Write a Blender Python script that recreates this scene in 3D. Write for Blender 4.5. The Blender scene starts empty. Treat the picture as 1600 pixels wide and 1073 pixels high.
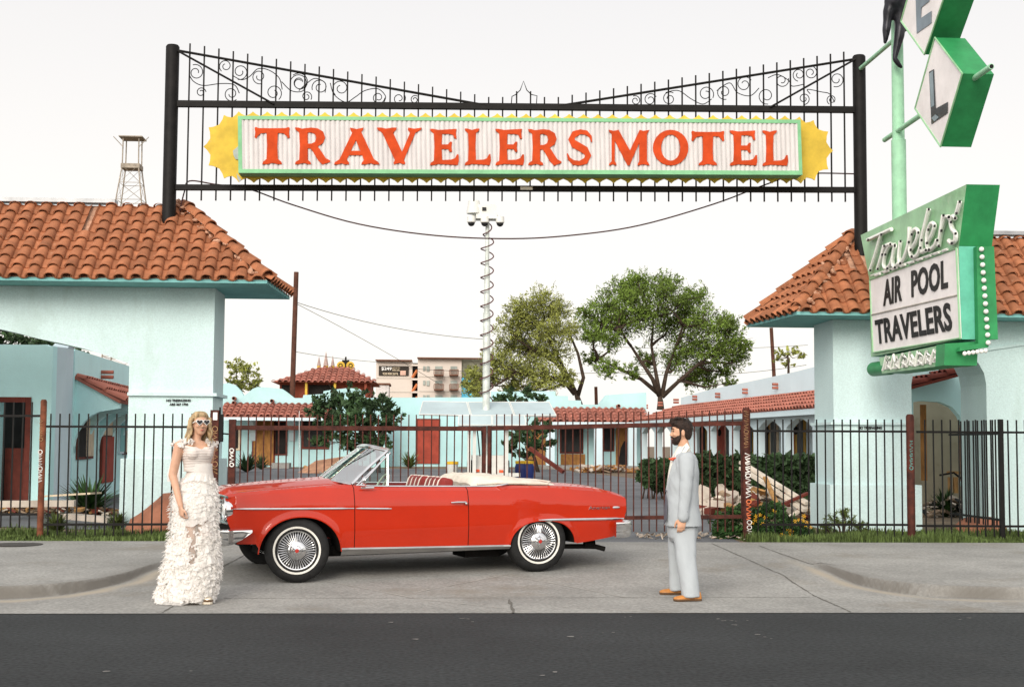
import bpy, math, random
from mathutils import Vector, Matrix, noise
from mathutils.geometry import tessellate_polygon
random.seed(7)
R_ = math.radians
SC = bpy.context.scene
COL = SC.collection
# ------------------------------------------------------------------ camera
F = 2222.2; PSI = .06; ROLL = .006; PITCH = math.atan((695-536.5)/F); H = 1.5
fv = Vector((math.sin(PSI)*math.cos(PITCH), math.cos(PSI)*math.cos(PITCH), math.sin(PITCH)))
r0 = Vector((math.cos(PSI), -math.sin(PSI), 0)); u0 = r0.cross(fv)
rv = r0*math.cos(ROLL)+u0*math.sin(ROLL); uv_ = -r0*math.sin(ROLL)+u0*math.cos(ROLL)
cd = bpy.data.cameras.new('camera'); cam = bpy.data.objects.new('camera', cd); COL.objects.link(cam)
cd.sensor_width = 36; cd.lens = 50; cd.clip_start = .1; cd.clip_end = 3000
M = Matrix.Identity(4)
for i in range(3):
    M[i][0] = rv[i]; M[i][1] = uv_[i]; M[i][2] = -fv[i]
M[2][3] = H
cam.matrix_world = M
SC.camera = cam
def ray(px, py): return fv + rv*((px-800)/F) + uv_*((536.5-py)/F)
def atY(px, py, Y):
    d = ray(px, py); t = Y/d.y; return Vector((d.x*t, Y, H+d.z*t))
def atX(px, py, X):
    d = ray(px, py); t = X/d.x; return Vector((X, d.y*t, H+d.z*t))
def atZ(px, py, Z):
    d = ray(px, py); t = (Z-H)/d.z; return Vector((d.x*t, d.y*t, Z))
# ------------------------------------------------------------------ world, sun, exposure
SUN_AZ = R_(199); SUN_EL = R_(26)      # azimuth measured clockwise from +Y: the sun stands low behind and left of the camera
sd = Vector((math.sin(SUN_AZ)*math.cos(SUN_EL), math.cos(SUN_AZ)*math.cos(SUN_EL), math.sin(SUN_EL)))
w = bpy.data.worlds.new('World'); SC.world = w; w.use_nodes = True
nt = w.node_tree; nt.nodes.clear(); N = nt.nodes.new; L = nt.links.new
out = N('ShaderNodeOutputWorld'); add = N('ShaderNodeAddShader'); L(add.outputs[0], out.inputs[0])
b1 = N('ShaderNodeBackground'); b2 = N('ShaderNodeBackground'); L(b1.outputs[0], add.inputs[0]); L(b2.outputs[0], add.inputs[1])
sky = N('ShaderNodeTexSky'); sky.sky_type = 'NISHITA'; sky.sun_disc = False; sky.sun_elevation = SUN_EL; sky.sun_rotation = SUN_AZ
sky.dust_density = 4; sky.air_density = 1.0; sky.altitude = 350
L(sky.outputs[0], b1.inputs[0]); b1.inputs[1].default_value = .012
# pale evening haze: warm near the horizon, cool higher up, brighter towards the set sun
tc = N('ShaderNodeTexCoord'); sp = N('ShaderNodeSeparateXYZ'); L(tc.outputs['Generated'], sp.inputs[0])
rp = N('ShaderNodeValToRGB'); L(sp.outputs['Z'], rp.inputs[0])
e = rp.color_ramp.elements; e[0].position = 0; e[0].color = (.78,.745,.69,1); e[1].position = .5; e[1].color = (.54,.53,.53,1)
x = e.new(.05); x.color = (.78,.75,.70,1); x = e.new(.18); x.color = (.73,.70,.665,1); x = e.new(.32); x.color = (.655,.635,.62,1)
dt = N('ShaderNodeVectorMath'); dt.operation = 'DOT_PRODUCT'; L(tc.outputs['Generated'], dt.inputs[0]); dt.inputs[1].default_value = sd
mr = N('ShaderNodeMapRange'); mr.inputs[1].default_value = .0; mr.inputs[2].default_value = 1; mr.inputs[3].default_value = 1.0; mr.inputs[4].default_value = 2.0
L(dt.outputs['Value'], mr.inputs[0])
L(rp.outputs[0], b2.inputs[0]); L(mr.outputs[0], b2.inputs[1])
sl = bpy.data.lights.new('sun', 'SUN'); sl.energy = 2.0; sl.angle = R_(30); sl.color = (1,.93,.83)
so = bpy.data.objects.new('sun', sl); COL.objects.link(so); so.location = (0,0,30)
so.rotation_euler = (-sd).to_track_quat('-Z','Y').to_euler()
vs = SC.view_settings; vs.view_transform = 'Standard'; vs.look = 'None'; vs.gamma = 1; vs.use_curve_mapping = False; vs.exposure = 0.42
SC.cycles.max_bounces = 6; SC.cycles.transparent_max_bounces = 16
# ------------------------------------------------------------------ helpers
class MB:
    def __init__(s): s.v = []; s.f = []; s.t = []; s.m = []
    def add(s, vs, fs, tint=None, mi=0):
        o = len(s.v); s.v += [tuple(a) for a in vs]
        for f in fs: s.f.append([i+o for i in f]); s.t.append(.5 if tint is None else tint); s.m.append(mi)
    def box(s, c, d, R=None, tint=None, mi=0):
        c = Vector(c); a,b,h = d[0]/2, d[1]/2, d[2]/2
        vs = [Vector((x,y,z)) for x in (-a,a) for y in (-b,b) for z in (-h,h)]
        if R is not None: vs = [R @ v for v in vs]
        s.add([v+c for v in vs], [(0,1,3,2),(4,6,7,5),(0,4,5,1),(2,3,7,6),(0,2,6,4),(1,5,7,3)], tint, mi)
    def box2(s, a, b, tint=None, mi=0):
        s.box([(a[i]+b[i])/2 for i in range(3)], [abs(b[i]-a[i]) for i in range(3)], None, tint, mi)
    def prism(s, pts, vec, tint=None, mi=0):
        n = len(pts); vec = Vector(vec); pts = [Vector(p) for p in pts]
        s.add(pts+[p+vec for p in pts], [list(range(n))[::-1], list(range(n,2*n))]+[(i,(i+1)%n,(i+1)%n+n,i+n) for i in range(n)], tint, mi)
    def loft(s, rings, cap=True, closed=True, tint=None, mi=0):
        n = len(rings[0]); vs = [p for r in rings for p in r]; fs = []
        for k in range(len(rings)-1):
            for i in range(n if closed else n-1):
                j = (i+1)%n; fs.append((k*n+i, k*n+j, (k+1)*n+j, (k+1)*n+i))
        if cap: fs.append(list(range(n))[::-1]); fs.append([(len(rings)-1)*n+i for i in range(n)])
        s.add(vs, fs, tint, mi)
    def tube(s, pts, r, n=8, cap=True, tint=None, mi=0, flat=1.0):
        pts = [Vector(p) for p in pts]; rs = r if isinstance(r, (list,tuple)) else [r]*len(pts)
        rings = []; up = None
        for i,p in enumerate(pts):
            d = (pts[min(i+1,len(pts)-1)]-pts[max(i-1,0)])
            if d.length < 1e-9: d = Vector((0,0,1))
            d.normalize()
            if up is None: up = Vector((0,0,1)) if abs(d.z) < .9 else Vector((0,1,0))
            a = d.cross(up)
            if a.length < 1e-4: a = d.orthogonal()
            a.normalize(); b = a.cross(d).normalized(); up = b
            rings.append([p+(a*math.cos(2*math.pi*k/n)+b*math.sin(2*math.pi*k/n)*flat)*rs[i] for k in range(n)])
        s.loft(rings, cap, True, tint, mi)
    def lathe(s, prof, c, ax=(0,0,1), n=24, tint=None, mi=0, cap=False):
        ax = Vector(ax).normalized(); a = ax.orthogonal().normalized(); b = ax.cross(a); c = Vector(c)
        s.loft([[c+ax*h+(a*math.cos(2*math.pi*k/n)+b*math.sin(2*math.pi*k/n))*max(r,1e-4) for k in range(n)] for r,h in prof], cap, True, tint, mi)
    def ball(s, c, r, n=12, m=8, R=None, tint=None, mi=0):
        c = Vector(c); r = (r,r,r) if not isinstance(r,(list,tuple)) else r; rings = []
        for i in range(m+1):
            th = math.pi*i/m; q = max(math.sin(th),1e-3)
            ring = [Vector((r[0]*q*math.cos(2*math.pi*k/n), r[1]*q*math.sin(2*math.pi*k/n), -r[2]*math.cos(th))) for k in range(n)]
            if R is not None: ring = [R @ v for v in ring]
            rings.append([v+c for v in ring])
        s.loft(rings, True, True, tint, mi)
    def mesh(s, name, mats, smooth=False, recalc=True):
        me = bpy.data.meshes.new(name); me.from_pydata(s.v, [], s.f)
        mats = mats if isinstance(mats,(list,tuple)) else [mats]
        for m in mats: me.materials.append(m)
        if any(s.m): me.polygons.foreach_set('material_index', s.m)
        at = me.attributes.new('tint','FLOAT','FACE'); at.data.foreach_set('value', s.t)
        if smooth: me.polygons.foreach_set('use_smooth', [True]*len(s.f))
        me.validate(); me.update()
        if recalc:
            import bmesh
            bm = bmesh.new(); bm.from_mesh(me); bmesh.ops.recalc_face_normals(bm, faces=bm.faces)
            if smooth:
                for ed in bm.edges:
                    if len(ed.link_faces) == 2 and ed.calc_face_angle(0) > .7: ed.smooth = False
            bm.to_mesh(me); bm.free()
        return me
    def build(s, name, mats, parent=None, smooth=False, recalc=True, **tags):
        o = bpy.data.objects.new(name, s.mesh(name, mats, smooth, recalc)); COL.objects.link(o)
        if parent is not None: o.parent = parent
        for k,v in tags.items(): o[k] = v
        return o
def tag(o, label=None, cat=None, group=None, kind=None):
    if label: o['label'] = label
    if cat: o['category'] = cat
    if group: o['group'] = group
    if kind: o['kind'] = kind
    return o
def empty(name, label=None, cat=None, group=None, loc=(0,0,0), rz=0):
    o = bpy.data.objects.new(name, None); COL.objects.link(o); o.location = loc; o.rotation_euler = (0,0,rz); o.empty_display_size = .1
    return tag(o, label, cat, group)
def sub(parent, loc): 
    """children are built in world space; shift their parent inverse so the empty can sit at the base"""
    parent.location = loc
    for c in parent.children: c.matrix_parent_inverse = Matrix.Translation(-Vector(loc))
def copy_tree(o, parent=None):
    c = o.copy(); COL.objects.link(c)
    if parent is not None: c.parent = parent
    for ch in list(o.children): copy_tree(ch, c)
    return c
def mat(name, col, rough=.6, metal=0, var=.12, vs=3., bump=0, bs=60., spec=.3, coat=0, tint=0, trans=0, stain=None, emit=None, col2=None, alpha=1, coords='Object', stretch=(1,1,1), fine=0):
    m = bpy.data.materials.new(name); m.use_nodes = True; t = m.node_tree; n = t.nodes; l = t.links
    p = n['Principled BSDF']; p.inputs['Roughness'].default_value = rough; p.inputs['Metallic'].default_value = metal
    p.inputs['Specular IOR Level'].default_value = spec; p.inputs['Coat Weight'].default_value = coat; p.inputs['Coat Roughness'].default_value = .03
    if trans: p.inputs['Transmission Weight'].default_value = trans
    if alpha < 1: p.inputs['Alpha'].default_value = alpha
    tc = n.new('ShaderNodeTexCoord'); mp = n.new('ShaderNodeMapping'); l.new(tc.outputs[coords], mp.inputs[0]); mp.inputs['Scale'].default_value = stretch
    no = n.new('ShaderNodeTexNoise'); no.inputs['Scale'].default_value = vs; no.inputs['Detail'].default_value = 5; no.inputs['Roughness'].default_value = .65; l.new(mp.outputs[0], no.inputs['Vector'])
    c2 = col2 or tuple(c*(1-2*var) for c in col); c1 = col if col2 else tuple(min(1,c*(1+2*var)) for c in col)
    mx = n.new('ShaderNodeMix'); mx.data_type = 'RGBA'; mx.inputs[6].default_value = (*c2,1); mx.inputs[7].default_value = (*c1,1)
    r = n.new('ShaderNodeMapRange'); r.inputs[1].default_value = .3; r.inputs[2].default_value = .7; l.new(no.outputs[0], r.inputs[0]); l.new(r.outputs[0], mx.inputs[0])
    cur = mx.outputs[2]
    if fine:
        n2 = n.new('ShaderNodeTexNoise'); n2.inputs['Scale'].default_value = bs*1.3; n2.inputs['Detail'].default_value = 3; l.new(tc.outputs[coords], n2.inputs['Vector'])
        r2 = n.new('ShaderNodeMapRange'); r2.inputs[1].default_value = .35; r2.inputs[2].default_value = .65; r2.inputs[3].default_value = 1-fine; r2.inputs[4].default_value = 1+fine; l.new(n2.outputs[0], r2.inputs[0])
        h = n.new('ShaderNodeVectorMath'); h.operation = 'SCALE'; l.new(cur, h.inputs[0]); l.new(r2.outputs[0], h.inputs[3]); cur = h.outputs[0]
    if tint:
        a = n.new('ShaderNodeAttribute'); a.attribute_name = 'tint'
        r2 = n.new('ShaderNodeMapRange'); r2.inputs[3].default_value = 1-tint; r2.inputs[4].default_value = 1+tint; l.new(a.outputs['Fac'], r2.inputs[0])
        h = n.new('ShaderNodeVectorMath'); h.operation = 'SCALE'; l.new(cur, h.inputs[0]); l.new(r2.outputs[0], h.inputs[3]); cur = h.outputs[0]
    if stain:
        sc, thr, amt, ss = stain
        n3 = n.new('ShaderNodeTexNoise'); n3.inputs['Scale'].default_value = ss; n3.inputs['Detail'].default_value = 8; n3.inputs['Roughness'].default_value = .7; l.new(mp.outputs[0], n3.inputs['Vector'])
        r3 = n.new('ShaderNodeMapRange'); r3.inputs[1].default_value = thr; r3.inputs[2].default_value = thr+.12; r3.inputs[4].default_value = amt; l.new(n3.outputs[0], r3.inputs[0])
        m3 = n.new('ShaderNodeMix'); m3.data_type = 'RGBA'; l.new(r3.outputs[0], m3.inputs[0]); l.new(cur, m3.inputs[6]); m3.inputs[7].default_value = (*sc,1); cur = m3.outputs[2]
    l.new(cur, p.inputs['Base Color'])
    if bump:
        nb = n.new('ShaderNodeTexNoise'); nb.inputs['Scale'].default_value = bs; nb.inputs['Detail'].default_value = 4; l.new(tc.outputs[coords], nb.inputs['Vector'])
        bp = n.new('ShaderNodeBump'); bp.inputs['Strength'].default_value = bump; bp.inputs['Distance'].default_value = .01; l.new(nb.outputs[0], bp.inputs['Height']); l.new(bp.outputs[0], p.inputs['Normal'])
    if emit: p.inputs['Emission Color'].default_value = (*emit[:3],1); p.inputs['Emission Strength'].default_value = emit[3]
    return m
def glyph(mb, loops, fmap, depth, tint=None):
    """flat letter from 2-D loops (first outer, rest holes), fmap(u, v, w) -> 3-D"""
    tris = tessellate_polygon([[Vector((a,b,0)) for a,b in lp] for lp in loops])
    pts = [p for lp in loops for p in lp]; n = len(pts)
    vs = [fmap(a,b,depth) for a,b in pts]+[fmap(a,b,0) for a,b in pts]; fs = [tuple(t) for t in tris]
    o = 0
    for lp in loops:
        k = len(lp)
        for i in range(k): fs.append((o+i, o+(i+1)%k, o+(i+1)%k+n, o+i+n))
        o += k
    mb.add(vs, fs, tint)
def text_geo(body, offset=0.0, spacing=1.0, extrude=.5):
    cu = bpy.data.curves.new('t','FONT'); cu.body = body; cu.offset = offset; cu.space_character = spacing; cu.extrude = extrude; cu.resolution_u = 3
    o = bpy.data.objects.new('t', cu); COL.objects.link(o)
    bpy.context.view_layer.update()
    me = o.evaluated_get(bpy.context.evaluated_depsgraph_get()).to_mesh()
    vs = [v.co.copy() for v in me.vertices]; fs = [tuple(p.vertices) for p in me.polygons]
    o.to_mesh_clear() if False else None
    bpy.data.objects.remove(o); bpy.data.curves.remove(cu)
    if not vs: return [], [], (0,0,1,1)
    bb = (min(v.x for v in vs), min(v.y for v in vs), max(v.x for v in vs), max(v.y for v in vs))
    return vs, fs, bb
def put_text(mb, body, P00, P10, P01, thick, offset=.0, spacing=1.0):
    """text fitted in the parallelogram P00 (bottom left), P10 (bottom right), P01 (top left)"""
    vs, fs, bb = text_geo(body, offset, spacing)
    P00,P10,P01 = Vector(P00),Vector(P10),Vector(P01); n = (P10-P00).cross(P01-P00).normalized()*thick
    mb.add([P00+(P10-P00)*((v.x-bb[0])/(bb[2]-bb[0]))+(P01-P00)*((v.y-bb[1])/(bb[3]-bb[1]))+n*(v.z+.5) for v in vs], fs)
def evalmesh(o, name):
    bpy.context.view_layer.update()
    me = bpy.data.meshes.new_from_object(o.evaluated_get(bpy.context.evaluated_depsgraph_get())); me.name = name
    return me
def lerp(a,b,t): return a+(b-a)*t
def sm(t): t = max(0,min(1,t)); return t*t*(3-2*t)
def interp(tab, x):
    if x <= tab[0][0]: return tab[0][1]
    for (a,b),(c,d) in zip(tab, tab[1:]):
        if x <= c: return b+(d-b)*(x-a)/(c-a)
    return tab[-1][1]
# ------------------------------------------------------------------ materials of the place
m_asph = mat('asphalt', (.024,.0265,.0275), .9, var=.14, vs=.5, bump=.6, bs=22, fine=.4, stain=((.045,.046,.045),.57,.5,.35))
m_asph2 = mat('court_asphalt', (.125,.13,.138), .9, var=.15, vs=.8, bump=.3, bs=60, fine=.25)
m_conc = mat('concrete', (.268,.263,.246), .9, var=.10, vs=.9, bump=.3, bs=24, fine=.17, stain=((.19,.165,.13),.54,.6,.55))
m_joint = mat('joint_dirt', (.13,.122,.108), .95)
m_chalk = mat('scratch', (.42,.40,.36), .95)
m_earth = mat('earth', (.16,.12,.08), .95, var=.2, vs=2, bump=.6, bs=30, fine=.25)
m_wall = mat('turquoise_stucco', (.565,.715,.715), .9, var=.035, vs=.7, bump=.7, bs=38, stain=((.44,.56,.53),.56,.5,1.1), fine=.06, stretch=(1.6,1.6,.55))
m_walln = mat('shade_lifted_stucco', (.56,.86,.86), .9, var=.04, vs=.6, bump=.4, bs=30, stain=((.48,.60,.56),.6,.5,1.5))  # motel turquoise lightened in its colour to offset the shade behind the gatehouses
m_wallf = mat('turquoise_stucco_motel', (.42,.65,.665), .9, var=.06, vs=.5, bump=.3, bs=20, stain=((.38,.52,.5),.58,.5,1.1))
m_wallw = mat('pale_blue_stucco', (.60,.73,.78), .9, var=.03, vs=.5, bump=.3, bs=20, stain=((.52,.60,.60),.62,.5,1.4))
m_teal = mat('teal_soffit', (.20,.47,.46), .8, var=.06, vs=2)
m_tile = mat('clay_tile', (.33,.125,.058), .85, var=.13, vs=7, bump=.4, bs=50, tint=.20, stain=((.52,.30,.19),.60,.6,9))
m_mortar = mat('mortar', (.46,.26,.17), .95, var=.2, vs=9, bump=.8, bs=30)
m_tile2 = mat('pink_clay_tile', (.36,.13,.092), .85, var=.12, vs=2, tint=.2)
m_black = mat('black_iron', (.006,.005,.0045), .6, var=.3, vs=8, spec=.2)
m_rust = mat('rusty_brown_iron', (.060,.014,.008), .75, var=.3, vs=9, bump=.3, bs=60)
m_rustp = mat('rusted_post', (.14,.045,.022), .85, var=.3, vs=8, bump=.4, bs=60)
m_white = mat('white_paint', (.78,.77,.74), .5, var=.03)
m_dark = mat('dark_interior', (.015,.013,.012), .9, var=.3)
m_wood = mat('bare_wood', (.36,.20,.075), .85, var=.2, vs=4, stretch=(6,6,1))
m_ply = mat('plywood', (.30,.14,.04), .8, var=.22, vs=3, stretch=(3,3,1))
m_brown = mat('brown_door', (.13,.025,.015), .7, var=.2, vs=4)
m_cream = mat('cream_board', (.60,.50,.36), .8, var=.12, vs=4)
m_steel = mat('grey_steel', (.35,.36,.37), .5, .6)
def zd(Y): return interp([(12.82,0),(13.5,.02),(14.74,.075),(15.5,.125),(17,.185),(18.7,.235),(35,.4),(60,.6),(400,.6)], Y)
def zs(Y): return interp([(12.82,0),(13.74,.02),(13.745,.13),(18.7,.235),(35,.4)], Y)
KL = [(-70,13.70),(-9,13.70),(-5.2,13.71),(-4.5,13.74),(-4.1,13.80),(-3.75,13.90),(-3.5,14.05),(-3.3,14.30),(-3.15,14.6),(-3.04,14.95),(-2.98,15.4),(-2.9,16.0),(-2.3,17.6),(-1.8,19.5)]
KR = [(70,13.70),(11,13.70),(6.6,13.70),(6.0,13.73),(5.5,13.80),(5.1,13.92),(4.85,14.08),(4.65,14.35),(4.53,14.7),(4.48,15.2),(4.46,15.8),(4.4,17.4),(4.3,19.5)]


def bdist(X, Y):
    """how far inside the raised pavement (positive) the point lies"""
    if Y < 13.6: return -1
    best = 9
    for K in (KL,KR):
        for (a,b),(c,d) in zip(K,K[1:]):
            vx,vy = c-a,d-b; t = max(0,min(1,((X-a)*vx+(Y-b)*vy)/(vx*vx+vy*vy))); q = math.hypot(X-a-vx*t,Y-b-vy*t)
            if q < best: best = q; s_ = 1 if (vx*(Y-b)-vy*(X-a))*(1 if K is KL else -1) > 0 else -1
    return best*s_
def zp(X, Y):
    gutter = zd(Y); d = bdist(X, Y) if (X < -1 or X > 4) else -1
    t = sm(d/.04) if d > 0 else 0
    if X < -3 or X > 4.3:   # the gutter pan beside the kerb stays low
        g = interp([(12.82,0),(13.7,.015),(15.2,.06),(17,.185),(18.7,.235)], Y)
        gutter = lerp(gutter, g, sm(max(-3-X, X-4.3)/.8))
    return lerp(gutter, max(zs(max(Y,13.76)), gutter), t)
# ground: one sheet to the horizon
mb = MB(); ys = [-200,-20,8,12.5,12.8,18.5,18.75,22,30,45,60,100,200,500,1500]; xs = [-900,-200,-60,-20,-8,0,8,20,60,200,900]
def zg(Y): return -.03 if Y < 12.6 else (-.06 if Y < 18.6 else zd(min(Y,60))-.02)
vs_ = [(X,Y,zg(Y)) for Y in ys for X in xs]; n = len(xs)
mb.add(vs_, [(j*n+i,j*n+i+1,(j+1)*n+i+1,(j+1)*n+i) for j in range(len(ys)-1) for i in range(n-1)])
mb.build('ground', m_earth, kind='structure', recalc=False)
mb = MB(); mb.add([(-300,-60,0),(300,-60,0),(300,12.83,0),(-300,12.83,0)],[(0,1,2,3)]); mb.build('road', m_asph, kind='structure', recalc=False)
m_fleck = mat('pale_fleck', (.17,.165,.155), .9, var=.3, vs=9); mb = MB(); random.seed(33)
for px,py,n_ in ((609,971,1),(728,969,3),(1132,967,4),(1160,972,3),(905,998,2),(945,985,2),(1195,995,3),(1505,964,2),(300,1050,1),(860,1055,2),(160,1045,1),(640,1000,1),(985,968,2)):
    for _ in range(n_):
        q = atZ(px+random.uniform(-14,14),py+random.uniform(-5,5),0); r_ = random.uniform(.006,.022); mb.add([(q.x+r_*1.6*math.cos(a)*random.uniform(.5,1.2),q.y+r_*math.sin(a)*random.uniform(.6,2.0),.005) for a in [k*1.047 for k in range(6)]],[tuple(range(6))])
mb.build('road_flecks', m_fleck, kind='structure', recalc=False)
# pavement, kerbs and driveway apron: one cast concrete sheet
mb = MB()
ys = [12.83]+[12.9+.15*i for i in range(6)]+[13.7+.018*i for i in range(16)]+[14.0+.06*i for i in range(40)]+[16.4+.12*i for i in range(20)]
ys = sorted(set(round(y,4) for y in ys)); xs = [-60,-25,-14]+[-9+.06*i for i in range(50)]+[-6+.03*i for i in range(120)]+[-2.4+.06*i for i in range(110)]+[4.2+.03*i for i in range(110)]+[7.5+.06*i for i in range(55)]+[12,18,30,60]; xs = sorted(xs)
n = len(xs); vs_ = [(X,Y,(0.004 if Y < 12.85 else zp(X,Y)+.006)) for Y in ys for X in xs]
mb.add(vs_, [(j*n+i,j*n+i+1,(j+1)*n+i+1,(j+1)*n+i) for j in range(len(ys)-1) for i in range(n-1)])
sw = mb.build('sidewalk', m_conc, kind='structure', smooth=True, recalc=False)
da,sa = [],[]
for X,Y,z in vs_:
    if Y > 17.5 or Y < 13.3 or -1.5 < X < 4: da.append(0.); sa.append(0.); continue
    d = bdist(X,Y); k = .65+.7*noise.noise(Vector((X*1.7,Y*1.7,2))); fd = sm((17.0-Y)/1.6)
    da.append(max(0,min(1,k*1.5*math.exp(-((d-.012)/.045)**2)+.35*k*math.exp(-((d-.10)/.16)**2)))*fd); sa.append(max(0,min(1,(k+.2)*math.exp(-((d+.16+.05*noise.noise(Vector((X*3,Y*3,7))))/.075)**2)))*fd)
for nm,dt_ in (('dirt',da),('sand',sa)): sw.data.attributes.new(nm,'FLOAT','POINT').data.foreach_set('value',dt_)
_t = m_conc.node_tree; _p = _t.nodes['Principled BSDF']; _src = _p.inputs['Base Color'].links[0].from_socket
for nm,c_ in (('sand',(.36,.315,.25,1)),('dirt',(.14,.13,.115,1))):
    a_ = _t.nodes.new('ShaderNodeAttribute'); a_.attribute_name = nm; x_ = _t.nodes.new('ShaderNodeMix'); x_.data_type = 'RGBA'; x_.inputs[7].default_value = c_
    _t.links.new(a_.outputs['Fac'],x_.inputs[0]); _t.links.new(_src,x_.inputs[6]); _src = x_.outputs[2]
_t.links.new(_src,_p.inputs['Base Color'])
def strip(mb, pts, wd, off=.004, sub_=14, jit=.0):
    """thin strip laid on the pavement through picture points"""
    P = []
    for a,b in zip(pts, pts[1:]):
        for k in range(sub_): P.append((lerp(a[0],b[0],k/sub_), lerp(a[1],b[1],k/sub_)))
    P.append(pts[-1]); Q = []
    for p in P:
        q = atZ(p[0],p[1],.1)
        for _ in range(4): q = atZ(p[0],p[1],zp(q.x,q.y)+.006)
        Q.append(Vector((q.x+random.uniform(-jit,jit),q.y+random.uniform(-jit,jit),0)))
    vs_ = []
    for i,q in enumerate(Q):
        d = Q[min(i+1,len(Q)-1)]-Q[max(i-1,0)]; s = Vector((-d.y,d.x,0)).normalized()*wd/2*(1 if not jit else random.uniform(.4,1.4))
        for e_ in (q+s,q-s): vs_.append((e_.x,e_.y,zp(e_.x,e_.y)+.006+off))
    mb.add(vs_, [(2*i,2*i+1,2*i+3,2*i+2) for i in range(len(Q)-1)])
mb = MB()
for pts,wd in [([(405,856),(347,886),(283,939),(253,957)],.014),([(1112,849),(1225,900),(1272,930),(1330,956)],.016),([(1187,853),(1307,898)],.014),
    ([(1060,862),(1187,856)],.0)]:
    if wd: strip(mb, pts, wd, jit=.004)
strip(mb, [(350,934),(1270,932.5)], .010, sub_=60, jit=.003)
strip(mb, [(795,936),(799,944),(802,957)], .03, jit=.008, sub_=5)
mb.build('pavement_joint', m_joint, kind='structure', recalc=False)
mb = MB()
for pts in [[(508,907),(653,935),(794,951)],[(653,924),(735,908),(821,893)],[(735,890),(850,908),(979,933)],[(880,948),(1010,955)]]: strip(mb, pts, .012, jit=.006)
mb.build('scratch_line', m_chalk, kind='structure', recalc=False)
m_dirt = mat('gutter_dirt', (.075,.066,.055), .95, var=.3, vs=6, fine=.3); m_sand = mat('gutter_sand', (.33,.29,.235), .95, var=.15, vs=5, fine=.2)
# the yard behind the fence: asphalt court
mb = MB(); ys = [18.75,20,22,25,30,40,50,62,75]
def court_x(Y): return (interp([(18.75,-1.9),(21,-2.6),(23,-12),(75,-30)],Y), interp([(18.75,4.2),(21,4.3),(27,5.6),(40,7.2),(62,4.5),(75,4)],Y))
for a,b in zip(ys,ys[1:]):
    l0,r0_ = court_x(a); l1,r1 = court_x(b); mb.add([(l0,a,zd(a)-.012),(r0_,a,zd(a)-.012),(r1,b,zd(b)-.012),(l1,b,zd(b)-.012)],[(0,1,2,3)])
mb.build('court_ground', m_asph2, kind='structure', recalc=False)
# grass strip, thin clumps of blades
m_grass = mat('grass_blades', (.085,.125,.032), .8, var=.25, vs=1.2, tint=.4)
def blades(mb, n, region, hmin, hmax, wd=.008, lean=.5):
    for _ in range(n):
        X,Y = region()
        z = zd(Y)-.02; h = random.uniform(hmin,hmax)*(.5+noise.noise(Vector((X*1.3,Y*1.3,0)))+.3); h = max(h,.015)
        a = random.uniform(0,6.28); l = random.uniform(0,lean)*h; dx,dy = math.cos(a),math.sin(a)
        s = wd*random.uniform(.6,1.6)
        mb.add([(X-dy*s,Y+dx*s,z),(X+dy*s,Y-dx*s,z),(X+dx*l*.4+dy*s*.7,Y+dy*l*.4-dx*s*.7,z+h*.6),(X+dx*l,Y+dy*l,z+h),(X+dx*l*.4-dy*s*.7,Y+dy*l*.4+dx*s*.7,z+h*.6)], [(0,1,2,4),(4,2,3)], random.random())
mb = MB()
def rl():
    while 1:
        X = random.uniform(-7.5,-1.75); Y = 18.72+abs(random.gauss(0,.9))
        if X < -1.9-(Y-18.7)*.4: return X,Y
def rr():
    while 1:
        X = random.uniform(4.3,10.0); Y = 18.72+abs(random.gauss(0,1.0))
        if Y < 21.1: return X,Y
blades(mb, 15000, rl, .04, .13); blades(mb, 17000, rr, .04, .14)
mb.build('grass', m_grass, kind='stuff', recalc=False)
# ------------------------------------------------------------------ tiled roofs
def tile_row(mb, O, u, v, w, k_u, v0, v1, course=.26, r=.092, seg=7, simple=False, tints=True):
    """one column of barrel tiles running up the slope"""
    O,u,v,w = map(Vector,(O,u,v,w)); vv = v0; wob = random.uniform(-.008,.008)
    while vv < v1-.04:
        L_ = min(course+.05, v1-vv); t = random.random(); kk = k_u+wob+random.uniform(-.006,.006); ra = r*random.uniform(.96,1.05); rb = ra*.82
        h0 = .035+random.uniform(0,.01); h1 = .004; rings = []
        for (vp, rr, hh) in ((vv,ra-.016,h0-.0),(vv,ra,h0),(vv+L_*.5,(ra+rb)/2,(h0+h1)/2),(vv+L_,rb,h1)):
            rings.append([O+u*(kk+rr*math.cos(math.pi*i/seg))+v*vp+w*(hh+rr*.78*math.sin(math.pi*i/seg)) for i in range(seg+1)])
        mb.loft(rings, False, False, t)
        vv += course
def pan_row(mb, O, u, v, w, k_u, v0, v1, course=.26, r=.075, seg=4):
    O,u,v,w = map(Vector,(O,u,v,w)); vv = v0
    while vv < v1-.04:
        L_ = min(course+.03, v1-vv); t = random.random(); rings = []
        for vp,hh in ((vv,.012),(vv,.036),(vv+L_,.018)):
            rings.append([O+u*(k_u+r*math.cos(math.pi*i/seg))+v*vp+w*(hh+.03-.05*math.sin(math.pi*i/seg)) for i in range(seg+1)])
        mb.loft(rings, False, False, t); vv += course
def tile_slope(mb, O, u, v, w, ulen, vlim, sp=.245, v0=-.05, skip=None, **k):
    n = int(ulen/sp)
    for i in range(n+1):
        ku = sp*(i+.5)
        if ku > ulen+.05: break
        pan_row(mb, O, u, v, w, ku+sp/2, v0+.02, vlim(ku+sp/2))
        if skip and skip(i): 
            tile_row(mb, O, u, v, w, ku, v0, skip(i)); continue
        tile_row(mb, O, u, v, w, ku, v0, vlim(ku))
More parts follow.
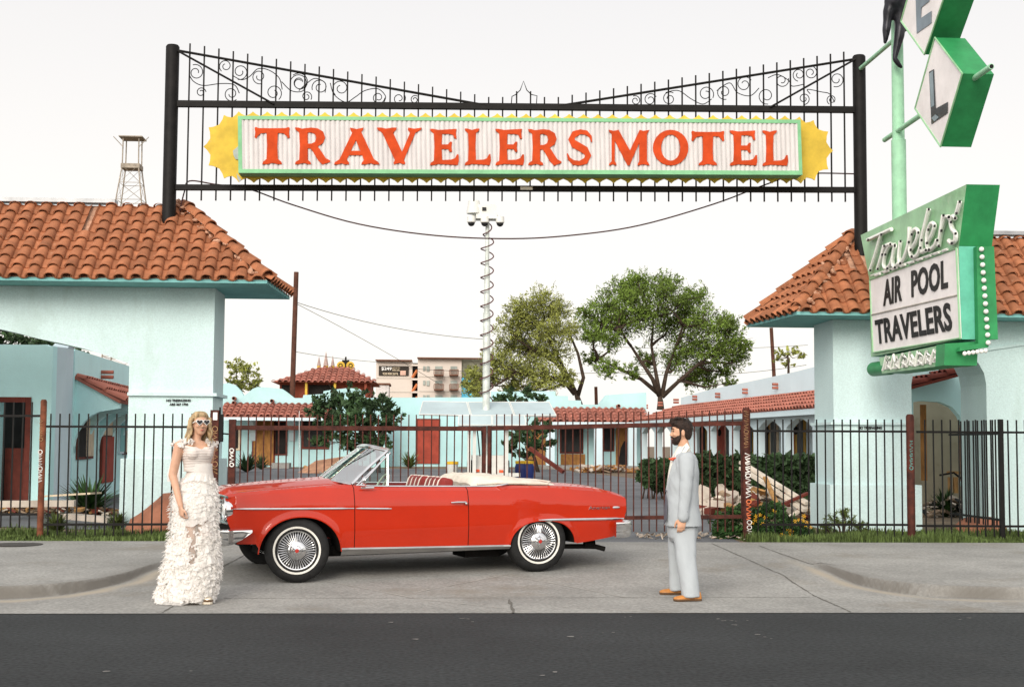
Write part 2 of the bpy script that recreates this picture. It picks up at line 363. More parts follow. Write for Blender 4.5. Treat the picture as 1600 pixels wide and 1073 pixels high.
def cap_line(mb, A, B, r=.10, course=.34, upv=(0,0,1)):
    A,B = Vector(A),Vector(B); d = (B-A); Ln = d.length; d.normalize(); upv = Vector(upv); s = d.cross(upv).normalized(); w_ = s.cross(d).normalized()
    vv = 0
    while vv < Ln-.05:
        L_ = min(course+.05, Ln-vv); rr = r*random.uniform(.95,1.06); rings = []; jo = random.uniform(-.012,.012)
        for vp,ra,hh in ((vv,rr-.018,.05),(vv,rr,.05),(vv+L_,rr*.8,.02)):
            rings.append([A+s*(jo+ra*math.cos(math.pi*i/8))+d*vp+w_*(hh-.04+ra*math.sin(math.pi*i/8)) for i in range(9)])
        mb.loft(rings, False, False, random.random()); vv += course
def rubble(mb, A, B, n, r=.05, spread=.06):
    A,B = Vector(A),Vector(B)
    for _ in range(n):
        p = A.lerp(B, random.random())+Vector([random.uniform(-spread,spread) for _ in range(3)])
        s = r*random.uniform(.4,1.2); mb.ball(p, (s*1.4,s,s*.6), 6, 4, Matrix.Rotation(random.uniform(0,3),3,Vector((random.random(),random.random(),1)).normalized()))
YF, YB, YM = 20.5, 22.75, 22.15
YW, YW2 = 21.2, 22.25
def gatehouse(name, label, ez, corner_f, corner_b, apex, far_x, outline, side, skip=None):
    """side: +1 the hip is on the right end (left building), -1 on the left end"""
    t = empty(name, label, 'gatehouse')
    mb = MB(); mb.prism(outline, (0,YW2-YW,0)); wall = mb.build('wall', m_wall, t)
    mb = MB()                                                     # flat eave board and soffit
    base = [(far_x,YF,ez-.045),(corner_f[0],YF,ez-.045),(corner_b[0],YB,ez-.045),(far_x,YB,ez-.045)]
    mb.prism(base, (0,0,.05)); mb.build('soffit', m_teal, t)
    mb = MB(); rz = apex[2]-.03; z0 = ez+.006
    P = [(far_x,YF,z0),(corner_f[0],YF,z0),(corner_b[0],YB,z0),(far_x,YB,z0),(far_x,YM,rz),(apex[0],YM,rz)]
    mb.add(P, [(0,1,5,4),(1,2,5),(2,3,4,5),(3,0,4),(3,2,1,0)]); mb.build('roof_deck', m_mortar, t)
    mb = MB(); v = Vector((0,YM-YF,rz-z0)); SL = v.length; v.normalize(); w_ = Vector((0,-v.z,v.y))
    W_ = abs(apex[0]-corner_f[0]); ulen = abs(far_x-corner_f[0])
    u = Vector((-side,0,0)); O = Vector((corner_f[0],YF,z0))
    tile_slope(mb, O, u, v, w_, ulen, lambda k: min(1,max(k,0.03)/W_)*SL-(.05 if k < W_ else -.0), skip=skip)
    roof = mb.build('roof', m_tile, t, smooth=True)
    # hip end slope
    mb = MB(); e_ = Vector((corner_b[0]-corner_f[0],YB-YF,0)); el = e_.length; e_.normalize(); mid = (Vector((corner_f[0],YF,z0))+Vector((corner_b[0],YB,z0)))/2
    vs2 = Vector((apex[0],YM,rz))-mid; SL2 = vs2.length; vs2.normalize(); w2 = e_.cross(vs2).normalized()
    if w2.z < 0: w2 = -w2
    for i in range(int(el/.245)+1):
        ku = .245*(i+.3)
        if ku < el-.04:
            lim = SL2*min(ku, el-ku)/(el/2)-.03
            tile_row(mb, (corner_f[0],YF,z0), e_, vs2, w2, ku, -.05, lim); pan_row(mb, (corner_f[0],YF,z0), e_, vs2, w2, ku+.12, -.04, lim)
    mb.build('hip_tiles', m_tile, roof, smooth=True)
    mb = MB(); A = Vector((corner_f[0],YF,z0+.05)); B = Vector((apex[0],YM,rz+.07)); cap_line(mb, A, B)
    cap_line(mb, (corner_b[0],YB,z0+.05), B); mb.build('ridge_cap', m_tile, roof, smooth=True)
    mb = MB(); sh = Vector((-side*.12,0,0)); rubble(mb, A+sh, B+sh, 46, .045, .05); rubble(mb, A+Vector((0,.08,0)), B, 24, .04, .05)
    mb.build('mortar', m_mortar, roof)
    return t
def XZ(lst, Y=YW): return [atY(a,b,Y) for a,b in lst]
zb = .18
topL = atY(333,440,YW).z+.06
o = [(333,0),(333,1)]
pr = atY(333,600,YW).x; pl = atY(202,600,YW).x
arch = XZ([(202,568),(166,555),(129,544),(94,536),(60,529),(30,521),(0,514),(-40,505),(-90,498),(-150,496),(-210,500),(-270,512),(-330,530),(-380,555)])
al = arch[-1].x
zt = 3.836-.047
outl = [(pr,YW,zt),(pr,YW,zb),(pl,YW,zb)]+[tuple(p) for p in arch]+[(al,YW,zb),(al-2,YW,zb),(al-2,YW,zt)]
gl = gatehouse('gatehouse', 'long turquoise stucco gatehouse with clay tiled hip roof on the left of the entrance', 3.836, (-2.303,YF), (-2.19,YB), tuple(atY(285,321,YM)), al-3.5, outl, 1,
    skip=lambda i: 1.25 if i == 11 else 0)
def wbox(mb, px0, px1, py0, py1, Y, y0, y1):
    a = atY(px0,py0,Y); b = atY(px1,py1,Y); mb.box2((min(a.x,b.x),y0,min(a.z,b.z)), (max(a.x,b.x),y1,max(a.z,b.z)))
mb = MB(); a = atY(200,613,YW); b = atY(336,619,YW); mb.box2((a.x,YW-.05,b.z),(b.x+.03,YW2+.05,a.z)); mb.build('ledge', m_wall, gl)
mb = MB(); a = atY(189,716,YW); b = atY(333,825,YW); mb.box2((a.x,YW-.035,zb),(b.x+.035,YW2+.035,a.z)); mb.build('plinth', m_wall, gl)
mb = MB(); a = atY(-10,317,YM); b = atY(182,314,YM); mb.box2((a.x-4,YM-.12,b.z-.05),(b.x,YM+.12,b.z+.01)); mb.build('ridge_cover', m_steel, gl)
m_letter = mat('black_letters', (.012,.012,.012), .6)
def wall_text(body, px0, px1, pyt, pyb, Y, parent, name='lettering', m=None, off=.01, skew=0):
    mb = MB(); put_text(mb, body, atY(px0,pyb,Y), atY(px1,pyb+skew,Y), atY(px0,pyt,Y), .012, off); return mb.build(name, m or m_letter, parent)
wall_text('NO TRESPASSING', 260, 298, 623.5, 627.5, YW-.004, gl, off=.03)
wall_text('ARS 367 1796', 265, 294, 629.5, 633.5, YW-.004, gl, off=.03)
# ---- right gatehouse
zt = 3.474-.047
p1 = atY(1302,600,YW).x; p2 = atY(1424,600,YW).x; p3 = atY(1541,600,YW).x; ztop = atY(1480,548,YW).z
ar = [(p2,YW,atY(1424,600,YW).z)]+[(lerp(p2,p3,.5-.5*math.cos(t*math.pi/10)), YW, atY(1424,600,YW).z+(.55)*math.sin(t*math.pi/10)) for t in range(1,10)]+[(p3,YW,atY(1424,600,YW).z)]
outr = [(p1,YW,zt),(p1,YW,zb),(p2,YW,zb)]+ar+[(p3,YW,zb),(p3+4,YW,zb),(p3+4,YW,zt)]
gr = gatehouse('gatehouse', 'smaller turquoise stucco gatehouse with broken clay tiles beside the green sign', 3.474, (5.417,YF), (5.19,YB), tuple(atY(1333,366,YM)), 12.5, outr, -1,
    skip=lambda i: {4:1.1,5:.35,6:.0,7:.25}.get(i,0))
mb = MB(); a = atY(1300,659,YW); b = atY(1424,664,YW); mb.box2((a.x-.03,YW-.05,b.z),(b.x,YW2+.05,a.z)); mb.build('ledge', m_wall, gr)
mb = MB(); a = atY(1299,757,YW); b = atY(1440,825,YW); mb.box2((a.x-.03,YW-.035,zb),(b.x,YW2+.035,a.z)); mb.build('plinth', m_wall, gr)
mb = MB(); a = atY(1350,362,YM); mb.box2((a.x+1.1,YM-.12,a.z-.03),(12.5,YM+.12,a.z+.03)); mb.build('ridge_cover', m_steel, gr)
wall_text('NO TRESPASSING', 1341, 1378, 666, 670.5, YW-.004, gr, off=.03)
mb = MB(); a = atY(1541,548,YW-.03); b = atY(1625,536,YW-.03); mb.prism([a, b, b+Vector((0,0,.04)), a+Vector((0,0,.04))], (0,.05,0)); mb.build('string_course', m_wall, gr)
# ------------------------------------------------------------------ iron entrance arch
AY = 21.8
ea = empty('entrance_arch', 'black wrought iron arch on two tall posts spanning the driveway', 'arch')
for px,yt,yb,X in ((270,72,345,None),(1342,88,372,None)):
    a = atY(px,yt,AY); mb = MB(); mb.lathe([(.0,a.z+.01),(.085,a.z+.01),(.103,a.z-.015),(.103,3.3),(.0,3.3)], (a.x,AY,0), n=20); mb.build('post', m_black, ea, smooth=True)
def ab(p,q,r,n='beam',off=0,sq=False):
    mb = MB(); a = atY(*p,AY+off); b = atY(*q,AY+off)
    if sq:
        d = b-a; R = d.to_track_quat('X','Z').to_matrix(); mb.box((a+b)/2, (d.length,r*2,r*2), R)
    else: mb.tube([a,b], r, 8)
    return mb.build(n, m_black, ea, smooth=not sq)
ab((275,162.5),(1345,172),.047,sq=True); ab((275,293),(1348,297),.042,sq=True)
ab((276,79),(760,165),.02,off=-.03); ab((872,166),(1340,92),.02,off=-.03)
ab((278,80),(428,163),.016,'brace',-.06); ab((1338,92),(1203,168),.016,'brace',-.06)
mb = MB()
for k in range(48):
    x_ = 295+22.7*k-.0195*k*k
    if x_ < 760: yt = 79+(x_-276)*86/484-14
    elif x_ < 872: yt = 152
    else: yt = 166-(x_-872)*74/468-14
    if 760 <= x_ < 872: yt = 152 if not 800 < x_ < 838 else 143
    a = atY(x_,yt,AY); b = atY(x_+1.5*(x_-800)/540, 313.5+(x_-295)*.002, AY); a.x = (a.x+b.x)/2; b.x = a.x
    mb.box((a+b)/2, (.022,.022,a.z-b.z))
mb.build('picket_row', m_black, ea)
mb = MB()
def spiral(cx, cy, r, d=1, a0=0, turns=1.35):
    P = []
    for i in range(26):
        t = i/25; a = a0+d*t*turns*2*math.pi; q = r*(1-.68*t); P.append(atY(cx+q*math.cos(a), cy+q*math.sin(a), AY-.02))
    mb.tube(P, .0075, 5)
L1 = [(1020,378,40,1),(1047,482,25,-1),(1175,345,33,1),(1250,375,40,-1),(1350,400,37,1),(1205,490,38,1),(1425,485,42,-1),(1560,430,48,1)]
for cx,cy,r,d in L1: spiral(cx/3.333, cy/3.333, r/3.333*1.05, d, 2.2+cx)
for cx,cy,r in [(85,400,42),(185,420,38),(285,425,40),(465,470,30),(565,475,30),(640,480,20),(120,465,25)]: spiral(440+cx/3.077, cy/3.077, r/3.077*1.05, 1 if cx%2 else -1, cx)
for cx,cy,r in [(243,525,25),(320,520,33),(420,515,35),(610,490,40),(705,480,38),(810,440,40),(925,500,42),(1005,420,35),(1095,390,33),(1155,380,33),(1290,415,38),(1120,515,30),(1265,520,25)]:
    spiral(920+cx/3.333, cy/3.333, r/3.333*1.05, 1 if cx%2 else -1, cx)
def wav(pts):
    P = []
    for i in range(len(pts)-1):
        for k in range(8):
            t = k/8; p0 = pts[max(i-1,0)]; p1_ = pts[i]; p2_ = pts[i+1]; p3_ = pts[min(i+2,len(pts)-1)]
            q = [.5*((2*p1_[c])+(-p0[c]+p2_[c])*t+(2*p0[c]-5*p1_[c]+4*p2_[c]-p3_[c])*t*t+(-p0[c]+3*p1_[c]-3*p2_[c]+p3_[c])*t**3) for c in (0,1)]
            P.append(atY(q[0],q[1],AY-.02))
    P.append(atY(*pts[-1],AY-.02)); mb.tube(P, .0075, 5)
wav([(296,118),(303,128),(318,134),(345,131),(366,133),(374,146)]); wav([(363,118),(377,125),(390,120),(403,108),(420,110),(436,122),(441,140)]); wav([(440,128),(455,142),(472,143),(480,132)])
wav([(516,130),(522,148),(540,160),(555,152),(570,142),(590,139),(602,150),(600,160)]); wav([(467,142),(478,132),(492,123),(508,130),(508,145)])
wav([(1266,147),(1262,140),(1284,144),(1296,147),(1304,160)]); wav([(1040,145),(1060,142),(1080,155),(1098,163),(1112,155)]); wav([(1120,142),(1140,130),(1152,145),(1172,150),(1186,138)]); wav([(1200,122),(1215,117),(1232,126),(1238,135),(1256,132)])
mb.build('scrollwork', m_black, ea, smooth=True)
mb = MB(); wv = [(799,162),(800,151),(806,148),(813,141),(818,127),(823,141),(830,148),(839,150),(838,164)]
mb.tube([atY(a,b,AY-.02) for a,b in wv], .008, 5); mb.build('finial', m_black, ea)
mb = MB(); wbox(mb, 813, 832, 292, 297, AY-.05, AY-.058, AY-.05); mb.build('tag_plate', m_white, ea)
# cable drooping below the arch
mb = MB(); cab = [(281,330),(288,300),(296,283),(335,288),(390,296),(457,320),(560,350),(680,368),(800,373),(900,367),(1000,352),(1115,319),(1195,289),(1252,272),(1345,272)]
P = []
for i in range(len(cab)-1):
    for k in range(6):
        t = k/6; p0 = cab[max(i-1,0)]; a_ = cab[i]; b_ = cab[i+1]; c_ = cab[min(i+2,len(cab)-1)]
        P.append(atY(*[.5*((2*a_[c])+(-p0[c]+b_[c])*t+(2*p0[c]-5*a_[c]+4*b_[c]-c_[c])*t*t+(-p0[c]+3*a_[c]-3*b_[c]+c_[c])*t**3) for c in (0,1)], AY+.13))
P.append(atY(*cab[-1],AY+.13)); mb.tube(P, .011, 6)
mb.build('cable', mat('dark_cable', (.05,.015,.015), .7), label='dark cable drooping in a long curve under the iron arch', category='cable')
# ------------------------------------------------------------------ the motel sign on the arch
m_yel = mat('yellow_paint', (.62,.42,.045), .65, var=.10, vs=3, stain=((.45,.38,.18),.63,.6,5)); m_grn = mat('mint_paint', (.20,.46,.24), .6, var=.08, vs=4); m_grnd = mat('green_side', (.10,.25,.12), .6)
m_red = mat('orange_red_letters', (.50,.060,.014), .75, var=.10, vs=5, spec=.1); m_corr = mat('white_corrugated', (.60,.57,.56), .7, var=.05, vs=3, stretch=(3,3,.6))
ms = empty('motel_sign', 'long white corrugated sign reading TRAVELERS MOTEL with yellow sunburst edge', 'sign')
SY = 21.15
c0,c1,c2,c3 = atY(372,182,SY),atY(1250,188,SY),atY(1253,274,SY),atY(373,271,SY)
mb = MB(); mb.prism([c0,c1,c2,c3], (0,.27,0)); ob = mb.build('sign_box', [m_grn,m_grnd], ms)
mb = MB(); I = [atY(*p,SY) for p in ((378,187.5),(1245,193.5),(1247.5,267.5),(379,265))]
O4 = [c0,c1,c2,c3]
for i in range(4):
    j = (i+1)%4; mb.prism([O4[i],O4[j],I[j],I[i]], (0,-.035,0))
mb.build('frame', m_grn, ms)
mb = MB(); n = 118*6; top = []; bot = []
for i in range(n+1):
    t = i/n; ph = (i%6)/6; d = -.006-.016*(1 if ph < .55 else 0)*1.0
    d = -.006-.022*(.5+.5*math.cos(2*math.pi*ph))**.4
    a = I[0].lerp(I[1],t); b = I[3].lerp(I[2],t); top.append((a.x,SY+d,a.z)); bot.append((b.x,SY+d,b.z))
mb.loft([top,bot], False, False); mb.build('corrugated_panel', m_corr, ms, recalc=False)
tips = [(350,279),(326,258.6),(318,229.5),(326,199.5),(350,180)]
tips += [(373+22.45*k, 174.5+.17*k) for k in range(40)]
tips = tips[:-1]+[(1249,182.5),(1271,188),(1294,206),(1301.6,236),(1294,264.6),(1273,282),(1251.5,287)]
tips += [(1251.5-22.5*k, 287-.03*k) for k in range(1,39)]+[(373,285)]
out_ = []
cxs, cys = 811, 231
for i,(a,b) in enumerate(tips):
    c,d = tips[(i+1)%len(tips)]; out_.append((a,b)); mx_,my = (a+c)/2,(b+d)/2
    if 372 < mx_ < 1250: nx,ny = 0,(1 if my < 231 else -1)
    else:
        ex = 372 if mx_ < 600 else 1250; nx,ny = ex-mx_, 231-my; l_ = math.hypot(nx,ny) or 1; nx/=l_; ny/=l_
    dp = 7
    for t in (.2,.5,.8):
        k = dp*(1-abs(2*t-1)**1.6); out_.append((lerp(a,c,t)+nx*k, lerp(b,d,t)+ny*k))
mb = MB(); lp = [(p.x,p.z) for p in [atY(a,b,SY+.29) for a,b in out_]]
glyph(mb, [lp], lambda a,b,w_: Vector((a,SY+.30-w_,b)), .02); mb.build('sunburst', m_yel, ms)
GL = {
'T': [[(.0,.97),(.03,1.0),(.12,.97),(.5,.965),(.88,.97),(.97,1.0),(1.0,.97),(.98,.86),(1.0,.72),(.95,.69),(.91,.76),(.82,.83),(.66,.84),(.645,.5),(.66,.14),(.76,.06),(.78,0),(.64,.0),(.5,.035),(.36,.0),(.22,0),(.24,.06),(.34,.14),(.355,.5),(.34,.84),(.18,.83),(.09,.76),(.05,.69),(0,.72),(.02,.86)]],
'L': [[(.0,1),(.02,.94),(.13,.87),(.15,.5),(.13,.12),(.02,.06),(0,0),(.1,.0),(.3,.03),(.95,.0),(1.0,.12),(.98,.30),(.93,.30),(.85,.19),(.72,.15),(.43,.14),(.41,.5),(.43,.87),(.54,.94),(.56,1),(.46,1),(.28,.96),(.1,1)]],
'E': [[(.0,1),(.02,.94),(.13,.87),(.15,.5),(.13,.12),(.02,.06),(0,0),(.1,0),(.3,.03),(.96,0),(1,.12),(.99,.29),(.94,.30),(.86,.19),(.72,.15),(.42,.14),(.40,.44),(.62,.44),(.70,.36),(.76,.37),(.74,.5),(.76,.64),(.70,.65),(.62,.57),(.40,.57),(.42,.86),(.66,.86),(.80,.83),(.86,.73),(.92,.73),(.90,.88),(.92,1.0),(.3,.97),(.1,1)]],
'R': [[(0,1),(.02,.94),(.12,.87),(.14,.5),(.12,.12),(.02,.06),(0,0),(.1,0),(.24,.03),(.38,0),(.46,0),(.44,.06),(.36,.12),(.36,.43),(.44,.43),(.50,.36),(.66,.10),(.78,-.01),(.88,.02),(1.0,.06),(1,.10),(.88,.16),(.70,.42),(.64,.48),(.80,.58),(.86,.73),(.80,.89),(.64,.98),(.45,1.0),(.2,.97),(.1,1)],[(.36,.56),(.36,.86),(.46,.87),(.57,.82),(.61,.72),(.57,.61),(.47,.56)]],
'A': [[(.35,1.0),(.50,.96),(.65,1.0),(.64,.94),(.60,.88),(.88,.14),(.98,.06),(1,0),(.9,0),(.80,.03),(.70,0),(.60,0),(.61,.05),(.66,.12),(.62,.25),(.33,.25),(.28,.13),(.33,.05),(.33,0),(.25,0),(.16,.03),(.08,0),(0,0),(.02,.06),(.12,.14),(.40,.86),(.36,.94)],[(.37,.37),(.58,.37),(.48,.66)]],
'V': [[(0,1),(.02,.94),(.12,.86),(.40,.12),(.37,.05),(.38,0),(.5,.04),(.62,0),(.63,.05),(.60,.12),(.86,.86),(.98,.94),(1,1),(.84,.97),(.70,1),(.69,.94),(.74,.86),(.56,.34),(.36,.86),(.43,.94),(.44,1),(.34,1),(.2,.97),(.1,1)]],
'M': [[(0,1),(.02,.94),(.07,.88),(.07,.12),(.02,.06),(0,0),(.1,.03),(.19,0),(.18,.06),(.145,.12),(.145,.70),(.46,.0),(.51,.0),(.75,.64),(.75,.12),(.72,.06),(.71,0),(.85,.03),(1,0),(.98,.06),(.94,.12),(.94,.88),(.97,.94),(1,1),(.85,.97),(.76,1),(.52,.42),(.24,1),(.12,.97)]],
'O': [[(.5+.5*math.cos(a*math.pi/14), .5+.52*math.sin(a*math.pi/14)) for a in range(28)],[(.5+.27*math.cos(a*math.pi/14), .5+.38*math.sin(a*math.pi/14)) for a in range(28)]]}
spn = [(.95,.66,.03),(.91,.80,.09),(.76,.91,.13),(.54,.94,.13),(.30,.87,.19),(.20,.73,.23),(.30,.60,.23),(.5,.52,.22),(.72,.42,.23),(.82,.28,.23),(.72,.13,.19),(.50,.07,.13),(.27,.09,.13),(.11,.20,.09),(.05,.34,.03)]
lft,rgt = [],[]
for i,(a,b,w_) in enumerate(spn):
    p = spn[max(i-1,0)]; q = spn[min(i+1,len(spn)-1)]; dx,dy = q[0]-p[0],q[1]-p[1]; l_ = math.hypot(dx,dy); nx,ny = -dy/l_,dx/l_
    lft.append((a+nx*w_/2,b+ny*w_/2)); rgt.append((a-nx*w_/2,b-ny*w_/2))
GL['S'] = [lft+rgt[::-1]]
for ch,x0,x1,yt,yb in [('T',398,453,199,257),('R',461,516,200,257),('A',522,593,200,257.5),('V',589,659,200,257.5),('E',672,717,202,258.5),('L',726,767,201.5,258.5),('E',774,819,202,258.5),('R',825,877,202.5,258.5),('S',884,926.5,203,259.5),('M',951,1014.5,203.5,259),('O',1020,1075.4,204.5,258),('T',1080,1131.5,205,258.5),('E',1140,1183,204.5,259),('L',1191,1231,204.5,259.5)]:
    P0 = atY(x0,yb,SY-.02); P1 = atY(x1,yb,SY-.02); P2 = atY(x0,yt,SY-.02)
    mb = MB(); glyph(mb, GL[ch], lambda a,b,w_: P0+(P1-P0)*a+(P2-P0)*b+Vector((0,-w_,0)), .022); mb.build('letter', m_red, ms)
mb = MB(); mb.prism([atY(a,b,SY+.27) for a,b in ((364,236),(372,229),(374,229),(374,250),(368,249),(365,243))], (0,-.01,0)); mb.prism([atY(a,b,SY+.26) for a,b in ((370,271),(377,281),(374,285),(371,279))], (0,-.01,0)); mb.build('patch', mat('grey_patch',(.35,.38,.36),.7), ms)
mb = MB()
for px in (420,640,811,990,1200):
    a = atY(px,188,21.3); b = atY(px,172,AY-.05); mb.tube([(a.x,SY+.27,a.z-.1),(a.x,AY-.03,a.z-.1)], .02, 6)
mb.build('bracket', m_black, ms)
# ------------------------------------------------------------------ green neon pylon sign
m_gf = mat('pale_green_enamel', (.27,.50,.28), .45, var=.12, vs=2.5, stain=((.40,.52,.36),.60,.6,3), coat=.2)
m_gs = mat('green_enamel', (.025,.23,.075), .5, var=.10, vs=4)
m_gt = mat('turquoise_green_enamel', (.11,.44,.31), .5, var=.10, vs=4)
m_pole = mat('pale_green_pole', (.33,.60,.40), .55, var=.07, vs=6, bump=.2, bs=80)
m_mq = mat('marquee_white', (.84,.80,.79), .6, var=.05, vs=3, stain=((.52,.50,.46),.63,.5,2)); m_neon = mat('white_neon_tube', (.80,.80,.76), .3, var=.05, vs=20)
GX = 6.45; TH = .41
def c5(x,y): return (1320+x/3.353, 280+y/3.353)
def c4(x,y): return (1320+x/3.575, y/3.575)
gs = empty('neon_sign', "green and white roadside sign with neon script and AIR POOL TRAVELERS on its marquee", 'sign')
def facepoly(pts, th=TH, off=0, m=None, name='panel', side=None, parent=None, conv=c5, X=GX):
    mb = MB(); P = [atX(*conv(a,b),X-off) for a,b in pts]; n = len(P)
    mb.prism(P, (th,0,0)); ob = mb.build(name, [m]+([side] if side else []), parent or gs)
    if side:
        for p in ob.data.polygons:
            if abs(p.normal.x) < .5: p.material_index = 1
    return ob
# header (slanted towards the street) and marquee box
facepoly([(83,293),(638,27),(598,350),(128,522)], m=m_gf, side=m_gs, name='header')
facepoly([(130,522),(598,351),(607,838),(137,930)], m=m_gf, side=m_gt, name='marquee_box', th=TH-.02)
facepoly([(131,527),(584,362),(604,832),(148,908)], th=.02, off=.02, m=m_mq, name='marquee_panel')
for p,q in [((131,527),(584,362)),((584,362),(604,832)),((604,832),(148,908)),((148,908),(131,527)),((140,710),(594,606))]:
    mb = MB(); mb.tube([atX(*c5(*p),GX-.025),atX(*c5(*q),GX-.025)], .012, 6); mb.build('rail', m_gf if p != (140,710) else mat('dirty_rail',(.45,.42,.38),.7), gs)
for body,bl,br,tl in [('AIR',(203,665),(300,636),(203,530)),('POOL',(351,621),(541,570),(349,479)),('TRAVELERS',(168,866),(566,792),(158,738))]:
    mb = MB(); put_text(mb, body, atX(*c5(*bl),GX-.024), atX(*c5(*br),GX-.024), atX(*c5(*tl),GX-.024), .008, .028, 1.05); mb.build('lettering', m_letter, gs)
# neon script in white channel letters
S_ = [[(122,318),(244,262)],[(190,290),(160,395),(133,478)],[(206,350),(190,410),(172,470)],[(196,395),(214,352),(238,340)],
 [(262,345),(235,350),(212,395),(205,450),(222,468),(245,430),(262,350),(250,430),(262,462),(282,440)],[(292,325),(284,400),(290,440),(312,410),(335,330),(340,250)],
 [(345,370),(372,330),(385,280),(370,262),(350,290),(340,350),(350,405),(378,400),(396,360)],[(440,158),(420,240),(402,320),(402,378),(424,372)],
 [(430,335),(455,295),(470,245),(455,232),(438,265),(430,320),(440,370),(468,352),(484,320)],[(517,190),(505,260),(492,350)],[(506,270),(525,205),(545,198)],
 [(602,118),(594,150),(585,180)],[(578,205),(566,195),(556,225),(564,262),(580,285),(578,320),(560,335),(546,322)],[(545,198),(552,212)]]
def cr(pts, k=6):
    o_ = []
    for i in range(len(pts)-1):
        p0 = pts[max(i-1,0)]; a_ = pts[i]; b_ = pts[i+1]; c_ = pts[min(i+2,len(pts)-1)]
        for j in range(k):
            t = j/k; o_.append(tuple(.5*((2*a_[c])+(-p0[c]+b_[c])*t+(2*p0[c]-5*a_[c]+4*b_[c]-c_[c])*t*t+(-p0[c]+3*a_[c]-3*b_[c]+c_[c])*t**3) for c in (0,1)))
    return o_+[pts[-1]]
mb = MB()
for s in S_:
    P = [atX(*c5(*p),GX-.045) for p in cr(s)]; mb.tube(P, .030, 8)
mb.build('channel_letters', m_neon, gs, smooth=True)
mb = MB()
for s in S_:
    P = [atX(*c5(p[0]-4,p[1]+1),GX-.085) for p in cr(s)]; mb.tube(P, .010, 6)
mb.build('neon_script', m_neon, gs, smooth=True)
mb = MB(); random.seed(5)
for s in S_:
    for p in s[::2]:
        q = atX(*c5(*p),GX-.105); mb.box(q, (.02,.03,.03))
mb.build('tube_clip', m_letter, gs)
mb = MB(); mb.tube([atX(*c5(137,505),GX-.04), atX(*c5(500,378),GX-.04)], .012, 6); 
for k in range(9):
    a = (160+k*44,505-k*16); mb.tube([atX(*c5(*a),GX-.05), atX(*c5(a[0]+26,a[1]-10),GX-.05)], .018, 6)
mb.build('underline_tube', m_neon, gs)
# lower script box
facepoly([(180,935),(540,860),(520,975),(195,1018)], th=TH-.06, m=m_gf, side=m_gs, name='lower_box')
mb = MB(); random.seed(11)
for k in range(7):
    x_ = 205+k*42; y_ = 990-k*6; s = 30
    P = [(x_-6,y_+10),(x_+2,y_-30),(x_+12,y_-62),(x_+20,y_-30),(x_+8,y_+4),(x_+24,y_+2),(x_+34,y_-34),(x_+24,y_-52),(x_+16,y_-20),(x_+36,y_)]
    mb.tube([atX(*c5(a+random.uniform(-4,4),b+random.uniform(-5,5)),GX-.03) for a,b in P], .02, 6)
mb.build('small_neon_script', m_neon, gs, smooth=True)
mb = MB(); a = atX(*c5(152,995),GX+.1); b = atX(*c5(240,985),GX+.1); mb.tube([a,b], .105, 18); mb.build('mounting_drum', m_gs, gs, smooth=True)
# end face: raised strip with bulbs
EY = atX(*c5(600,500),GX).y
def ey(x,y,o=0): return atY(*c5(x,y),EY-o)
mb = MB(); mb.prism([ey(690,352,.12),(ey(782,352,.12)),ey(803,838,.12),ey(762,838,.12),ey(752,880,.12),ey(600,900,.12),ey(605,880,.12),ey(700,860,.12)], (0,.10,0)); mb.build('bulb_strip', m_gs, gs)
mb = MB(); mb.prism([ey(525,860,.0),ey(700,850,.0),ey(692,976,.0),ey(520,974,.0)], (0,.3,0)); mb.build('arrow_base', m_gs, gs)
for k in range(13):
    p = ey(716+35*k/12, 367+489*k/12, .15); mb = MB(); mb.ball(p, (.03,.04,.03), 10, 6); mb.build('bulb', m_neon, gs, smooth=True)
for k in range(6):
    p = ey(628+21.8*k, 913-3*k, .15); mb = MB(); mb.ball(p, (.026,.035,.028), 10, 6); mb.build('bulb', m_neon, gs, smooth=True)
# diamond boxes of the vertical lettering above
def diamond(pts, letter_pts, m_l, name):
    t = facepoly(pts, th=.39, m=m_mq, side=m_gs, name=name, conv=c4, X=6.46)
    return t
dl = diamond([(505,211),(394,607),(537,820),(658,412)], None, None, 'letter_box')
P = [atX(*c4(*p),6.46) for p in ((505,211),(394,607),(537,820),(658,412))]
mb = MB()
for i in range(4): mb.tube([P[i]+Vector((-.005,0,0)),P[(i+1)%4]+Vector((-.005,0,0))], .012, 6)
mb.build('trim', m_gf, dl)
mb = MB(); glyph(mb, [[(470,402),(497,387),(508,607),(575,570),(574,632),(483,694),(479,600)]], lambda a,b,w_: atX(*c4(a,b),6.455-w_), .004); mb.build('lettering', mat('dark_letter_face',(.02,.025,.03),.25,var=.3,vs=3), dl)
mb = MB(); glyph(mb, [[(472,412),(492,396),(500,590),(482,600)]], lambda a,b,w_: atX(*c4(a,b),6.450-w_), .002); glyph(mb, [[(483,660),(505,640),(525,655),(500,680)]], lambda a,b,w_: atX(*c4(a,b),6.450-w_), .002); mb.build('faded_patch', mat('blue_grey_face',(.23,.30,.33),.4), dl)
de = diamond([(428,-272),(316,120),(447,306),(576,-70)], None, None, 'letter_box')
P = [atX(*c4(*p),6.46) for p in ((428,-272),(316,120),(447,306),(576,-70))]
mb = MB()
for i in range(4): mb.tube([P[i]+Vector((-.005,0,0)),P[(i+1)%4]+Vector((-.005,0,0))], .012, 6)
mb.build('trim', m_gf, de)
mb = MB(); glyph(mb, [[(392,-130),(470,-185),(472,-130),(420,-92),(421,-60),(470,-95),(472,8),(428,42),(424,103),(484,62),(483,130),(401,188)]], lambda a,b,w_: atX(*c4(a,b),6.455-w_), .004)
mb.build('lettering', mat('slate_letter_face',(.17,.22,.26),.4), de)
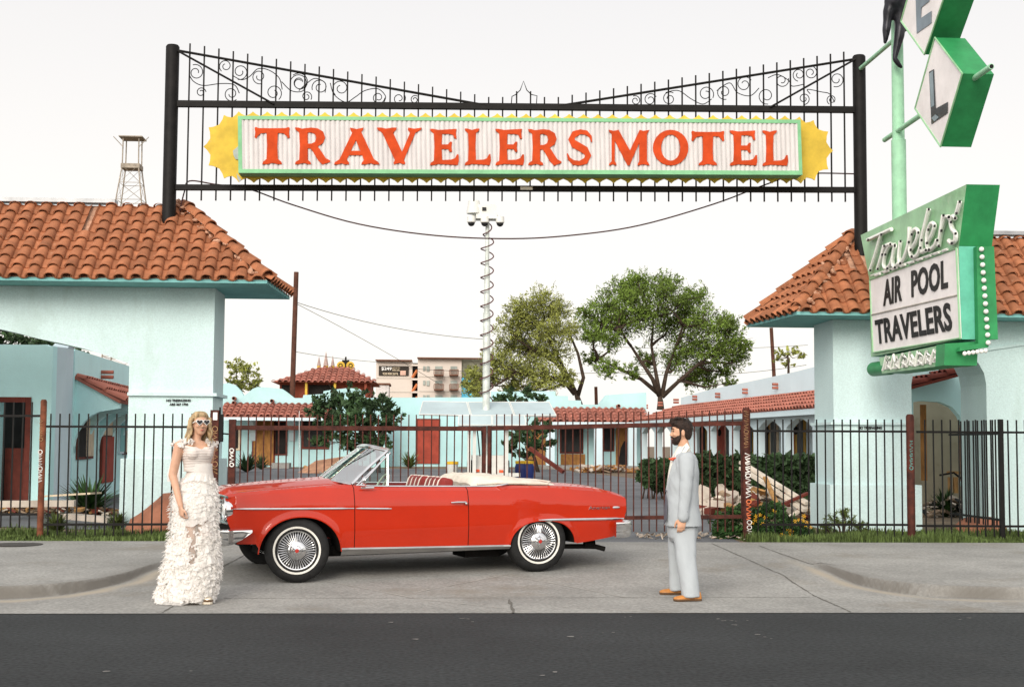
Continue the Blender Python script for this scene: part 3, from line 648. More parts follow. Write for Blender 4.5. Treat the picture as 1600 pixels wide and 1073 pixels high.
# pole and cross tubes
pb = atX(1405,300,6.66); PX,PY = 6.66, pb.y
mb = MB(); zj = atX(1401,221,6.66).z
mb.lathe([(0,2.9),(.102,2.9),(.102,zj),(.086,zj+.01),(.080,zj+2.6),(.08,12.6),(0,12.6)], (PX,PY,0), n=22); mb.build('pole', m_pole, gs, smooth=True)
for (p,q,xx) in (((1382,219),(1470,158),6.63),):
    a = atX(*p,xx); b = atX(*q,xx); mb = MB(); e0 = atX(1549,104,xx); mb.tube([(xx,a.y,a.z),(xx,e0.y,e0.z)], .035, 12); mb.build('cross_tube', m_pole, gs, smooth=True)
    mb = MB(); mb.tube([(xx,e0.y-.012,e0.z),(xx,e0.y+.01,e0.z)], .024, 12); mb.build('tube_end', m_black, gs)
mb = MB(); a = atY(1345,107,AY-.1); mb.tube([(a.x,AY-.1,a.z),(PX,PY,atX(1395,64,6.66).z)], .033, 12); mb.build('brace_tube', m_pole, gs, smooth=True)
# dark bronze figure hanging on the pole
m_brz = mat('dark_bronze', (.022,.022,.028), .35, var=.3, vs=6, metal=.3)
def fg(x,y,o=0): 
    p = atX(*c4(x,y),6.60-o); return p
mb = MB(); FY = PY-.25
def fy(x,y,o=0): return atY(*c4(x,y),FY-o)
for leg in ([(262,20,.10),(245,70,.085),(238,120,.062),(232,170,.06),(228,225,.035)],[(305,30,.125),(312,80,.10),(308,150,.075),(305,200,.075),(290,270,.055),(278,330,.036)]):
    mb.tube([fy(a,b) for a,b,_ in leg], [r for *_,r in leg], 12)
mb.tube([fy(228,222),fy(224,240),fy(220,244)],[.034,.03,.02],8); mb.tube([fy(275,325),fy(290,345),fy(310,372),fy(322,381)],[.036,.042,.034,.018],8)
mb.ball(fy(285,10), (.17,.14,.16), 12, 8); mb.tube([fy(285,10),fy(290,-80),fy(300,-150),fy(300,-190)],[.15,.12,.17,.06],12); mb.ball(fy(302,-225), (.10,.11,.13), 12, 8)
mb.tube([fy(270,-150),fy(230,-80),fy(250,0),fy(262,50)],[.05,.045,.035,.03],8); mb.tube([fy(330,-150),fy(345,-60),fy(335,60),fy(345,175)],[.05,.045,.035,.025],8)
def remesh(mb, name, m, vox=.012, smooth=4, parent=None, disp=None, extra=None):
    me = mb.mesh(name, m, True, recalc=True); o = bpy.data.objects.new(name, me); COL.objects.link(o)
    md = o.modifiers.new('r','REMESH'); md.mode = 'VOXEL'; md.voxel_size = vox; md.use_smooth_shade = True
    if smooth: s_ = o.modifiers.new('s','SMOOTH'); s_.iterations = smooth; s_.factor = .5
    me2 = evalmesh(o, name); o.modifiers.clear(); o.data = me2; bpy.data.meshes.remove(me)
    if disp:
        nn_ = [v.normal.copy() for v in me2.vertices]; cc_ = [v.co.copy() for v in me2.vertices]; me2.vertices.foreach_set('co', [x_ for c_,n_ in zip(cc_,nn_) for x_ in (c_+n_*disp(c_))])
    me2.polygons.foreach_set('use_smooth', [True]*len(me2.polygons)); me2.update()
    if not len(me2.materials): me2.materials.append(m)
    if parent is not None: o.parent = parent
    return o
fo = remesh(mb, 'statue', m_brz, .02, 3); tag(fo, 'dark bronze bare legged figure hanging at the top of the green pole', 'statue')
# ------------------------------------------------------------------ fences and gate
FYY = 19.2
def xz(px,py,Y=FYY): return atY(px,py,Y)
def pickets(mb, x0, x1, sp, yt, yb, Y=FYY, w_=.017, bend=None):
    n = int(round((x1-x0)/sp))
    for i in range(n+1):
        px = x0+sp*i; a = xz(px,yt(px) if callable(yt) else yt,Y); b = xz(px,yb(px) if callable(yb) else yb,Y)
        X = xz(px,740,Y).x; mb.box(((X),Y,(a.z+b.z)/2),(w_,w_,a.z-b.z), Matrix.Rotation(random.uniform(-.004,.004),3,'Y'))
def rail(mb, x0, x1, y0, y1, h=.03, Y=FYY, d=.03):
    a = xz(x0,y0,Y); b = xz(x1,y1,Y); dd = b-a; R = dd.to_track_quat('X','Z').to_matrix(); mb.box((a+b)/2,(dd.length,d,h),R)
def post(px, yt, yb, r, parent, m, Y=FYY, sq=False, cap=True):
    a = xz(px,yt,Y); X = xz(px,(yt+yb)/2,Y).x; z0 = zd(Y)-.05; mb = MB()
    if sq: mb.box2((X-r,Y-r,z0),(X+r,Y+r,a.z))
    else: mb.lathe([(0,a.z+.012),(r*.7,a.z+.008),(r,a.z-.02),(r,z0),(0,z0)], (X,Y,0), n=16)
    return mb.build('post', m, parent, smooth=not sq)
fl = empty('iron_fence', 'black iron picket fence with brown posts in front of the left gatehouse', 'fence')
mb = MB(); pickets(mb, 77, 325, 14.72, 646, 836); mb.build('picket_row', m_black, fl)
mb = MB(); pickets(mb, -40, 47, 14.6, 628, 824, Y=19.24); mb.build('picket_row', m_black, fl)
for x0,x1,y0,y1 in ((66,330,666,667),(66,330,819,818.5)):
    mb = MB(); rail(mb,x0,x1,y0,y1); mb.build('rail', m_black, fl)
for x0,x1,y0,y1 in ((-45,65,649.5,649.5),(-45,65,803,803)):
    mb = MB(); rail(mb,x0,x1,y0,y1,Y=19.24); mb.build('rail', m_black, fl)
pL = post(65.5,625,836,.042,fl,m_rustp)
fr = empty('iron_fence', 'black iron picket fence on the right between the graffiti post and the corner', 'fence')
mb = MB(); pickets(mb, 1184, 1408, 13.25, 655, 838); mb.build('picket_row', m_black, fr)
mb = MB(); pickets(mb, 1446, 1562, 13.25, 655.5, 838); mb.build('picket_row', m_black, fr)
for x0,x1,y0,y1 in ((1172,1418,673,674),(1432,1620,674.5,675.5),(1190,1420,819,819.5),(1432,1620,821,822)):
    mb = MB(); rail(mb,x0,x1,y0,y1); mb.build('rail', m_black, fr)
post(1423,648,843,.055,fr,m_rust)
mb = MB(); pickets(mb, 1563, 1640, 13.25, 656, 838); mb.build('picket_row', m_black, fr)
# return panel running back from the corner
rp_ = MB(); a = xz(1562,655,FYY)
for k in range(9): rp_.box2((a.x-.009+.0*k,FYY+.16*(k+1)-.009,.42),(a.x+.009,FYY+.16*(k+1)+.009,a.z))
rp_.box2((a.x-.015,FYY+.01,1.68),(a.x+.015,FYY+1.9,1.71)); rp_.box2((a.x-.015,FYY+.01,.5),(a.x+.015,FYY+1.9,.53)); rp_.build('return_panel', m_black, fr)
mb = MB(); q = xz(1563,656); mb.box2((q.x-.03,FYY-.03,.2),(q.x+.03,FYY+.03,q.z+.01)); mb.build('post', m_black, fr)
# gate
gt = empty('driveway_gate', 'rusty brown double leaf picket gate closed across the motel driveway', 'gate')
GY = 19.32
def gp(px,py): return atY(px,py,GY)
def bar(mb, p, q, w_=.055, d=.05):
    a,b = gp(*p),gp(*q); dd = b-a; R = dd.to_track_quat('X','Z').to_matrix() if abs(dd.x) > abs(dd.z) else Matrix.Identity(3)
    mb.box((a+b)/2, (dd.length,d,w_) if abs(dd.x) > abs(dd.z) else (w_,d,abs(dd.z)), R)
for nm,xl,xr,ytl,ytr,ybl,ybr,tl,tr,sp in (('gate_leaf',363,757,668,669.5,812,811,647,648,11.95),('gate_leaf',764,1160,669,661,811,806.5,647,640.5,11.9)):
    mb = MB(); bar(mb,(xl,ytl),(xr,ytr),.06); bar(mb,(xl,ybl),(xr,ybr),.05)
    mb.box2((gp(xl,700).x-.02,GY-.028,gp(xl,ybl+3).z),(gp(xl,700).x+.02,GY+.028,gp(xl,ytl-4).z)); mb.box2((gp(xr,700).x-.02,GY-.028,gp(xr,ybr+3).z),(gp(xr,700).x+.02,GY+.028,gp(xr,ytr-4).z))
    lf = mb.build(nm, m_rust, gt); mb = MB(); n = int((xr-xl)/sp)
    for i in range(1,n):
        px = xl+sp*i; t = i/n; a = gp(px,lerp(tl,tr,t)); b = gp(px,830); mb.box((gp(px,740).x,GY,(a.z+b.z)/2),(.016,.016,a.z-b.z), Matrix.Rotation(random.uniform(-.006,.006),3,'Y'))
    mb.build('picket_row', m_rust, lf)
mb = MB(); a = gp(364,655); mb.box2((gp(357.5,700).x,GY-.05,.2),(gp(368,700).x,GY+.05,a.z)); mb.build('stile', m_rust, gt)
g2 = empty('gate_post', 'square black gate post with keypad box and yellow graffiti right of the bride', 'post')
mb = MB(); a = xz(335,640.5); b = xz(335,700); mb.box2((b.x-.055,FYY-.055,.15),(b.x+.055,FYY+.055,a.z)); mb.build('post', m_rust, g2)
mb = MB(); p = xz(333,644,FYY-.06); q = xz(339.5,656,FYY-.06); mb.box2((p.x,FYY-.062,q.z),(q.x,FYY-.056,p.z)); mb.build('sticker', m_white, g2)
mb = MB(); p = xz(342.5,647); q = xz(348,690); mb.box2((p.x,FYY-.04,q.z),(q.x,FYY+.06,p.z)); p = xz(344,636); mb.tube([(p.x,FYY,1.5),(p.x,FYY,p.z)],.012,6); mb.build('lock_box', m_black, g2)
mb = MB(); mb.tube([xz(347,677),xz(357,678)],.012,6); mb.build('latch_arm', m_black, g2)
g3 = empty('gate_post', 'rusty round gate post covered in white and orange graffiti right of the groom', 'post')
post(1166.5,638,850,.055,g3,m_rust)
# braced posts at the middle of the gate
g4 = empty('gate_post', 'pair of short brown timber posts where the two gate leaves meet', 'post')
for px,y0 in ((755.5,672),(766,673)): 
    mb = MB(); a = atY(px,y0,19.5); b = atY(px,850,19.5); mb.box2((a.x-.022,19.47,b.z-.1),(a.x+.022,19.53,a.z)); mb.build('post', m_rust, g4)
def scribble(parent, px, y0, y1, wpx, m, Y, n, seed, r=.006, slant=0):
    random.seed(seed); mb = MB(); h = (y1-y0)/n
    for k in range(n):
        y = y0+h*k; c = px+slant*k; kind = random.choice('zosvm')
        if kind == 'o': P = [(c+wpx*.45*math.cos(t*.7), y+h*.45+h*.38*math.sin(t*.7)) for t in range(10)]
        elif kind == 'z': P = [(c-wpx*.45,y),(c+wpx*.45,y+h*.25),(c-wpx*.3,y+h*.5),(c+wpx*.45,y+h*.8)]
        elif kind == 's': P = [(c+wpx*.4,y),(c-wpx*.4,y+h*.15),(c-wpx*.1,y+h*.45),(c+wpx*.4,y+h*.6),(c-wpx*.45,y+h*.9)]
        elif kind == 'v': P = [(c-wpx*.45,y),(c+wpx*.45,y+h*.4),(c-wpx*.45,y+h*.85)]
        else: P = [(c-wpx*.4,y+h*.1),(c+wpx*.4,y+h*.1),(c-wpx*.2,y+h*.4),(c+wpx*.4,y+h*.6),(c-wpx*.4,y+h*.85)]
        mb.tube([atY(a,b,Y) for a,b in P], r, 5)
    return mb.build('graffiti', m, parent)
m_gw = mat('white_spray',(.72,.70,.66),.7); m_gy = mat('ochre_spray',(.42,.26,.12),.7); m_gor = mat('orange_spray',(.62,.16,.06),.7); m_gtl = mat('teal_spray',(.12,.40,.36),.7)
scribble(fl, 63, 702, 754, 7, m_gw, FYY-.05, 6, 3); scribble(fl, 64, 655, 690, 6, m_gy, FYY-.05, 5, 9, .003)
scribble(g2, 336, 665, 742, 9, m_gy, FYY-.06, 7, 4, .004)
scribble(gt, 362, 700, 730, 7, m_gw, GY-.055, 4, 8, .008)
scribble(g3, 1168, 708, 778, 9, m_gw, FYY-.057, 9, 12, .008, .2); scribble(g3, 1166, 642, 700, 8, m_gy, FYY-.057, 8, 2, .003); scribble(g3, 1170, 780, 812, 8, m_gor, FYY-.057, 4, 21, .008); scribble(g3, 1171, 812, 836, 8, m_gw, FYY-.057, 3, 22, .005)
scribble(fr, 1424, 688, 735, 6, m_gtl, FYY-.057, 6, 17, .004)
# ------------------------------------------------------------------ the motel around the court
def v2(p): return Vector((p.x,p.y,0))
def panel(mb, O, d, n, u0, u1, z0, z1, off=.02, th=.03):
    """flat box on a wall line: O start, d along, n outwards"""
    P = [O+d*u0+n*off+Vector((0,0,z0)), O+d*u1+n*off+Vector((0,0,z0)), O+d*u1+n*off+Vector((0,0,z1)), O+d*u0+n*off+Vector((0,0,z1))]
    mb.prism(P, n*th)
def opening(parent, O, d, n, u0, u1, z0, z1, name, m, fm=None, fw=.07, arch=False, depth=.04):
    fr_ = MB()
    panel(fr_, O,d,n,u0-fw,u1+fw,z0-(0 if name=='door' else fw),z1+fw,.003,depth); f = fr_.build('frame' if name!='board' else 'surround', fm or m_brown, parent)
    mb = MB(); panel(mb, O,d,n,u0,u1,z0,z1,.003+depth,.012); mb.build(name, m, parent); return f
m_win = mat('dark_window', (.012,.012,.012), .5, var=.5, vs=2)
m_yb = mat('yellow_board', (.45,.27,.05), .8, var=.15, vs=3); m_rb = mat('red_board',(.30,.05,.03),.8)
def awning_tiles(parent, E0, E1, ez, ax, rise, wd, sp=.26, course=.42, name='awning_roof'):
    """E0-E1 eave line (XY), tiles climb towards ax"""
    d = (E1-E0); Ln = d.length; d.normalize(); s = (ax*wd+Vector((0,0,rise))); sl_ = s.length; s.normalize(); w_ = d.cross(s).normalized()
    if w_.z < 0: w_ = -w_
    mb = MB(); O = E0+Vector((0,0,ez))
    mb.prism([O-w_*.05,O+d*Ln-w_*.05,O+d*Ln+s*sl_-w_*.05,O+s*sl_-w_*.05], w_*.05)
    k = 0
    while k < Ln: 
        tile_row(mb, O, d, s, w_, k+sp/2, -.06, sl_, course, .10, 5); k += sp
    return mb.build(name, m_tile2, parent, smooth=False)
# right wing, receding
mw = empty('motel_wing', 'pale blue motel wing with arcade and pink tiled awning right of the court', 'motel')
E1 = v2(atY(1263,638,36)); E0 = v2(atY(992,657,57)); d = (E1-E0).normalized(); nn = Vector((d.y,-d.x,0)); nn = nn if nn.x < 0 else -nn   # nn points into the court (left)
E1 = E1+d*5; Ln = (E1-E0).length; EZ = 2.42
Wd = 1.9; W0 = E0-nn*Wd; 
def zwall(t): return interp([(0,3.45),(.18,3.62),(.35,3.68),(.55,3.78),(.78,3.98),(1,4.1)], t)
zg_ = lambda P: zd(P.y)-.05
n = 30; top = [W0+d*Ln*i/n+Vector((0,0,zwall(i/n))) for i in range(n+1)]
mb = MB(); mb.prism([W0+Vector((0,0,.2)),W0+d*Ln+Vector((0,0,.2))]+top[::-1], -nn*.3); mb.build('wall', m_wallw, mw)
mb = MB(); mb.prism([E0+nn*-.05+Vector((0,0,.3)), W0+Vector((0,0,.3)), W0+d*Ln+Vector((0,0,.3)), E1+nn*-.05+Vector((0,0,.3))], (0,0,.22)); mb.build('walkway', m_conc, mw)
aw = awning_tiles(mw, E0, E1, EZ+.06, -nn, .62, Wd)
# arcade beam with arches on slim piers
npier = 11; pitch = Ln/(npier-1); pw = .42; poly = []
for i in range(npier):
    c = i*pitch
    poly += [(c-pw/2,2.0),(c-pw/2,.35),(c+pw/2,.35),(c+pw/2,2.0)] if 0 < i < npier-1 else ([(0,.35),(pw/2,.35),(pw/2,2.0)] if i == 0 else [(c-pw/2,2.0),(c-pw/2,.35),(c,.35)])
    if i < npier-1:
        for k in range(1,8):
            t = k/8; poly.append((c+pw/2+(pitch-pw)*t, 2.0+.26*math.sin(math.pi*t)))
poly += [(Ln,EZ+.05),(0,EZ+.05)]
mb = MB(); O_ = E0-nn*.25; mb.prism([O_+d*a+Vector((0,0,b)) for a,b in poly], -nn*.22); mb.build('arcade', m_wallw, mw)
mb = MB(); mb.prism([E0+nn*.02+Vector((0,0,EZ-.10)),E1+nn*.02+Vector((0,0,EZ-.10)),E1+nn*.02+Vector((0,0,EZ+.05)),E0+nn*.02+Vector((0,0,EZ+.05))], -nn*.06); mb.build('fascia', m_wallw, mw)
random.seed(3)
cols = [m_yb,m_cream,m_cream,m_yb,m_cream,m_yb,m_cream,m_yb,m_cream,m_yb]
for i in range(npier-1):
    c = i*pitch
    opening(mw, W0,d,nn, c+.55,c+1.35,.55,2.35,'door', [m_brown,m_dark,m_rb][i%3], m_yb)
    opening(mw, W0,d,nn, c+1.6,c+2.15,.95,2.3,'window', m_win, cols[i], .14)
    if i < 4: continue
    mb = MB(); p = O_+d*c-nn*.35+Vector((0,0,1.95)); mb.ball(p,(.07,.07,.12),8,6); mb.tube([p+Vector((0,0,.1)),p+nn*.12+Vector((0,0,.16))],.02,5); mb.build('wall_lamp', m_black, mw)
for px,py in ((1011,635),(1034,631),(1059,626.5),(1089,621.5),(1125,617.5),(1168,611),(1215.5,603)):
    r = ray(px,py); den = r.x*nn.x+r.y*nn.y; t = (W0.x*nn.x+W0.y*nn.y)/den; p = Vector((r.x*t,r.y*t,H+r.z*t)); mb = MB()
    for o_ in (-.055,.055): mb.lathe([(.035,0),(.045,0),(.045,.22),(.035,.22)], p+Vector((0,0,o_))-nn*.04, nn, 10)
    mb.build('scupper', m_tile2, mw)
# back wing
bw = empty('motel_wing', 'turquoise motel wing closing the back of the court behind the security trailer', 'motel')
BY = 60
def bx3(px,py,Y=BY): return atY(px,py,Y)
mb = MB(); prof = [(540,740),(540,622),(600,621),(768,620.5),(768,611.5),(868,611),(868,618),(888,618.5),(888,625),(908,625.5),(908,631.5),(935,632),(947,617),(990,614),(1010,613),(1010,742)]
P = [bx3(a,b) for a,b in prof]; P[0].z = .3; P[-1].z = .3; mb.prism(P, (0,.35,0)); mb.build('wall', m_wallf, bw)
BO = Vector((0,BY,0)); BD = Vector((1,0,0)); BN = Vector((0,-1,0))
def bopen(px0,px1,py0,py1,name,m,fm=None,fw=.07,par=None,Y=BY): 
    a,b = atY(px0,py0,Y),atY(px1,py1,Y); return opening(par or bw, Vector((0,Y,0)),BD,BN,a.x,b.x,b.z,a.z,name,m,fm,fw)
bopen(653,685,656,724,'door',m_rb,m_brown,.06)
bopen(877,909,663,706,'window',m_win,m_brown,.06); bopen(876,914,709,736,'board',m_ply,m_ply,.0); bopen(944,958,666,703,'window',m_win,m_brown,.05); bopen(822,852,664,734,'board',m_ply,m_ply,.0)
# arched boarded doorway
mb = MB(); a,b = bx3(962,735),bx3(990,664); cx=(a.x+b.x)/2; rr_=(b.x-a.x)/2
mb.prism([(a.x,BY-.01,a.z),(b.x,BY-.01,a.z)]+[(cx+rr_*math.cos(t*math.pi/8),BY-.01,b.z-rr_*.6+rr_*.6*math.sin(t*math.pi/8)) for t in range(9)], (0,-.04,0)); mb.build('boarded_door', m_ply, bw)
mb = MB(); p,q = bx3(964,690),bx3(986,734); mb.prism([(p.x,BY-.055,q.z),(q.x,BY-.055,q.z),(q.x,BY-.055,p.z-.1),(q.x-.3,BY-.055,p.z+.05),(p.x+.15,BY-.055,p.z-.25)], (0,-.01,0)); mb.build('door_gap', m_dark, bw)
a,b = atY(842,661,58),atY(1000,657,58); awning_tiles(bw, Vector((a.x,58.1,0)), Vector((b.x+.4,58.1,0)), EZ+.05, Vector((0,1,0)), .6, 1.85)
mb = MB(); mb.box2((a.x,58.1,EZ-.1),(b.x+.3,58.16,EZ+.04)); mb.build('fascia', m_wallw, bw)
for px,py in ((965,637.6),): 
    mb = MB()
    for o_ in (-.09,.09): mb.lathe([(.06,0),(.075,0),(.075,.4),(.06,.4)], bx3(px,py)+Vector((0,0,o_)), (0,-1,0), 10)
    mb.build('scupper', m_tile2, bw)
for px in (860,935,988):
    a = atY(px,700,58.3); mb = MB(); mb.box2((a.x-.17,58.2,.4),(a.x+.17,58.5,EZ)); mb.build('pier', m_wallw, bw)
mb = MB(); a = atY(850,740,56); b = atY(1003,740,56); mb.box2((a.x,56.5,.35),(b.x,BY,.68)); mb.build('walkway', m_conc, bw)
# left wing seen right of the pillar and through the left arch
lw = empty('motel_wing', 'turquoise motel wing with scalloped parapet and plywood door on the left of the court', 'motel')
LY = 58
sc_ = [(345,740),(345,600),(357,598),(368,602),(376,610),(381,618.5),(388,613),(395,607),(403,604.3),(420,605),(441,607.5),(449,613),(460,621.7),(473,621.7),(474,617),(505,615.5),(505.5,611),(520,608.5),(545,606),(562,607.5),(568,613),(571,621.7),(606,623),(606,740)]
P = [atY(a,b,LY) for a,b in sc_]; P[0].z = .3; P[-1].z = .3; mb = MB(); mb.prism(P,(0,.35,0)); mb.build('wall', m_wallf, lw)
a = atY(340,642,56.2); b = atY(512,651,56.2); awning_tiles(lw, Vector((a.x,56.2,0)), Vector((b.x,56.2,0)), 2.55, Vector((0,1,0)), .55, 1.8)
mb = MB(); mb.box2((a.x,56.2,2.40),(b.x,56.27,2.52)); mb.build('fascia', m_wallw, lw)
bopen(397,427,656,726,'door',m_ply,m_brown,.06,lw,LY); bopen(431,447,660,709,'window',m_dark,m_brown,.05,lw,LY); bopen(475,511,657,698,'window',m_win,m_brown,.09,lw,LY); bopen(362,372,668,700,'window',m_dark,m_cream,.08,lw,LY)
for px in (388,451):
    a = atY(px,700,56.4); mb = MB(); mb.prism([(a.x-.12,56.4,2.42),(a.x-.12,57.95,2.42),(a.x-.12,57.95,1.6),(a.x-.12,57.7,1.95),(a.x-.12,57.2,2.2)], (.24,0,0)); mb.build('bracket', m_wallw, lw)
mb = MB(); a = atY(425,735,56); b = atY(452,735,56); mb.box2((a.x,55.8,.5),(b.x,56.8,.75)); mb.build('step', m_conc, lw)
for px,py in ((367,626),(426,630)):
    mb = MB()
    for o_ in (-.09,.09): mb.lathe([(.06,0),(.075,0),(.075,.4),(.06,.4)], atY(px,py,LY)+Vector((0,0,o_)), (0,-1,0), 10)
    mb.build('scupper', m_tile2, lw)
# near part of the left wing
nw = empty('motel_room', 'turquoise motel room with arched window niche seen through the left arch', 'motel')
A0 = v2(atY(113,700,27)); A1 = v2(atY(345,700,57)); dd = (A1-A0).normalized(); n2 = Vector((dd.y,-dd.x,0)); n2 = n2 if n2.x > 0 else -n2
A1 = A0+dd*22
mb = MB(); mb.prism([A0+Vector((0,0,.2)),A1+Vector((0,0,.2)),A1+Vector((0,0,3.35)),A0+Vector((0,0,3.24))], -n2*.3); mb.build('wall', m_walln, nw)
def onL(px,py):
    r = ray(px,py); t = (A0.x*n2.x+A0.y*n2.y)/(r.x*n2.x+r.y*n2.y); p = Vector((r.x*t,r.y*t,0)); return (p-A0).dot(dd), H+r.z*t
for x0,x1,y0,y1,m,f,nm in ((121,132,632,713,m_dark,m_brown,'window'),(132,142,630,712,m_cream,m_brown,'board'),(158,172,640,680,m_cream,m_brown,'window'),(186,192,640,705,m_teal,m_wallw,'window'),(193,200,638,706,m_cream,m_brown,'board'),(157,173,682,752,m_rb,m_brown,'door')):
    u0_,za = onL(x0,y0); u1_,zb_ = onL(x1,y1); opening(nw,A0,dd,n2,u0_,u1_,zb_,za,nm,m,f,.05)
wdt = .85
E_ = A0+n2*wdt; aw2 = awning_tiles(nw, E_+dd*.05, E_+dd*20, 2.28, -n2, .46, wdt)
for k in range(0,12):
    B_ = A0+dd*(1.35*k+.1); mb = MB(); pts = [(0,2.68),(wdt*.97,2.26),(wdt*.97,2.14),(wdt*.72,2.1)]+[(wdt*.72-.62*math.sin(t*math.pi/12), 2.1-.75*(1-math.cos(t*math.pi/12))) for t in range(1,7)]+[(0,1.3)]
    mb.prism([B_+n2*a+Vector((0,0,b)) for a,b in pts], dd*.2); mb.build('bracket', m_walln, nw)
u0_,za = onL(158,585)
mb = MB()
for o_ in (-.05,.05): mb.lathe([(.03,0),(.04,0),(.04,.25),(.03,.25)], A0+dd*u0_+Vector((0,0,za+o_)), n2, 10)
mb.build('scupper', m_tile2, nw)
hb = empty('motel_office', 'turquoise building with broken parapet and open brown doorway at the far left', 'building')
HY = 25.2; P = [atY(*p,HY) for p in ((-200,536),(60,538.5),(72,538),(76,541),(83,540))]; xr = P[-1].x; xl = P[0].x
dl_,dr_ = atY(0,620,HY),atY(45,764,HY); gz = .2
mb = MB(); mb.prism([(xl,HY,gz),(dl_.x,HY,gz),(dl_.x,HY,dl_.z),(dr_.x,HY,dl_.z),(dr_.x,HY,gz),(xr,HY,gz)]+P[::-1], (0,.3,0)); mb.build('wall', m_walln, hb)
q = atY(113,547,27.0); mb = MB(); mb.prism([(xr,HY+.3,gz),(A0.x-.02,27.0,gz),(A0.x-.02,27.0,q.z),(xr+.12,HY+.9,3.30),(xr+.1,HY+.6,3.18),(xr,HY+.3,P[-1].z)], (-.3,0,0)); mb.build('side_wall', m_wallw, hb)
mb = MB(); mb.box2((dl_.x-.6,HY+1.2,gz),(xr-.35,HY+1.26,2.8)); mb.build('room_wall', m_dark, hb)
mb = MB(); 
for a,b in ((dr_.x-.09,dr_.x),): mb.box2((a,HY-.03,gz),(b,HY+.1,dl_.z-.001))
mb.box2((dl_.x,HY-.03,dl_.z-.09),(dr_.x-.092,HY+.1,dl_.z)); mb.build('door_frame', m_brown, hb)
mb = MB(); p = atY(0,700,HY); q = atY(28,764,HY); mb.box2((dl_.x,HY+.4,gz),(q.x,HY+.45,p.z)); mb.build('door_panel', m_brown, hb)
# wall behind the right arch with a big ragged opening
rb = empty('motel_room', 'turquoise room wall with a big ragged arched hole behind the right end of the fence', 'motel')
RY = 25.5; P0 = atY(1400,690,RY); P1 = atY(1600,690,RY)
hole = [(1427,826),(1427,628),(1440,626),(1470,628),(1488,636),(1500,650),(1508,668),(1512,690),(1512,740),(1506,755),(1512,775),(1505,800),(1508,826)]
T = [atY(a,b,RY) for a,b in ((1405,540),(1620,540))]; hp = [atY(*h_,RY) for h_ in hole]; hp[0].z = .2; hp[-1].z = .2
mb = MB(); mb.prism([Vector((P0.x,RY,.2))]+hp+[Vector((P1.x,RY,.2)),T[1],T[0]], (0,.2,0)); mb.build('wall', m_walln, rb)
mb = MB(); a,b = atY(1400,600,26.6),atY(1560,600,26.6); mb.box2((a.x,26.6,.2),(b.x,26.7,3.2)); mb.build('inner_wall', mat('beige_plaster',(.40,.34,.25),.9,var=.08,vs=1.5,stain=((.28,.22,.15),.58,.6,2)), rb)
mb = MB(); mb.box2((atY(1428,0,RY).x,RY-.03,.9),(atY(1437,0,RY).x,RY-.005,atY(1437,632,RY).z)); mb.build('board', m_ply, rb)
a = atY(1424,608,24.6); b = atY(1517,583,24.6); mb = MB(); s_ = (b-a); O_ = a; sl_ = s_.length; s_.normalize(); w_ = Vector((-s_.z,0,s_.x)); dd3 = Vector((0,1,0))
mb.prism([O_,O_+s_*sl_,O_+s_*sl_+Vector((0,.8,0)),O_+Vector((0,.8,0))], (0,0,.05)); k = 0
while k < .8: tile_row(mb, O_+Vector((0,0,.05)), dd3, s_, w_, k+.12, 0, sl_, .35, .12, 6); k += .25
mb.build('awning_roof', mat('dark_clay_tile',(.16,.035,.022),.85,tint=.2), rb)
mb = MB(); mb.prism([atY(1500,668,RY-.03),atY(1508,690,RY-.03),atY(1512,745,RY-.03),atY(1504,760,RY-.03),atY(1500,720,RY-.03)],(0,.02,0)); mb.build('broken_edge', m_mortar, rb)
mb = MB(); mb.tube([atY(1524,575,RY-.06),atY(1525,690,RY-.06),atY(1520,700,RY-.06),atY(1507,805,RY-.06)], .02, 6); mb.build('pipe', m_wallw, rb)
mb = MB(); wbox(mb, 1513, 1525, 696, 713, RY-.05, RY-.12, RY-.01); mb.build('meter_box', m_wallw, rb)
mb = MB(); mb.tube([atY(x_,y_,RY-.12) for x_,y_ in ((1468,742),(1490,738),(1508,752),(1523,775),(1537,800),(1540,818),(1533,832))], .02, 6); mb.build('loose_pipe', m_black, rb)
mb = MB()
for p,q in (((1480,738),(1512,738)),((1486,745),(1482,778)),((1496,745),(1490,770))): a=atY(*p,RY-.1); b=atY(*q,RY-.1); mb.box((a+b)/2, (max(abs(a.x-b.x),.05),.06,max(abs(a.z-b.z),.05)))
mb.build('broken_lath', m_wood, rb)
# ------------------------------------------------------------------ buildings beyond the court
m_tan = mat('tan_render', (.60,.53,.47), .9, var=.03, vs=.3); m_tan2 = mat('dark_brown_trim',(.14,.06,.035),.8); m_glass = mat('pale_glass',(.30,.33,.30),.25,var=.2,vs=1)
m_pink = mat('brown_red_wall',(.24,.06,.035),.9,var=.1); m_gold = mat('yellow_trim',(.55,.36,.04),.6)
ap = empty('apartment_building', 'tan four storey apartment block with a dark leasing banner beyond the court', 'building')
AYb = 125
def A_(px,py,o=0): return atY(px,py,AYb-o)
def abox(x0,x1,y0,y1,name,m,o=.0,th=.3,par=None):
    a,b = A_(x0,y0,o),A_(x1,y1,o); mb = MB(); mb.box2((a.x,a.y-th,b.z),(b.x,a.y,a.z)); return mb.build(name,m,par or ap)
mb = MB(); a,b = A_(588,563),A_(643,700); mb.box2((a.x,AYb,.4),(b.x,AYb+14,a.z)); mb.build('wall', m_tan, ap)
mb = MB(); a,b = A_(653,560),A_(720,700); mb.box2((a.x,AYb-.4,.4),(b.x,AYb+14,a.z)); mb.build('wall', m_tan, ap)
mb = MB(); a,b = A_(643,565),A_(653,700); mb.box2((a.x,AYb+2,.4),(b.x,AYb+14,a.z)); mb.build('stair_recess', m_dark, ap)
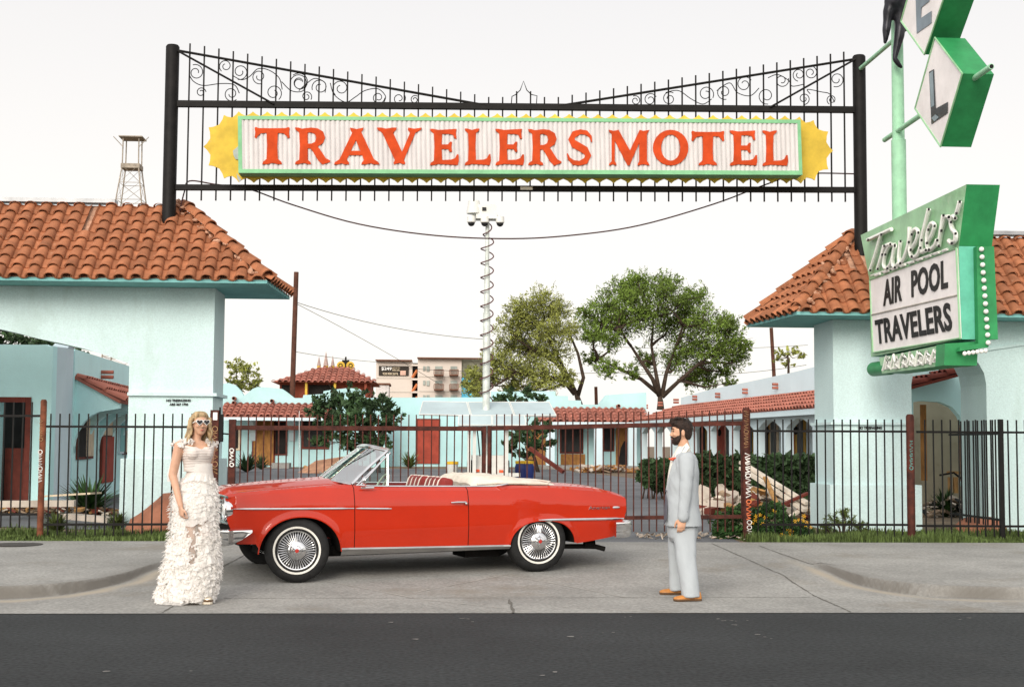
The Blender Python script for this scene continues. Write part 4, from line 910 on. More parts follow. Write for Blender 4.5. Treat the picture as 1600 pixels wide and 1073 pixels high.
for y in (572,594,614): 
    abox(643,653,y-3,y,'stair_floor',m_tan,.1); mb = MB(); mb.tube([A_(644,y+18,.3),A_(652,y+6,.3)],.12,5); mb.build('stair_rail',mat('orange_rail',(.5,.15,.05),.7),ap)
mb = MB(); a,b = A_(720,559),A_(757,700); mb.box2((a.x,AYb-.2,.4),(b.x,AYb+14,a.z)); mur = mb.build('mural_wall', mat('mural_grey',(.20,.20,.15),.9,var=.4,vs=.5), ap)
mb = MB(); mb.prism([A_(x_,y_,.25) for x_,y_ in ((720,592),(724,590),(733,595),(741,593),(741,622),(720,622))],(0,-.06,0)); mb.build('mural_blue', mat('blue_paint',(.08,.42,.62),.8,var=.3,vs=.4), mur)
abox(587,644,562,564.5,'cornice',m_tan2,.0,.6); abox(652,757,558.5,561.5,'cornice',m_tan2,.4,.6)
for y in (590.5,612): abox(588,643,y,y+.7,'band_line',m_glass,.0,.05)
for y in (588,611): abox(654,719,y,y+.7,'band_line',m_glass,.42,.05)
for yy in (572,594.5,617):
    for x0,x1,h_ in ((661,664.5,7),(666.5,671,8)):
        f = abox(x0,x1,yy,yy+h_,'window',m_glass,.42,.08)
    for x0,x1 in ((680,691),(704,714)):
        f = abox(x0,x1,yy,yy+14,'balcony_door',m_glass,.42,.08)
        r_ = MB(); a,b = A_(x0-2,yy+7,.42),A_(x1+2,yy+14,.42); r_.box2((a.x,AYb-1.6,b.z-.1),(b.x,AYb-.5,b.z)); 
        for k in range(9): X = lerp(a.x,b.x,k/8); r_.box2((X-.03,AYb-1.6,b.z),(X+.03,AYb-1.55,a.z))
        r_.box2((a.x,AYb-1.6,a.z),(b.x,AYb-1.55,a.z+.06)); r_.build('balcony', m_tan2, ap)
bn = abox(592,638.5,571.5,587,'banner',mat('dark_banner',(.035,.028,.022),.8),.0,.12)
def ptext(body,x0,x1,y0,y1,Y,m,parent,off=.02): 
    mb = MB(); put_text(mb, body, atY(x0,y1,Y), atY(x1,y1,Y), atY(x0,y0,Y), .05, off); return mb.build('lettering', m, parent)
ptext('$249', 596,612,573,579,AYb-.16,m_white,bn,.02); ptext('MOVE IN',613,625,573.5,576,AYb-.16,m_cream,bn); ptext('SPECIAL',613,625,577,579.5,AYb-.16,m_cream,bn); ptext('928.900.2676',598,622,582,585.5,AYb-.16,m_cream,bn)
mb = MB(); a,b = A_(625.5,579,.16),A_(634,586,.16); mb.box2((a.x,a.y-.03,b.z),(b.x,a.y,a.z)); mb.build('banner_patch', mat('pink_patch',(.6,.38,.30),.8), bn)
sh = empty('shed', 'small pale box shaped annex below the banner of the apartment block','shed')
mb = MB(); a,b = atY(588,601,100),atY(607,640,100); mb.box2((a.x,100,.4),(b.x,103,a.z)); mb.build('wall', mat('pale_annex',(.62,.58,.56),.8), sh); mb = MB(); mb.box2((a.x-.1,99.9,a.z),(b.x+.1,103.1,a.z+.12)); mb.build('roof', m_tan2, sh)
# restaurant with hipped pink roof, three spires
rs = empty('pavilion', 'brown red pavilion with hipped tile roof and three little spires beyond the left wing', 'building')
RYb = 88
def B_(px,py,o=0): return atY(px,py,RYb+o)
el,er = B_(424,596).x, B_(589,598).x; ez = B_(500,597).z; rz = B_(510,574,3.5).z; xa,xb = B_(500,574,3.5).x, B_(545,574,3.5).x
mb = MB(); mb.add([(el,RYb,ez),(er,RYb,ez),(er,RYb+7,ez),(el,RYb+7,ez),(xa,RYb+3.5,rz),(xb,RYb+3.5,rz)],[(0,1,5,4),(1,2,5),(2,3,4,5),(3,0,4),(3,2,1,0)])
v_ = Vector((0,3.5,rz-ez)); SLn = v_.length; v_.normalize(); wv_ = Vector((0,-v_.z,v_.y)); k = 0
while k < er-el:
    lim = SLn*min(1, k/(xa-el), (er-el-k)/(er-xb)); tile_row(mb, (el,RYb,ez), Vector((1,0,0)), v_, wv_, k+.15, -.1, lim, .6, .15, 5); k += .36
mb.build('roof', m_tile2, rs)
mb = MB(); a,b = B_(436,600,.5),B_(578,640,.5); mb.box2((a.x,RYb+.9,.4),(b.x,RYb+6,ez)); mb.build('wall', m_pink, rs)
for x0,x1 in ((440,452),(482,522)): 
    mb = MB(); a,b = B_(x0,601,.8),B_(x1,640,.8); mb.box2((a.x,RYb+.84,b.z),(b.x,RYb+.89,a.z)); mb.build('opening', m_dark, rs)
for px in (457,478,523,571):
    mb = MB(); a = B_(px,600); mb.box2((a.x-.07,RYb+.2,.4),(a.x+.07,RYb+.35,ez)); mb.build('pillar', m_gold if px != 571 else m_pink, rs)
m_sp = mat('grey_shingle',(.36,.27,.24),.9,var=.15,vs=3)
for px,yt,yb,w_ in ((498.5,559,572,2.8),(509.5,551.5,572,3.6),(520,558,572,2.8)):
    t_ = B_(px,yt,3.5); b_ = B_(px,yb-5,3.5); rr_ = w_/25.; mb = MB(); mb.lathe([(rr_,-.4),(rr_,.12),(rr_*1.15,.12),(.0,t_.z-rz+.12)], (t_.x,t_.y,rz), n=8); sp_ = mb.build('spire', m_sp, rs); mb = MB(); mb.lathe([(rr_*1.08,-.3),(rr_*1.08,.1)], (t_.x,t_.y,rz), n=8); mb.build('gold_band', m_gold, sp_)
bs = empty('round_sign', 'small yellow and black roadside sign above the pavilion roof','sign'); p = atY(540,571,97)
mb = MB()
for o_ in (-.32,.32): mb.lathe([(0,-.06),(.28,-.06),(.28,.06),(0,.06)], p+Vector((o_,0,0)), (0,1,0), 16)
mb.build('discs', m_gold, bs)
mb = MB(); mb.box(p,(.5,.1,.75)); mb.tube([p+Vector((0,.1,.6)),(p.x,p.y+.1,.5)],.06,6)
for o_ in (-.34,.34): mb.lathe([(.09,-.08),(.15,-.08),(.15,-.062),(.09,-.062)], p+Vector((o_,0,0)), (0,1,0), 12)
mb.build('frame', m_black, bs)
# lattice lookout tower
tw = empty('lattice_tower', 'rusty lattice tower with open platform above the left clay roof', 'tower'); TY = 110; m_tw = mat('weathered_steel',(.30,.26,.21),.9,var=.2)
def T_(px,py,o=0): return atY(px,py,TY+o)
hw = 1.15
def corner(z, k): # square plan narrowing upwards
    s_ = interp([(.5,1.9),(T_(201,320).z,1.02),(T_(201,258).z,.62),(T_(201,212).z,.60)], z); return Vector((T_(201,300).x+(s_ if k in (1,2) else -s_), TY+(s_ if k > 1 else -s_)+1, z))
zt_,zp_ = T_(201,212).z, T_(201,257).z
for k in range(4):
    mb = MB(); mb.tube([corner(z,k) for z in (.5,T_(201,320).z,zp_,zt_)], .05, 6); mb.build('leg', m_tw, tw)
mb = MB(); zz = [zp_-i*1.35 for i in range(13)]
for i in range(12):
    for k in range(4):
        j = (k+1)%4; 
        if zz[i+1] < .6: continue
        mb.tube([corner(zz[i],k),corner(zz[i+1],j)],.014,4); mb.tube([corner(zz[i],j),corner(zz[i+1],k)],.014,4); mb.tube([corner(zz[i+1],k),corner(zz[i+1],j)],.022,4)
mb.build('bracing', m_tw, tw)
c_ = corner(zp_,0); e_ = corner(zp_,2); mb = MB(); mb.box2((c_.x-.1,c_.y-.1,zp_-.2),(e_.x+.1,e_.y+.1,zp_+.15)); mb.build('platform', m_tw, tw)
c_ = corner(zt_,0); e_ = corner(zt_,2); mb = MB(); mb.box2((c_.x-.3,c_.y-.3,zt_-.05),(e_.x+.3,e_.y+.3,zt_+.03)); 
for s_ in (-1,1): mb.tube([((c_.x+e_.x)/2+s_*.6,c_.y,zt_-.8),((c_.x+e_.x)/2+s_*1.35,c_.y,zt_)],.03,4)
mb.build('top_frame', m_tw, tw)
# poles and wires
m_pl = mat('creosote_pole',(.085,.035,.022),.9,var=.2,vs=4)
def pole(px0,py0,px1,py1,Y,r,label):
    a = atY(px0,py0,Y); b = atY(px1,py1,Y); s_ = (a-b)/(a.z-b.z); base = b+s_*(.3-b.z); mb = MB(); mb.tube([base,a],[r*1.15,r],10); return mb.build('utility_pole', m_pl, smooth=True, label=label, category='pole', group='utility poles beyond the motel')
pole(463,425,456,640,72,.12,'tall brown timber utility pole standing left of the pavilion roof')
pole(1205,512,1209,580,85,.11,'short timber utility pole seen left of the right gatehouse roof'); pole(931,604,932,640,78,.09,'small far utility pole between the two big mesquite trees')
def wire(pts, Y0, Y1, label, r=.012):
    mb = MB(); P = []; (x0,y0),(x1,y1) = pts[0],pts[-1]; sag = pts[1][1]-(y0+y1)/2 if len(pts) == 3 else 0
    for i in range(15):
        t = i/14; P.append(atY(lerp(x0,x1,t), lerp(y0,y1,t)+sag*4*t*(1-t), lerp(Y0,Y1,t)))
    mb.tube(P, r, 5); mb.build('power_line', m_black, label=label, category='wire', group='power lines beyond the court')
wire([(462,472),(600,511),(758,530)],72,90,'upper thin power line running right from the tall timber pole',.016)
wire([(462,474),(560,535),(690,602)],72,100,'thin wire slanting down right from the tall timber pole to the apartments',.014)
wire([(459,549),(520,562),(640,568)],72,110,'low wire from the tall timber pole over the pavilion spires',.014)
wire([(600,573),(800,583),(1080,578)],112,80,'pale wire crossing in front of the lower tree crowns',.016)
wire([(930,578),(1080,586),(1260,570)],80,82,'wire running to the pole left of the right gatehouse',.014)
wire([(930,540),(1100,545),(1262,539)],80,82,'highest thin wire crossing the right tree crown',.012)
# ------------------------------------------------------------------ trees and shrubs
m_tyre = mat('tyre_rubber',(.014,.014,.014),.75,var=.2,vs=10,spec=.25); m_slot = mat('dark_slot',(.012,.012,.013),.6)
m_bark = mat('mesquite_bark',(.050,.034,.024),.95,var=.25,vs=5)
m_leaf = mat('mesquite_leaf',(.12,.185,.028),.75,var=.15,vs=.7,tint=.5); m_leafy = mat('yellow_green_leaf',(.23,.25,.055),.75,var=.15,vs=.7,tint=.45)
m_leafd = mat('dark_leaf',(.034,.068,.024),.7,var=.2,vs=1,tint=.5)
def leaf_quad(mb, p, ln, wd, dirv, t):
    a = dirv.normalized(); b = a.cross(Vector((random.gauss(0,1),random.gauss(0,1),random.gauss(0,1)))).normalized()
    mb.add([p-b*wd*.5, p+a*ln*.5-b*wd*.1+b*0, p+b*wd*.5, p-a*ln*.5], [(0,1,2,3)], t)
def sprays(mb, tw_, c, r, n, ln, wd, lf=12, down=.0, bark=None):
    """small feathery sprays filling an uneven ball"""
    for _ in range(n):
        dv = Vector((random.gauss(0,1),random.gauss(0,1),random.gauss(0,1))).normalized(); rad = r*(random.random()**.5)*random.uniform(.75,1.35)
        o_ = c+Vector((dv.x*rad,dv.y*rad,dv.z*rad*.78)); g = (dv+Vector((0,0,.25-down))+Vector([random.gauss(0,.5) for _ in range(3)])).normalized(); Ls = r*random.uniform(.25,.6); t = min(1,max(0,random.gauss(.5,.22)))
        if tw_ is not None and random.random() < .5: tw_.tube([o_-g*Ls*.8, o_+g*Ls*.7],[.014*r,.005*r],3,cap=False)
        for k in range(lf):
            q = o_+g*Ls*(k/lf-.4)+Vector([random.gauss(0,.09*r) for _ in range(3)]); leaf_quad(mb, q, ln*random.uniform(.6,1.3), wd*random.uniform(.6,1.3), g+Vector([random.gauss(0,.7) for _ in range(3)]), t)
def tree(name, label, Y, trunk, clusters, m, n=26, ln=.26, wd=.10, tr=.3, depth=1.0, lf=12, group=None, cat='tree', seed=1, stems=None, limbs=None, baseZ=None, mbk=None):
    random.seed(seed); t = empty(name, label, cat, group); P = [atY(a,b,Y) for a,b in trunk]
    if baseZ is not None: P[0].z = baseZ
    mb = MB(); n_ = len(P); mb.tube(P, [lerp(tr,tr*.55,i/(n_-1)) for i in range(n_)], 9)
    lv = MB(); SP = []
    for st_ in stems or []:
        Q = [atY(a+random.uniform(-2,2),b,Y+random.uniform(-.4,.4)*i_) for i_,(a,b) in enumerate(st_)]; mb.tube(Q,[lerp(tr*.62,tr*.22,i_/(len(Q)-1)) for i_ in range(len(Q))],8); SP += Q[1:]
    for cx,cy,r in clusters:
        yo = random.uniform(-1,1)*depth; c = atY(cx,cy,Y+yo*1.5); rr = r*Y/2222
        k_ = random.uniform(.55 if n_ > 3 else .4,1)*(n_-1); s = P[int(k_)].lerp(P[min(int(k_)+1,n_-1)],k_%1)
        if SP: s = min([q_ for q_ in SP if q_.z < c.z+.4] or SP, key=lambda q_: (q_-c).length+random.uniform(0,1.2))
        mid = s.lerp(c,.5)+Vector((random.gauss(0,.12),random.gauss(0,.12),-abs(random.gauss(0,.14))))*(c-s).length
        pts = [s, s.lerp(mid,.5)+Vector([random.gauss(0,.06) for _ in range(3)]), mid, mid.lerp(c,.5)+Vector([random.gauss(0,.1)*rr for _ in range(3)]), c]
        mb.tube(pts, [tr*.42,tr*.33,tr*.25,tr*.16,tr*.07], 6)
        for _ in range(5):
            e_ = c+Vector([random.gauss(0,.55)*rr for _ in range(3)]); q = mid.lerp(c,random.uniform(.2,1)); mb.tube([q,q.lerp(e_,.5)+Vector([random.gauss(0,.12)*rr for _ in range(3)]),e_],[tr*.12,tr*.08,tr*.02],4)
        sprays(lv, mb, c, rr, int(n*(r/35)**1.6)+4, ln, wd, lf)
    for l_ in limbs or []: mb.tube([atY(a,b,Y) for a,b in l_],[lerp(tr*.45,tr*.1,i/(len(l_)-1)) for i in range(len(l_))],6)
    mb.build('trunk', mbk or m_bark, t, smooth=True, recalc=False); lv.build('crown', m, t, recalc=False); return t
tree('mesquite_tree','big green mesquite tree with spreading crown behind the right wing',76,[(1032,640),(1032,628),(1031,618)],
 [(948,478,30),(975,455,30),(1008,448,30),(1040,462,34),(930,505,28),(965,505,34),(1003,492,36),(1045,505,38),(1078,485,32),(1090,462,22),(1105,505,32),(1140,520,26),(1085,535,36),(1120,548,32),(1060,560,28),(1098,578,24),(1130,582,16),(985,470,26),(925,525,20),(1152,535,16),(955,532,20),(1045,440,18),(915,488,14),(1108,594,18),(1078,594,18),(950,575,20),(925,560,16),(985,580,14),(1148,560,22),(1160,545,14),(1135,500,16),(995,436,12),(1065,470,14),(1010,560,20),(1140,598,12)],
 m_leaf, n=150, ln=.19, wd=.06, tr=.21, seed=4, lf=14, stems=[[(1031,618),(1020,592),(1004,566),(984,540),(968,515)],[(1031,618),(1026,582),(1019,540),(1020,495)],[(1033,618),(1042,582),(1054,545),(1066,508)],[(1034,620),(1062,594),(1092,568),(1120,548)],[(1028,614),(1000,592),(966,576),(934,560)]])
tree('mesquite_tree','mesquite tree with paler crown and leaning dark trunk behind the camera mast',74,[(908,640),(904,626),(900,614)],
 [(815,482,26),(845,472,28),(872,485,26),(800,508,26),(832,505,34),(865,515,30),(890,520,18),(795,540,30),(830,545,36),(862,552,30),(790,575,30),(822,582,32),(855,590,28),(885,590,18),(768,560,18),(765,592,20),(800,605,20),(835,610,18),(740,585,18),(740,610,18),(730,600,12)],
 m_leafy, n=150, ln=.18, wd=.055, tr=.20, seed=9, lf=14, stems=[[(900,614),(890,590),(876,562),(858,535),(848,505)],[(900,616),(882,598),(850,588),(812,582)],[(892,596),(868,566),(836,548),(806,528)],[(902,618),(912,590),(904,552),(890,520)]])
m_leafm = mat('mid_leaf',(.09,.12,.03),.75,var=.2,vs=.7,tint=.45)
tree('small_tree','yellow green tree rising behind the scalloped parapet beside the left gatehouse',70,[(372,640),(374,610),(378,595)],[(370,572,16),(388,582,18),(402,596,12),(364,592,12),(378,604,14),(396,608,12)],m_leafy,n=70,ln=.20,wd=.08,tr=.12,seed=3)
tree('small_tree','thin yellow green treetop left of the right gatehouse wall',80,[(1232,600),(1232,565),(1230,555)],[(1222,552,11),(1238,548,12),(1250,556,9),(1215,562,8),(1232,566,10)],m_leafy,n=60,ln=.2,wd=.09,tr=.08,seed=5)
tree('courtyard_tree','dark leafy tree in front of the left wing windows',50,[(592,745),(590,700),(565,665)],[(500,640,22),(525,628,22),(555,622,24),(585,632,26),(610,650,18),(600,665,18),(515,665,22),(545,655,26),(575,660,24),(540,685,22),(575,690,20),(598,690,14),(500,690,14),(495,628,12),(560,705,14),(610,632,10)],m_leafd,n=60,ln=.20,wd=.10,tr=.09,seed=6,depth=.6)
tree('courtyard_tree','dark shrubby tree half hidden behind the solar panels of the trailer',52,[(842,742),(835,715),(825,695)],[(800,620,16),(825,615,14),(845,622,12),(780,625,10),(808,680,18),(832,672,18),(855,670,14),(800,700,14),(838,695,16),(862,690,9),(820,710,12)],m_leafd,n=46,ln=.22,wd=.11,tr=.08,seed=8,depth=.5)
tree('courtyard_tree','dark green tree crown glimpsed under the left arch above the broken parapet',48,[(40,700),(45,600),(50,560)],[(-20,520,20),(10,522,18),(35,528,18),(62,535,18),(88,543,16),(112,549,13),(125,553,9),(0,540,20),(50,550,20),(90,556,14),(-50,515,20)],m_leafd,n=90,ln=.16,wd=.07,tr=.14,seed=16,depth=.6)
# shrubs at ground level
def bush(name,label,Y,cl,m,n=60,ln=.1,wd=.06,seed=1,cat='bush',group=None,lf=10,depth=.25):
    random.seed(seed); t = empty(name,label,cat,group); lv = MB(); st = MB()
    for cx,cy,r in cl:
        c = atY(cx,cy,Y+random.uniform(-depth,depth)); rr = r*Y/2222; b_ = Vector((c.x+random.gauss(0,.1),c.y,zd(Y)-.05)); st.tube([b_,b_.lerp(c,.6)+Vector((.03,0,0)),c],[.02,.014,.006],4); sprays(lv,st,c,rr,n,ln,wd,lf)
    st.build('stem',m_bark,t,recalc=False); lv.build('foliage',m,t,recalc=False); return t
m_bushg = mat('bush_leaf',(.030,.075,.018),.65,var=.2,vs=2,tint=.5)
hd = bush('hedge','dark green clipped hedge along the right wing behind the rubble',31,[(1068+x_,728+random.uniform(-3,3),18) for x_ in range(0,200,16)]+[(1060+x_,752,16) for x_ in range(0,206,12)]+[(1060+x_,764,12) for x_ in range(0,206,12)]+[(1012,726,9),(1026,730,12),(1042,728,14),(1008,742,10),(1022,746,12),(1040,748,14),(1052,750,14),(1054,734,14),(1030,758,10),(1048,762,11),(1014,753,8)],m_leafd,n=75,ln=.17,wd=.10,seed=2,cat='hedge',lf=9)
fb = bush('flower_bush','leafy green bush with small yellow flowers growing through the fence beside the graffiti post',19.7,[(1130,815,18),(1150,800,16),(1145,830,18),(1175,815,20),(1195,800,18),(1200,828,20),(1225,815,20),(1250,830,16),(1235,840,14),(1165,838,16),(1125,832,12),(1262,842,9),(1215,796,12)],m_bushg,n=60,ln=.055,wd=.035,seed=12,lf=9,depth=.2)
m_fl = mat('yellow_petal',(.75,.42,.03),.6); random.seed(14)
for px,py in [(1182,806),(1187,804),(1180,812),(1192,818),(1175,817),(1248,812),(1255,813),(1258,820),(1266,823),(1242,814),(1262,816),(1225,838),(1231,829),(1237,829),(1222,835),(1236,836),(1237,841),(1256,806),(1210,798),(1196,808)]:
    mb = MB(); c = atY(px,py,19.4+random.uniform(-.05,.05)); g = Vector((random.gauss(0,.4),-1,random.gauss(.5,.3))).normalized(); a_ = g.orthogonal().normalized(); b_ = g.cross(a_)
    for k in range(6):
        an = k*math.pi/3; e_ = a_*math.cos(an)+b_*math.sin(an); f_ = a_*math.cos(an+.5)+b_*math.sin(an+.5); mb.add([c,c+e_*.022+g*.004,c+(e_+f_)*.02,c+f_*.022+g*.004],[(0,1,2,3)])
    mb.build('flower', m_fl, fb, recalc=False)
bush('weeds','pale green spiky weed clump against the right gatehouse wall',20.3,[(1305,812,14),(1325,815,13),(1345,822,10),(1290,822,10),(1318,800,8)],m_leafm,n=26,ln=.09,wd=.014,seed=31,lf=8,cat='weed')
def agave(name,label,px,py,Y,R,n,m,seed,cat='plant'):
    random.seed(seed); mb = MB(); b_ = atY(px,py,Y); b_.z = zd(Y)-.02
    for _ in range(n):
        a = random.uniform(0,6.28); el = random.uniform(.35,1.35); L_ = R*random.uniform(.6,1.1); dx = Vector((math.cos(a)*math.cos(el),math.sin(a)*math.cos(el),math.sin(el))); s_ = Vector((-math.sin(a),math.cos(a),0))*.018*R/.5
        p1 = b_+dx*L_*.5+Vector((0,0,.02)); p2 = b_+dx*L_-Vector((0,0,.12*L_)); mb.add([b_-s_,b_+s_,p1+s_,p2,p1-s_],[(0,1,2,4),(4,2,3)],random.random())
    return mb.build(name,m,recalc=False,label=label,category=cat)
agave('yucca','spiky dark green yucca in front of the arched niche at the left',140,792,24.5,.85,150,m_bushg,5); agave('yucca','spiky green plant clump at the foot of the left wing right of the gatehouse',385,742,50,.9,110,m_leafd,6); agave('grass_clump','rough green weeds under the red door at the back of the court',640,740,57,.8,130,m_leafm,7)
agave('grass_clump','rough green weeds beside the plywood door of the left wing',408,740,54,.7,90,m_leafd,9); agave('grass_clump','tall grass clump growing at the corner of the left pillar',183,812,21,.35,120,m_leafm,8); agave('weed_clump','dark weeds inside the ragged hole of the right room',1478,800,24.9,.6,160,m_bushg,10); agave('weed_clump','low weeds behind the left fence post',88,815,20.2,.4,130,m_leafm,12)
# ------------------------------------------------------------------ security trailer in the court
TYr = 42
def t_(px,py,Y=TYr): return atY(px,py,Y)
m_tw2 = mat('trailer_white',(.66,.66,.62),.5,var=.05); m_pv = mat('solar_cell',(.40,.49,.51),.5,var=.06,vs=1); m_blue = mat('blue_plastic',(.02,.035,.16),.5); m_yl = mat('yellow_lid',(.75,.45,.02),.5); m_ored = mat('orange_reflector',(.8,.12,.04),.4); m_coil = mat('coil_cable',(.10,.04,.04),.6)
tr = empty('security_trailer','white solar camera trailer with tall mast and coiled cable standing in the court','trailer')
mb = MB(); a,b = t_(738,711),t_(789,748); mb.box2((a.x,TYr,b.z),(b.x,TYr+1.2,a.z)); mb.build('cabinet', m_tw2, tr)
mb = MB(); a,b = t_(720,738),t_(812,744); mb.box2((a.x,TYr-.25,b.z),(b.x,TYr-.1,a.z)); mb.build('frame_bar', m_tw2, tr)
for px in (733,741,791): 
    mb = MB(); a,b = t_(px,664),t_(px,752); mb.box2((a.x-.05,TYr-.3,b.z-.1),(a.x+.05,TYr-.2,a.z)); mb.build('jack_leg', m_tw2, tr)
for px,py in ((746,735),(783,736)):
    mb = MB(); p = t_(px,py,TYr-.02); mb.box(p,(.12,.03,.08)); mb.build('reflector', m_ored, tr)
for px in (735,790):
    mb = MB(); p = t_(px,752,TYr+.3); r_ = .3; mb.lathe([(.1,-.1),(r_,-.1),(r_,.1),(.1,.1)],(p.x,TYr+.3,zd(TYr)+.3),(1,0,0),20); mb.build('wheel', m_tyre, tr)
def slab(pts,Yt,Yb,th,name,m):
    P = [atY(pts[0][0],pts[0][1],Yt),atY(pts[1][0],pts[1][1],Yt),atY(pts[2][0],pts[2][1],Yb),atY(pts[3][0],pts[3][1],Yb)]; n = (P[1]-P[0]).cross(P[2]-P[0]).normalized(); mb = MB(); mb.prism(P,n*th); return mb.build(name,m,tr), P, n
for (a,b,c,d_) in (((661,627),(729,628),(735,649),(655,647)),((731,628),(795,628),(803,649),(737,649)),((797,628),(858,628),(869,649),(805,649))):
    ob,P,n = slab((a,b,c,d_),TYr+1.1,TYr-.2,.04,'solar_panel',m_pv); mb = MB()
    for i in range(4): mb.tube([P[i],P[(i+1)%4]],.016,5)
    mb.build('frame', m_tw2, ob)
for (a,b,c,d_) in (((717,649),(768,649),(768,664),(716,664)),((770,649),(820,649),(822,664),(770,664))):
    ob,P,n = slab((a,b,c,d_),TYr-.25,TYr-.75,.04,'solar_panel',m_pv); mb = MB()
    for i in range(4): mb.tube([P[i],P[(i+1)%4]],.016,5)
    mb.build('frame', m_tw2, ob)
mx0 = t_(759,500).x; z1_,z2_,z3_ = t_(759,640).z,t_(759,487).z,t_(759,417).z; ztp = t_(759,345).z
mb = MB(); MX = (t_(763,640).x)
def mastx(z): return interp([(.5,t_(762.5,640).x),(ztp,t_(758.3,345).x)],z)
for r_,za,zb2 in ((.11,.6,z2_),(.085,z2_,z3_),(.06,z3_,ztp+.2)): mb.lathe([(0,za),(r_,za),(r_,zb2),(0,zb2)],(mastx(3),TYr+.4,0),n=14)
mb.build('mast', mat('mast_grey',(.58,.62,.58),.5,.2), tr, smooth=True)
mb = MB(); P = []; nt_ = 12.2
for k in range(240):
    t = k/239; z = lerp(t_(759,625).z,ztp-.05,t); a = t*nt_*2*math.pi; rr = .19 if t < .93 else .13; P.append((mastx(3)+rr*math.cos(a),TYr+.4+rr*math.sin(a),z+.06*math.sin(a)))
mb.tube(P,.02,5); mb.build('coiled_cable', m_coil, tr, smooth=True)
X0 = mastx(3)
hb2 = MB(); p = t_(757,335,TYr+.4); hb2.box((p.x+.05,p.y,p.z+.05),(.62,.5,.42)); hb2.build('camera_housing', m_tw2, tr)
mb = MB(); mb.lathe([(.02,.32),(.17,.28),(.22,-.05),(.22,-.1),(0,-.1)],(p.x-.32,p.y-.1,p.z+.1),n=16); mb.build('loud_hailer', m_tw2, tr, smooth=True)
mb = MB(); mb.box((p.x-.02,p.y-.27,p.z+.12),(.12,.03,.1)); mb.build('camera_eye', m_slot, tr)
for o_ in (-.40,.0,.46):
    mb = MB(); mb.tube([(p.x+o_*.7,p.y-.1,p.z-.05),(p.x+o_,p.y-.15,p.z-.1)],.04,6); mb.lathe([(0,.06),(.12,.05),(.13,-.12),(.11,-.14)],(p.x+o_,p.y-.2,p.z-.15),n=14); cm = mb.build('dome_camera', m_tw2, tr, smooth=True)
    mb = MB(); mb.ball((p.x+o_,p.y-.2,p.z-.30),(.105,.105,.10),12,8); mb.build('dome', m_slot, cm, smooth=True)
for px in (745,752,768):
    mb = MB(); mb.tube([t_(px,664,TYr-.3),t_(lerp(px,757,.4),712,TYr)],.02,5); mb.build('strut', m_black, tr)
for px,cap in ((815,'yellow'),(824,'yellow')):
    b2 = empty('barrel','blue plastic barrel with yellow lid '+('at the left, beside the trailer' if px == 815 else 'at the right, away from the trailer'),'barrel','barrels right of the trailer'); X = t_(px,735,44).x; z0 = zd(44); zt3 = t_(px,724,44).z
    mb = MB(); mb.lathe([(0,z0),(.19,z0),(.21,z0+.25),(.21,zt3-.1),(.18,zt3),(0,zt3)],(X,44,0),n=18); mb.build('drum', m_blue, b2, smooth=True); mb = MB(); mb.lathe([(0,zt3+.0),(.2,zt3),(.2,zt3+.08),(0,zt3+.1)],(X,44,0),n=18); mb.build('lid', m_yl, b2)
bk = empty('bucket','white bucket with yellow lid left of the trailer','bucket'); X = t_(707,730,43).x; mb = MB(); z0 = zd(43); mb.lathe([(0,z0),(.14,z0),(.17,z0+.45),(0,z0+.45)],(X,43,0),n=16); mb.build('body', m_tw2, bk, smooth=True); mb = MB(); mb.lathe([(.18,z0+.45),(.18,z0+.53),(0,z0+.54)],(X,43,0),n=16); mb.build('lid', m_yl, bk)
# ------------------------------------------------------------------ rubble, boards and boulder
m_reds = mat('red_sandstone',(.30,.125,.075),.95,var=.2,vs=2,bump=.8,bs=12); m_slabm = mat('plaster_slab',(.46,.40,.34),.9,var=.15,vs=2,bump=.3,bs=20); m_deb = mat('debris_mix',(.22,.16,.11),.95,var=.4,vs=4)
def rock(name,label,cat,px,py_top,X_w,Yc,hgt,m,seed,dep=.7,sub_n=3,group=None,prof=None):
    import bmesh; bm = bmesh.new(); bmesh.ops.create_icosphere(bm,subdivisions=sub_n+1,radius=1); c = atY(px,py_top,Yc); z0 = zd(Yc)-.1
    for v in bm.verts:
        k = 1+.18*noise.noise(v.co*1.6+Vector((seed,0,0)))+.07*noise.noise(v.co*5+Vector((seed,3,0))); q = v.co*k; q.z = max(q.z,-.25); sx = X_w/2
        hh = hgt*(prof(q.x) if prof else 1); v.co = Vector((c.x+q.x*sx,Yc+q.y*dep,z0+(q.z+.25)/1.25*hh))
    me = bpy.data.meshes.new(name); bm.to_mesh(me); bm.free(); me.materials.append(m); me.polygons.foreach_set('use_smooth',[True]*len(me.polygons)); o = bpy.data.objects.new(name,me); COL.objects.link(o); return tag(o,label,cat,group)
c1_ = atY(193,835,20.1); c2_ = atY(330,835,20.1); rock('boulder','large smooth red sandstone boulder behind the fence and the bride','boulder',262,770,(c2_.x-c1_.x),20.2,.62,m_reds,1,.55,prof=lambda x_: .62+.42*sm((x_+1)/1.3))
c1_ = atY(1490,812,20.6); c2_ = atY(1572,812,20.6); rock('boulder','low flat red sandstone rock by the corner of the right fence','boulder',1531,803,(c2_.x-c1_.x),20.6,.34,m_reds,5,.4)
def plank(p,q,Y0,Y1,w_,th,m,label,name='plank',cat='plank',group=None,roll=0):
    a,b = atY(*p,Y0),atY(*q,Y1); d_ = b-a; R = d_.to_track_quat('X','Z').to_matrix() @ Matrix.Rotation(roll,3,'X'); mb = MB(); mb.box((a+b)/2,(d_.length,w_,th),R); return mb.build(name,m,label=label,category=cat,**({'group':group} if group else {}))
m_pwood = mat('painted_timber',(.62,.55,.46),.8,var=.15,vs=3)
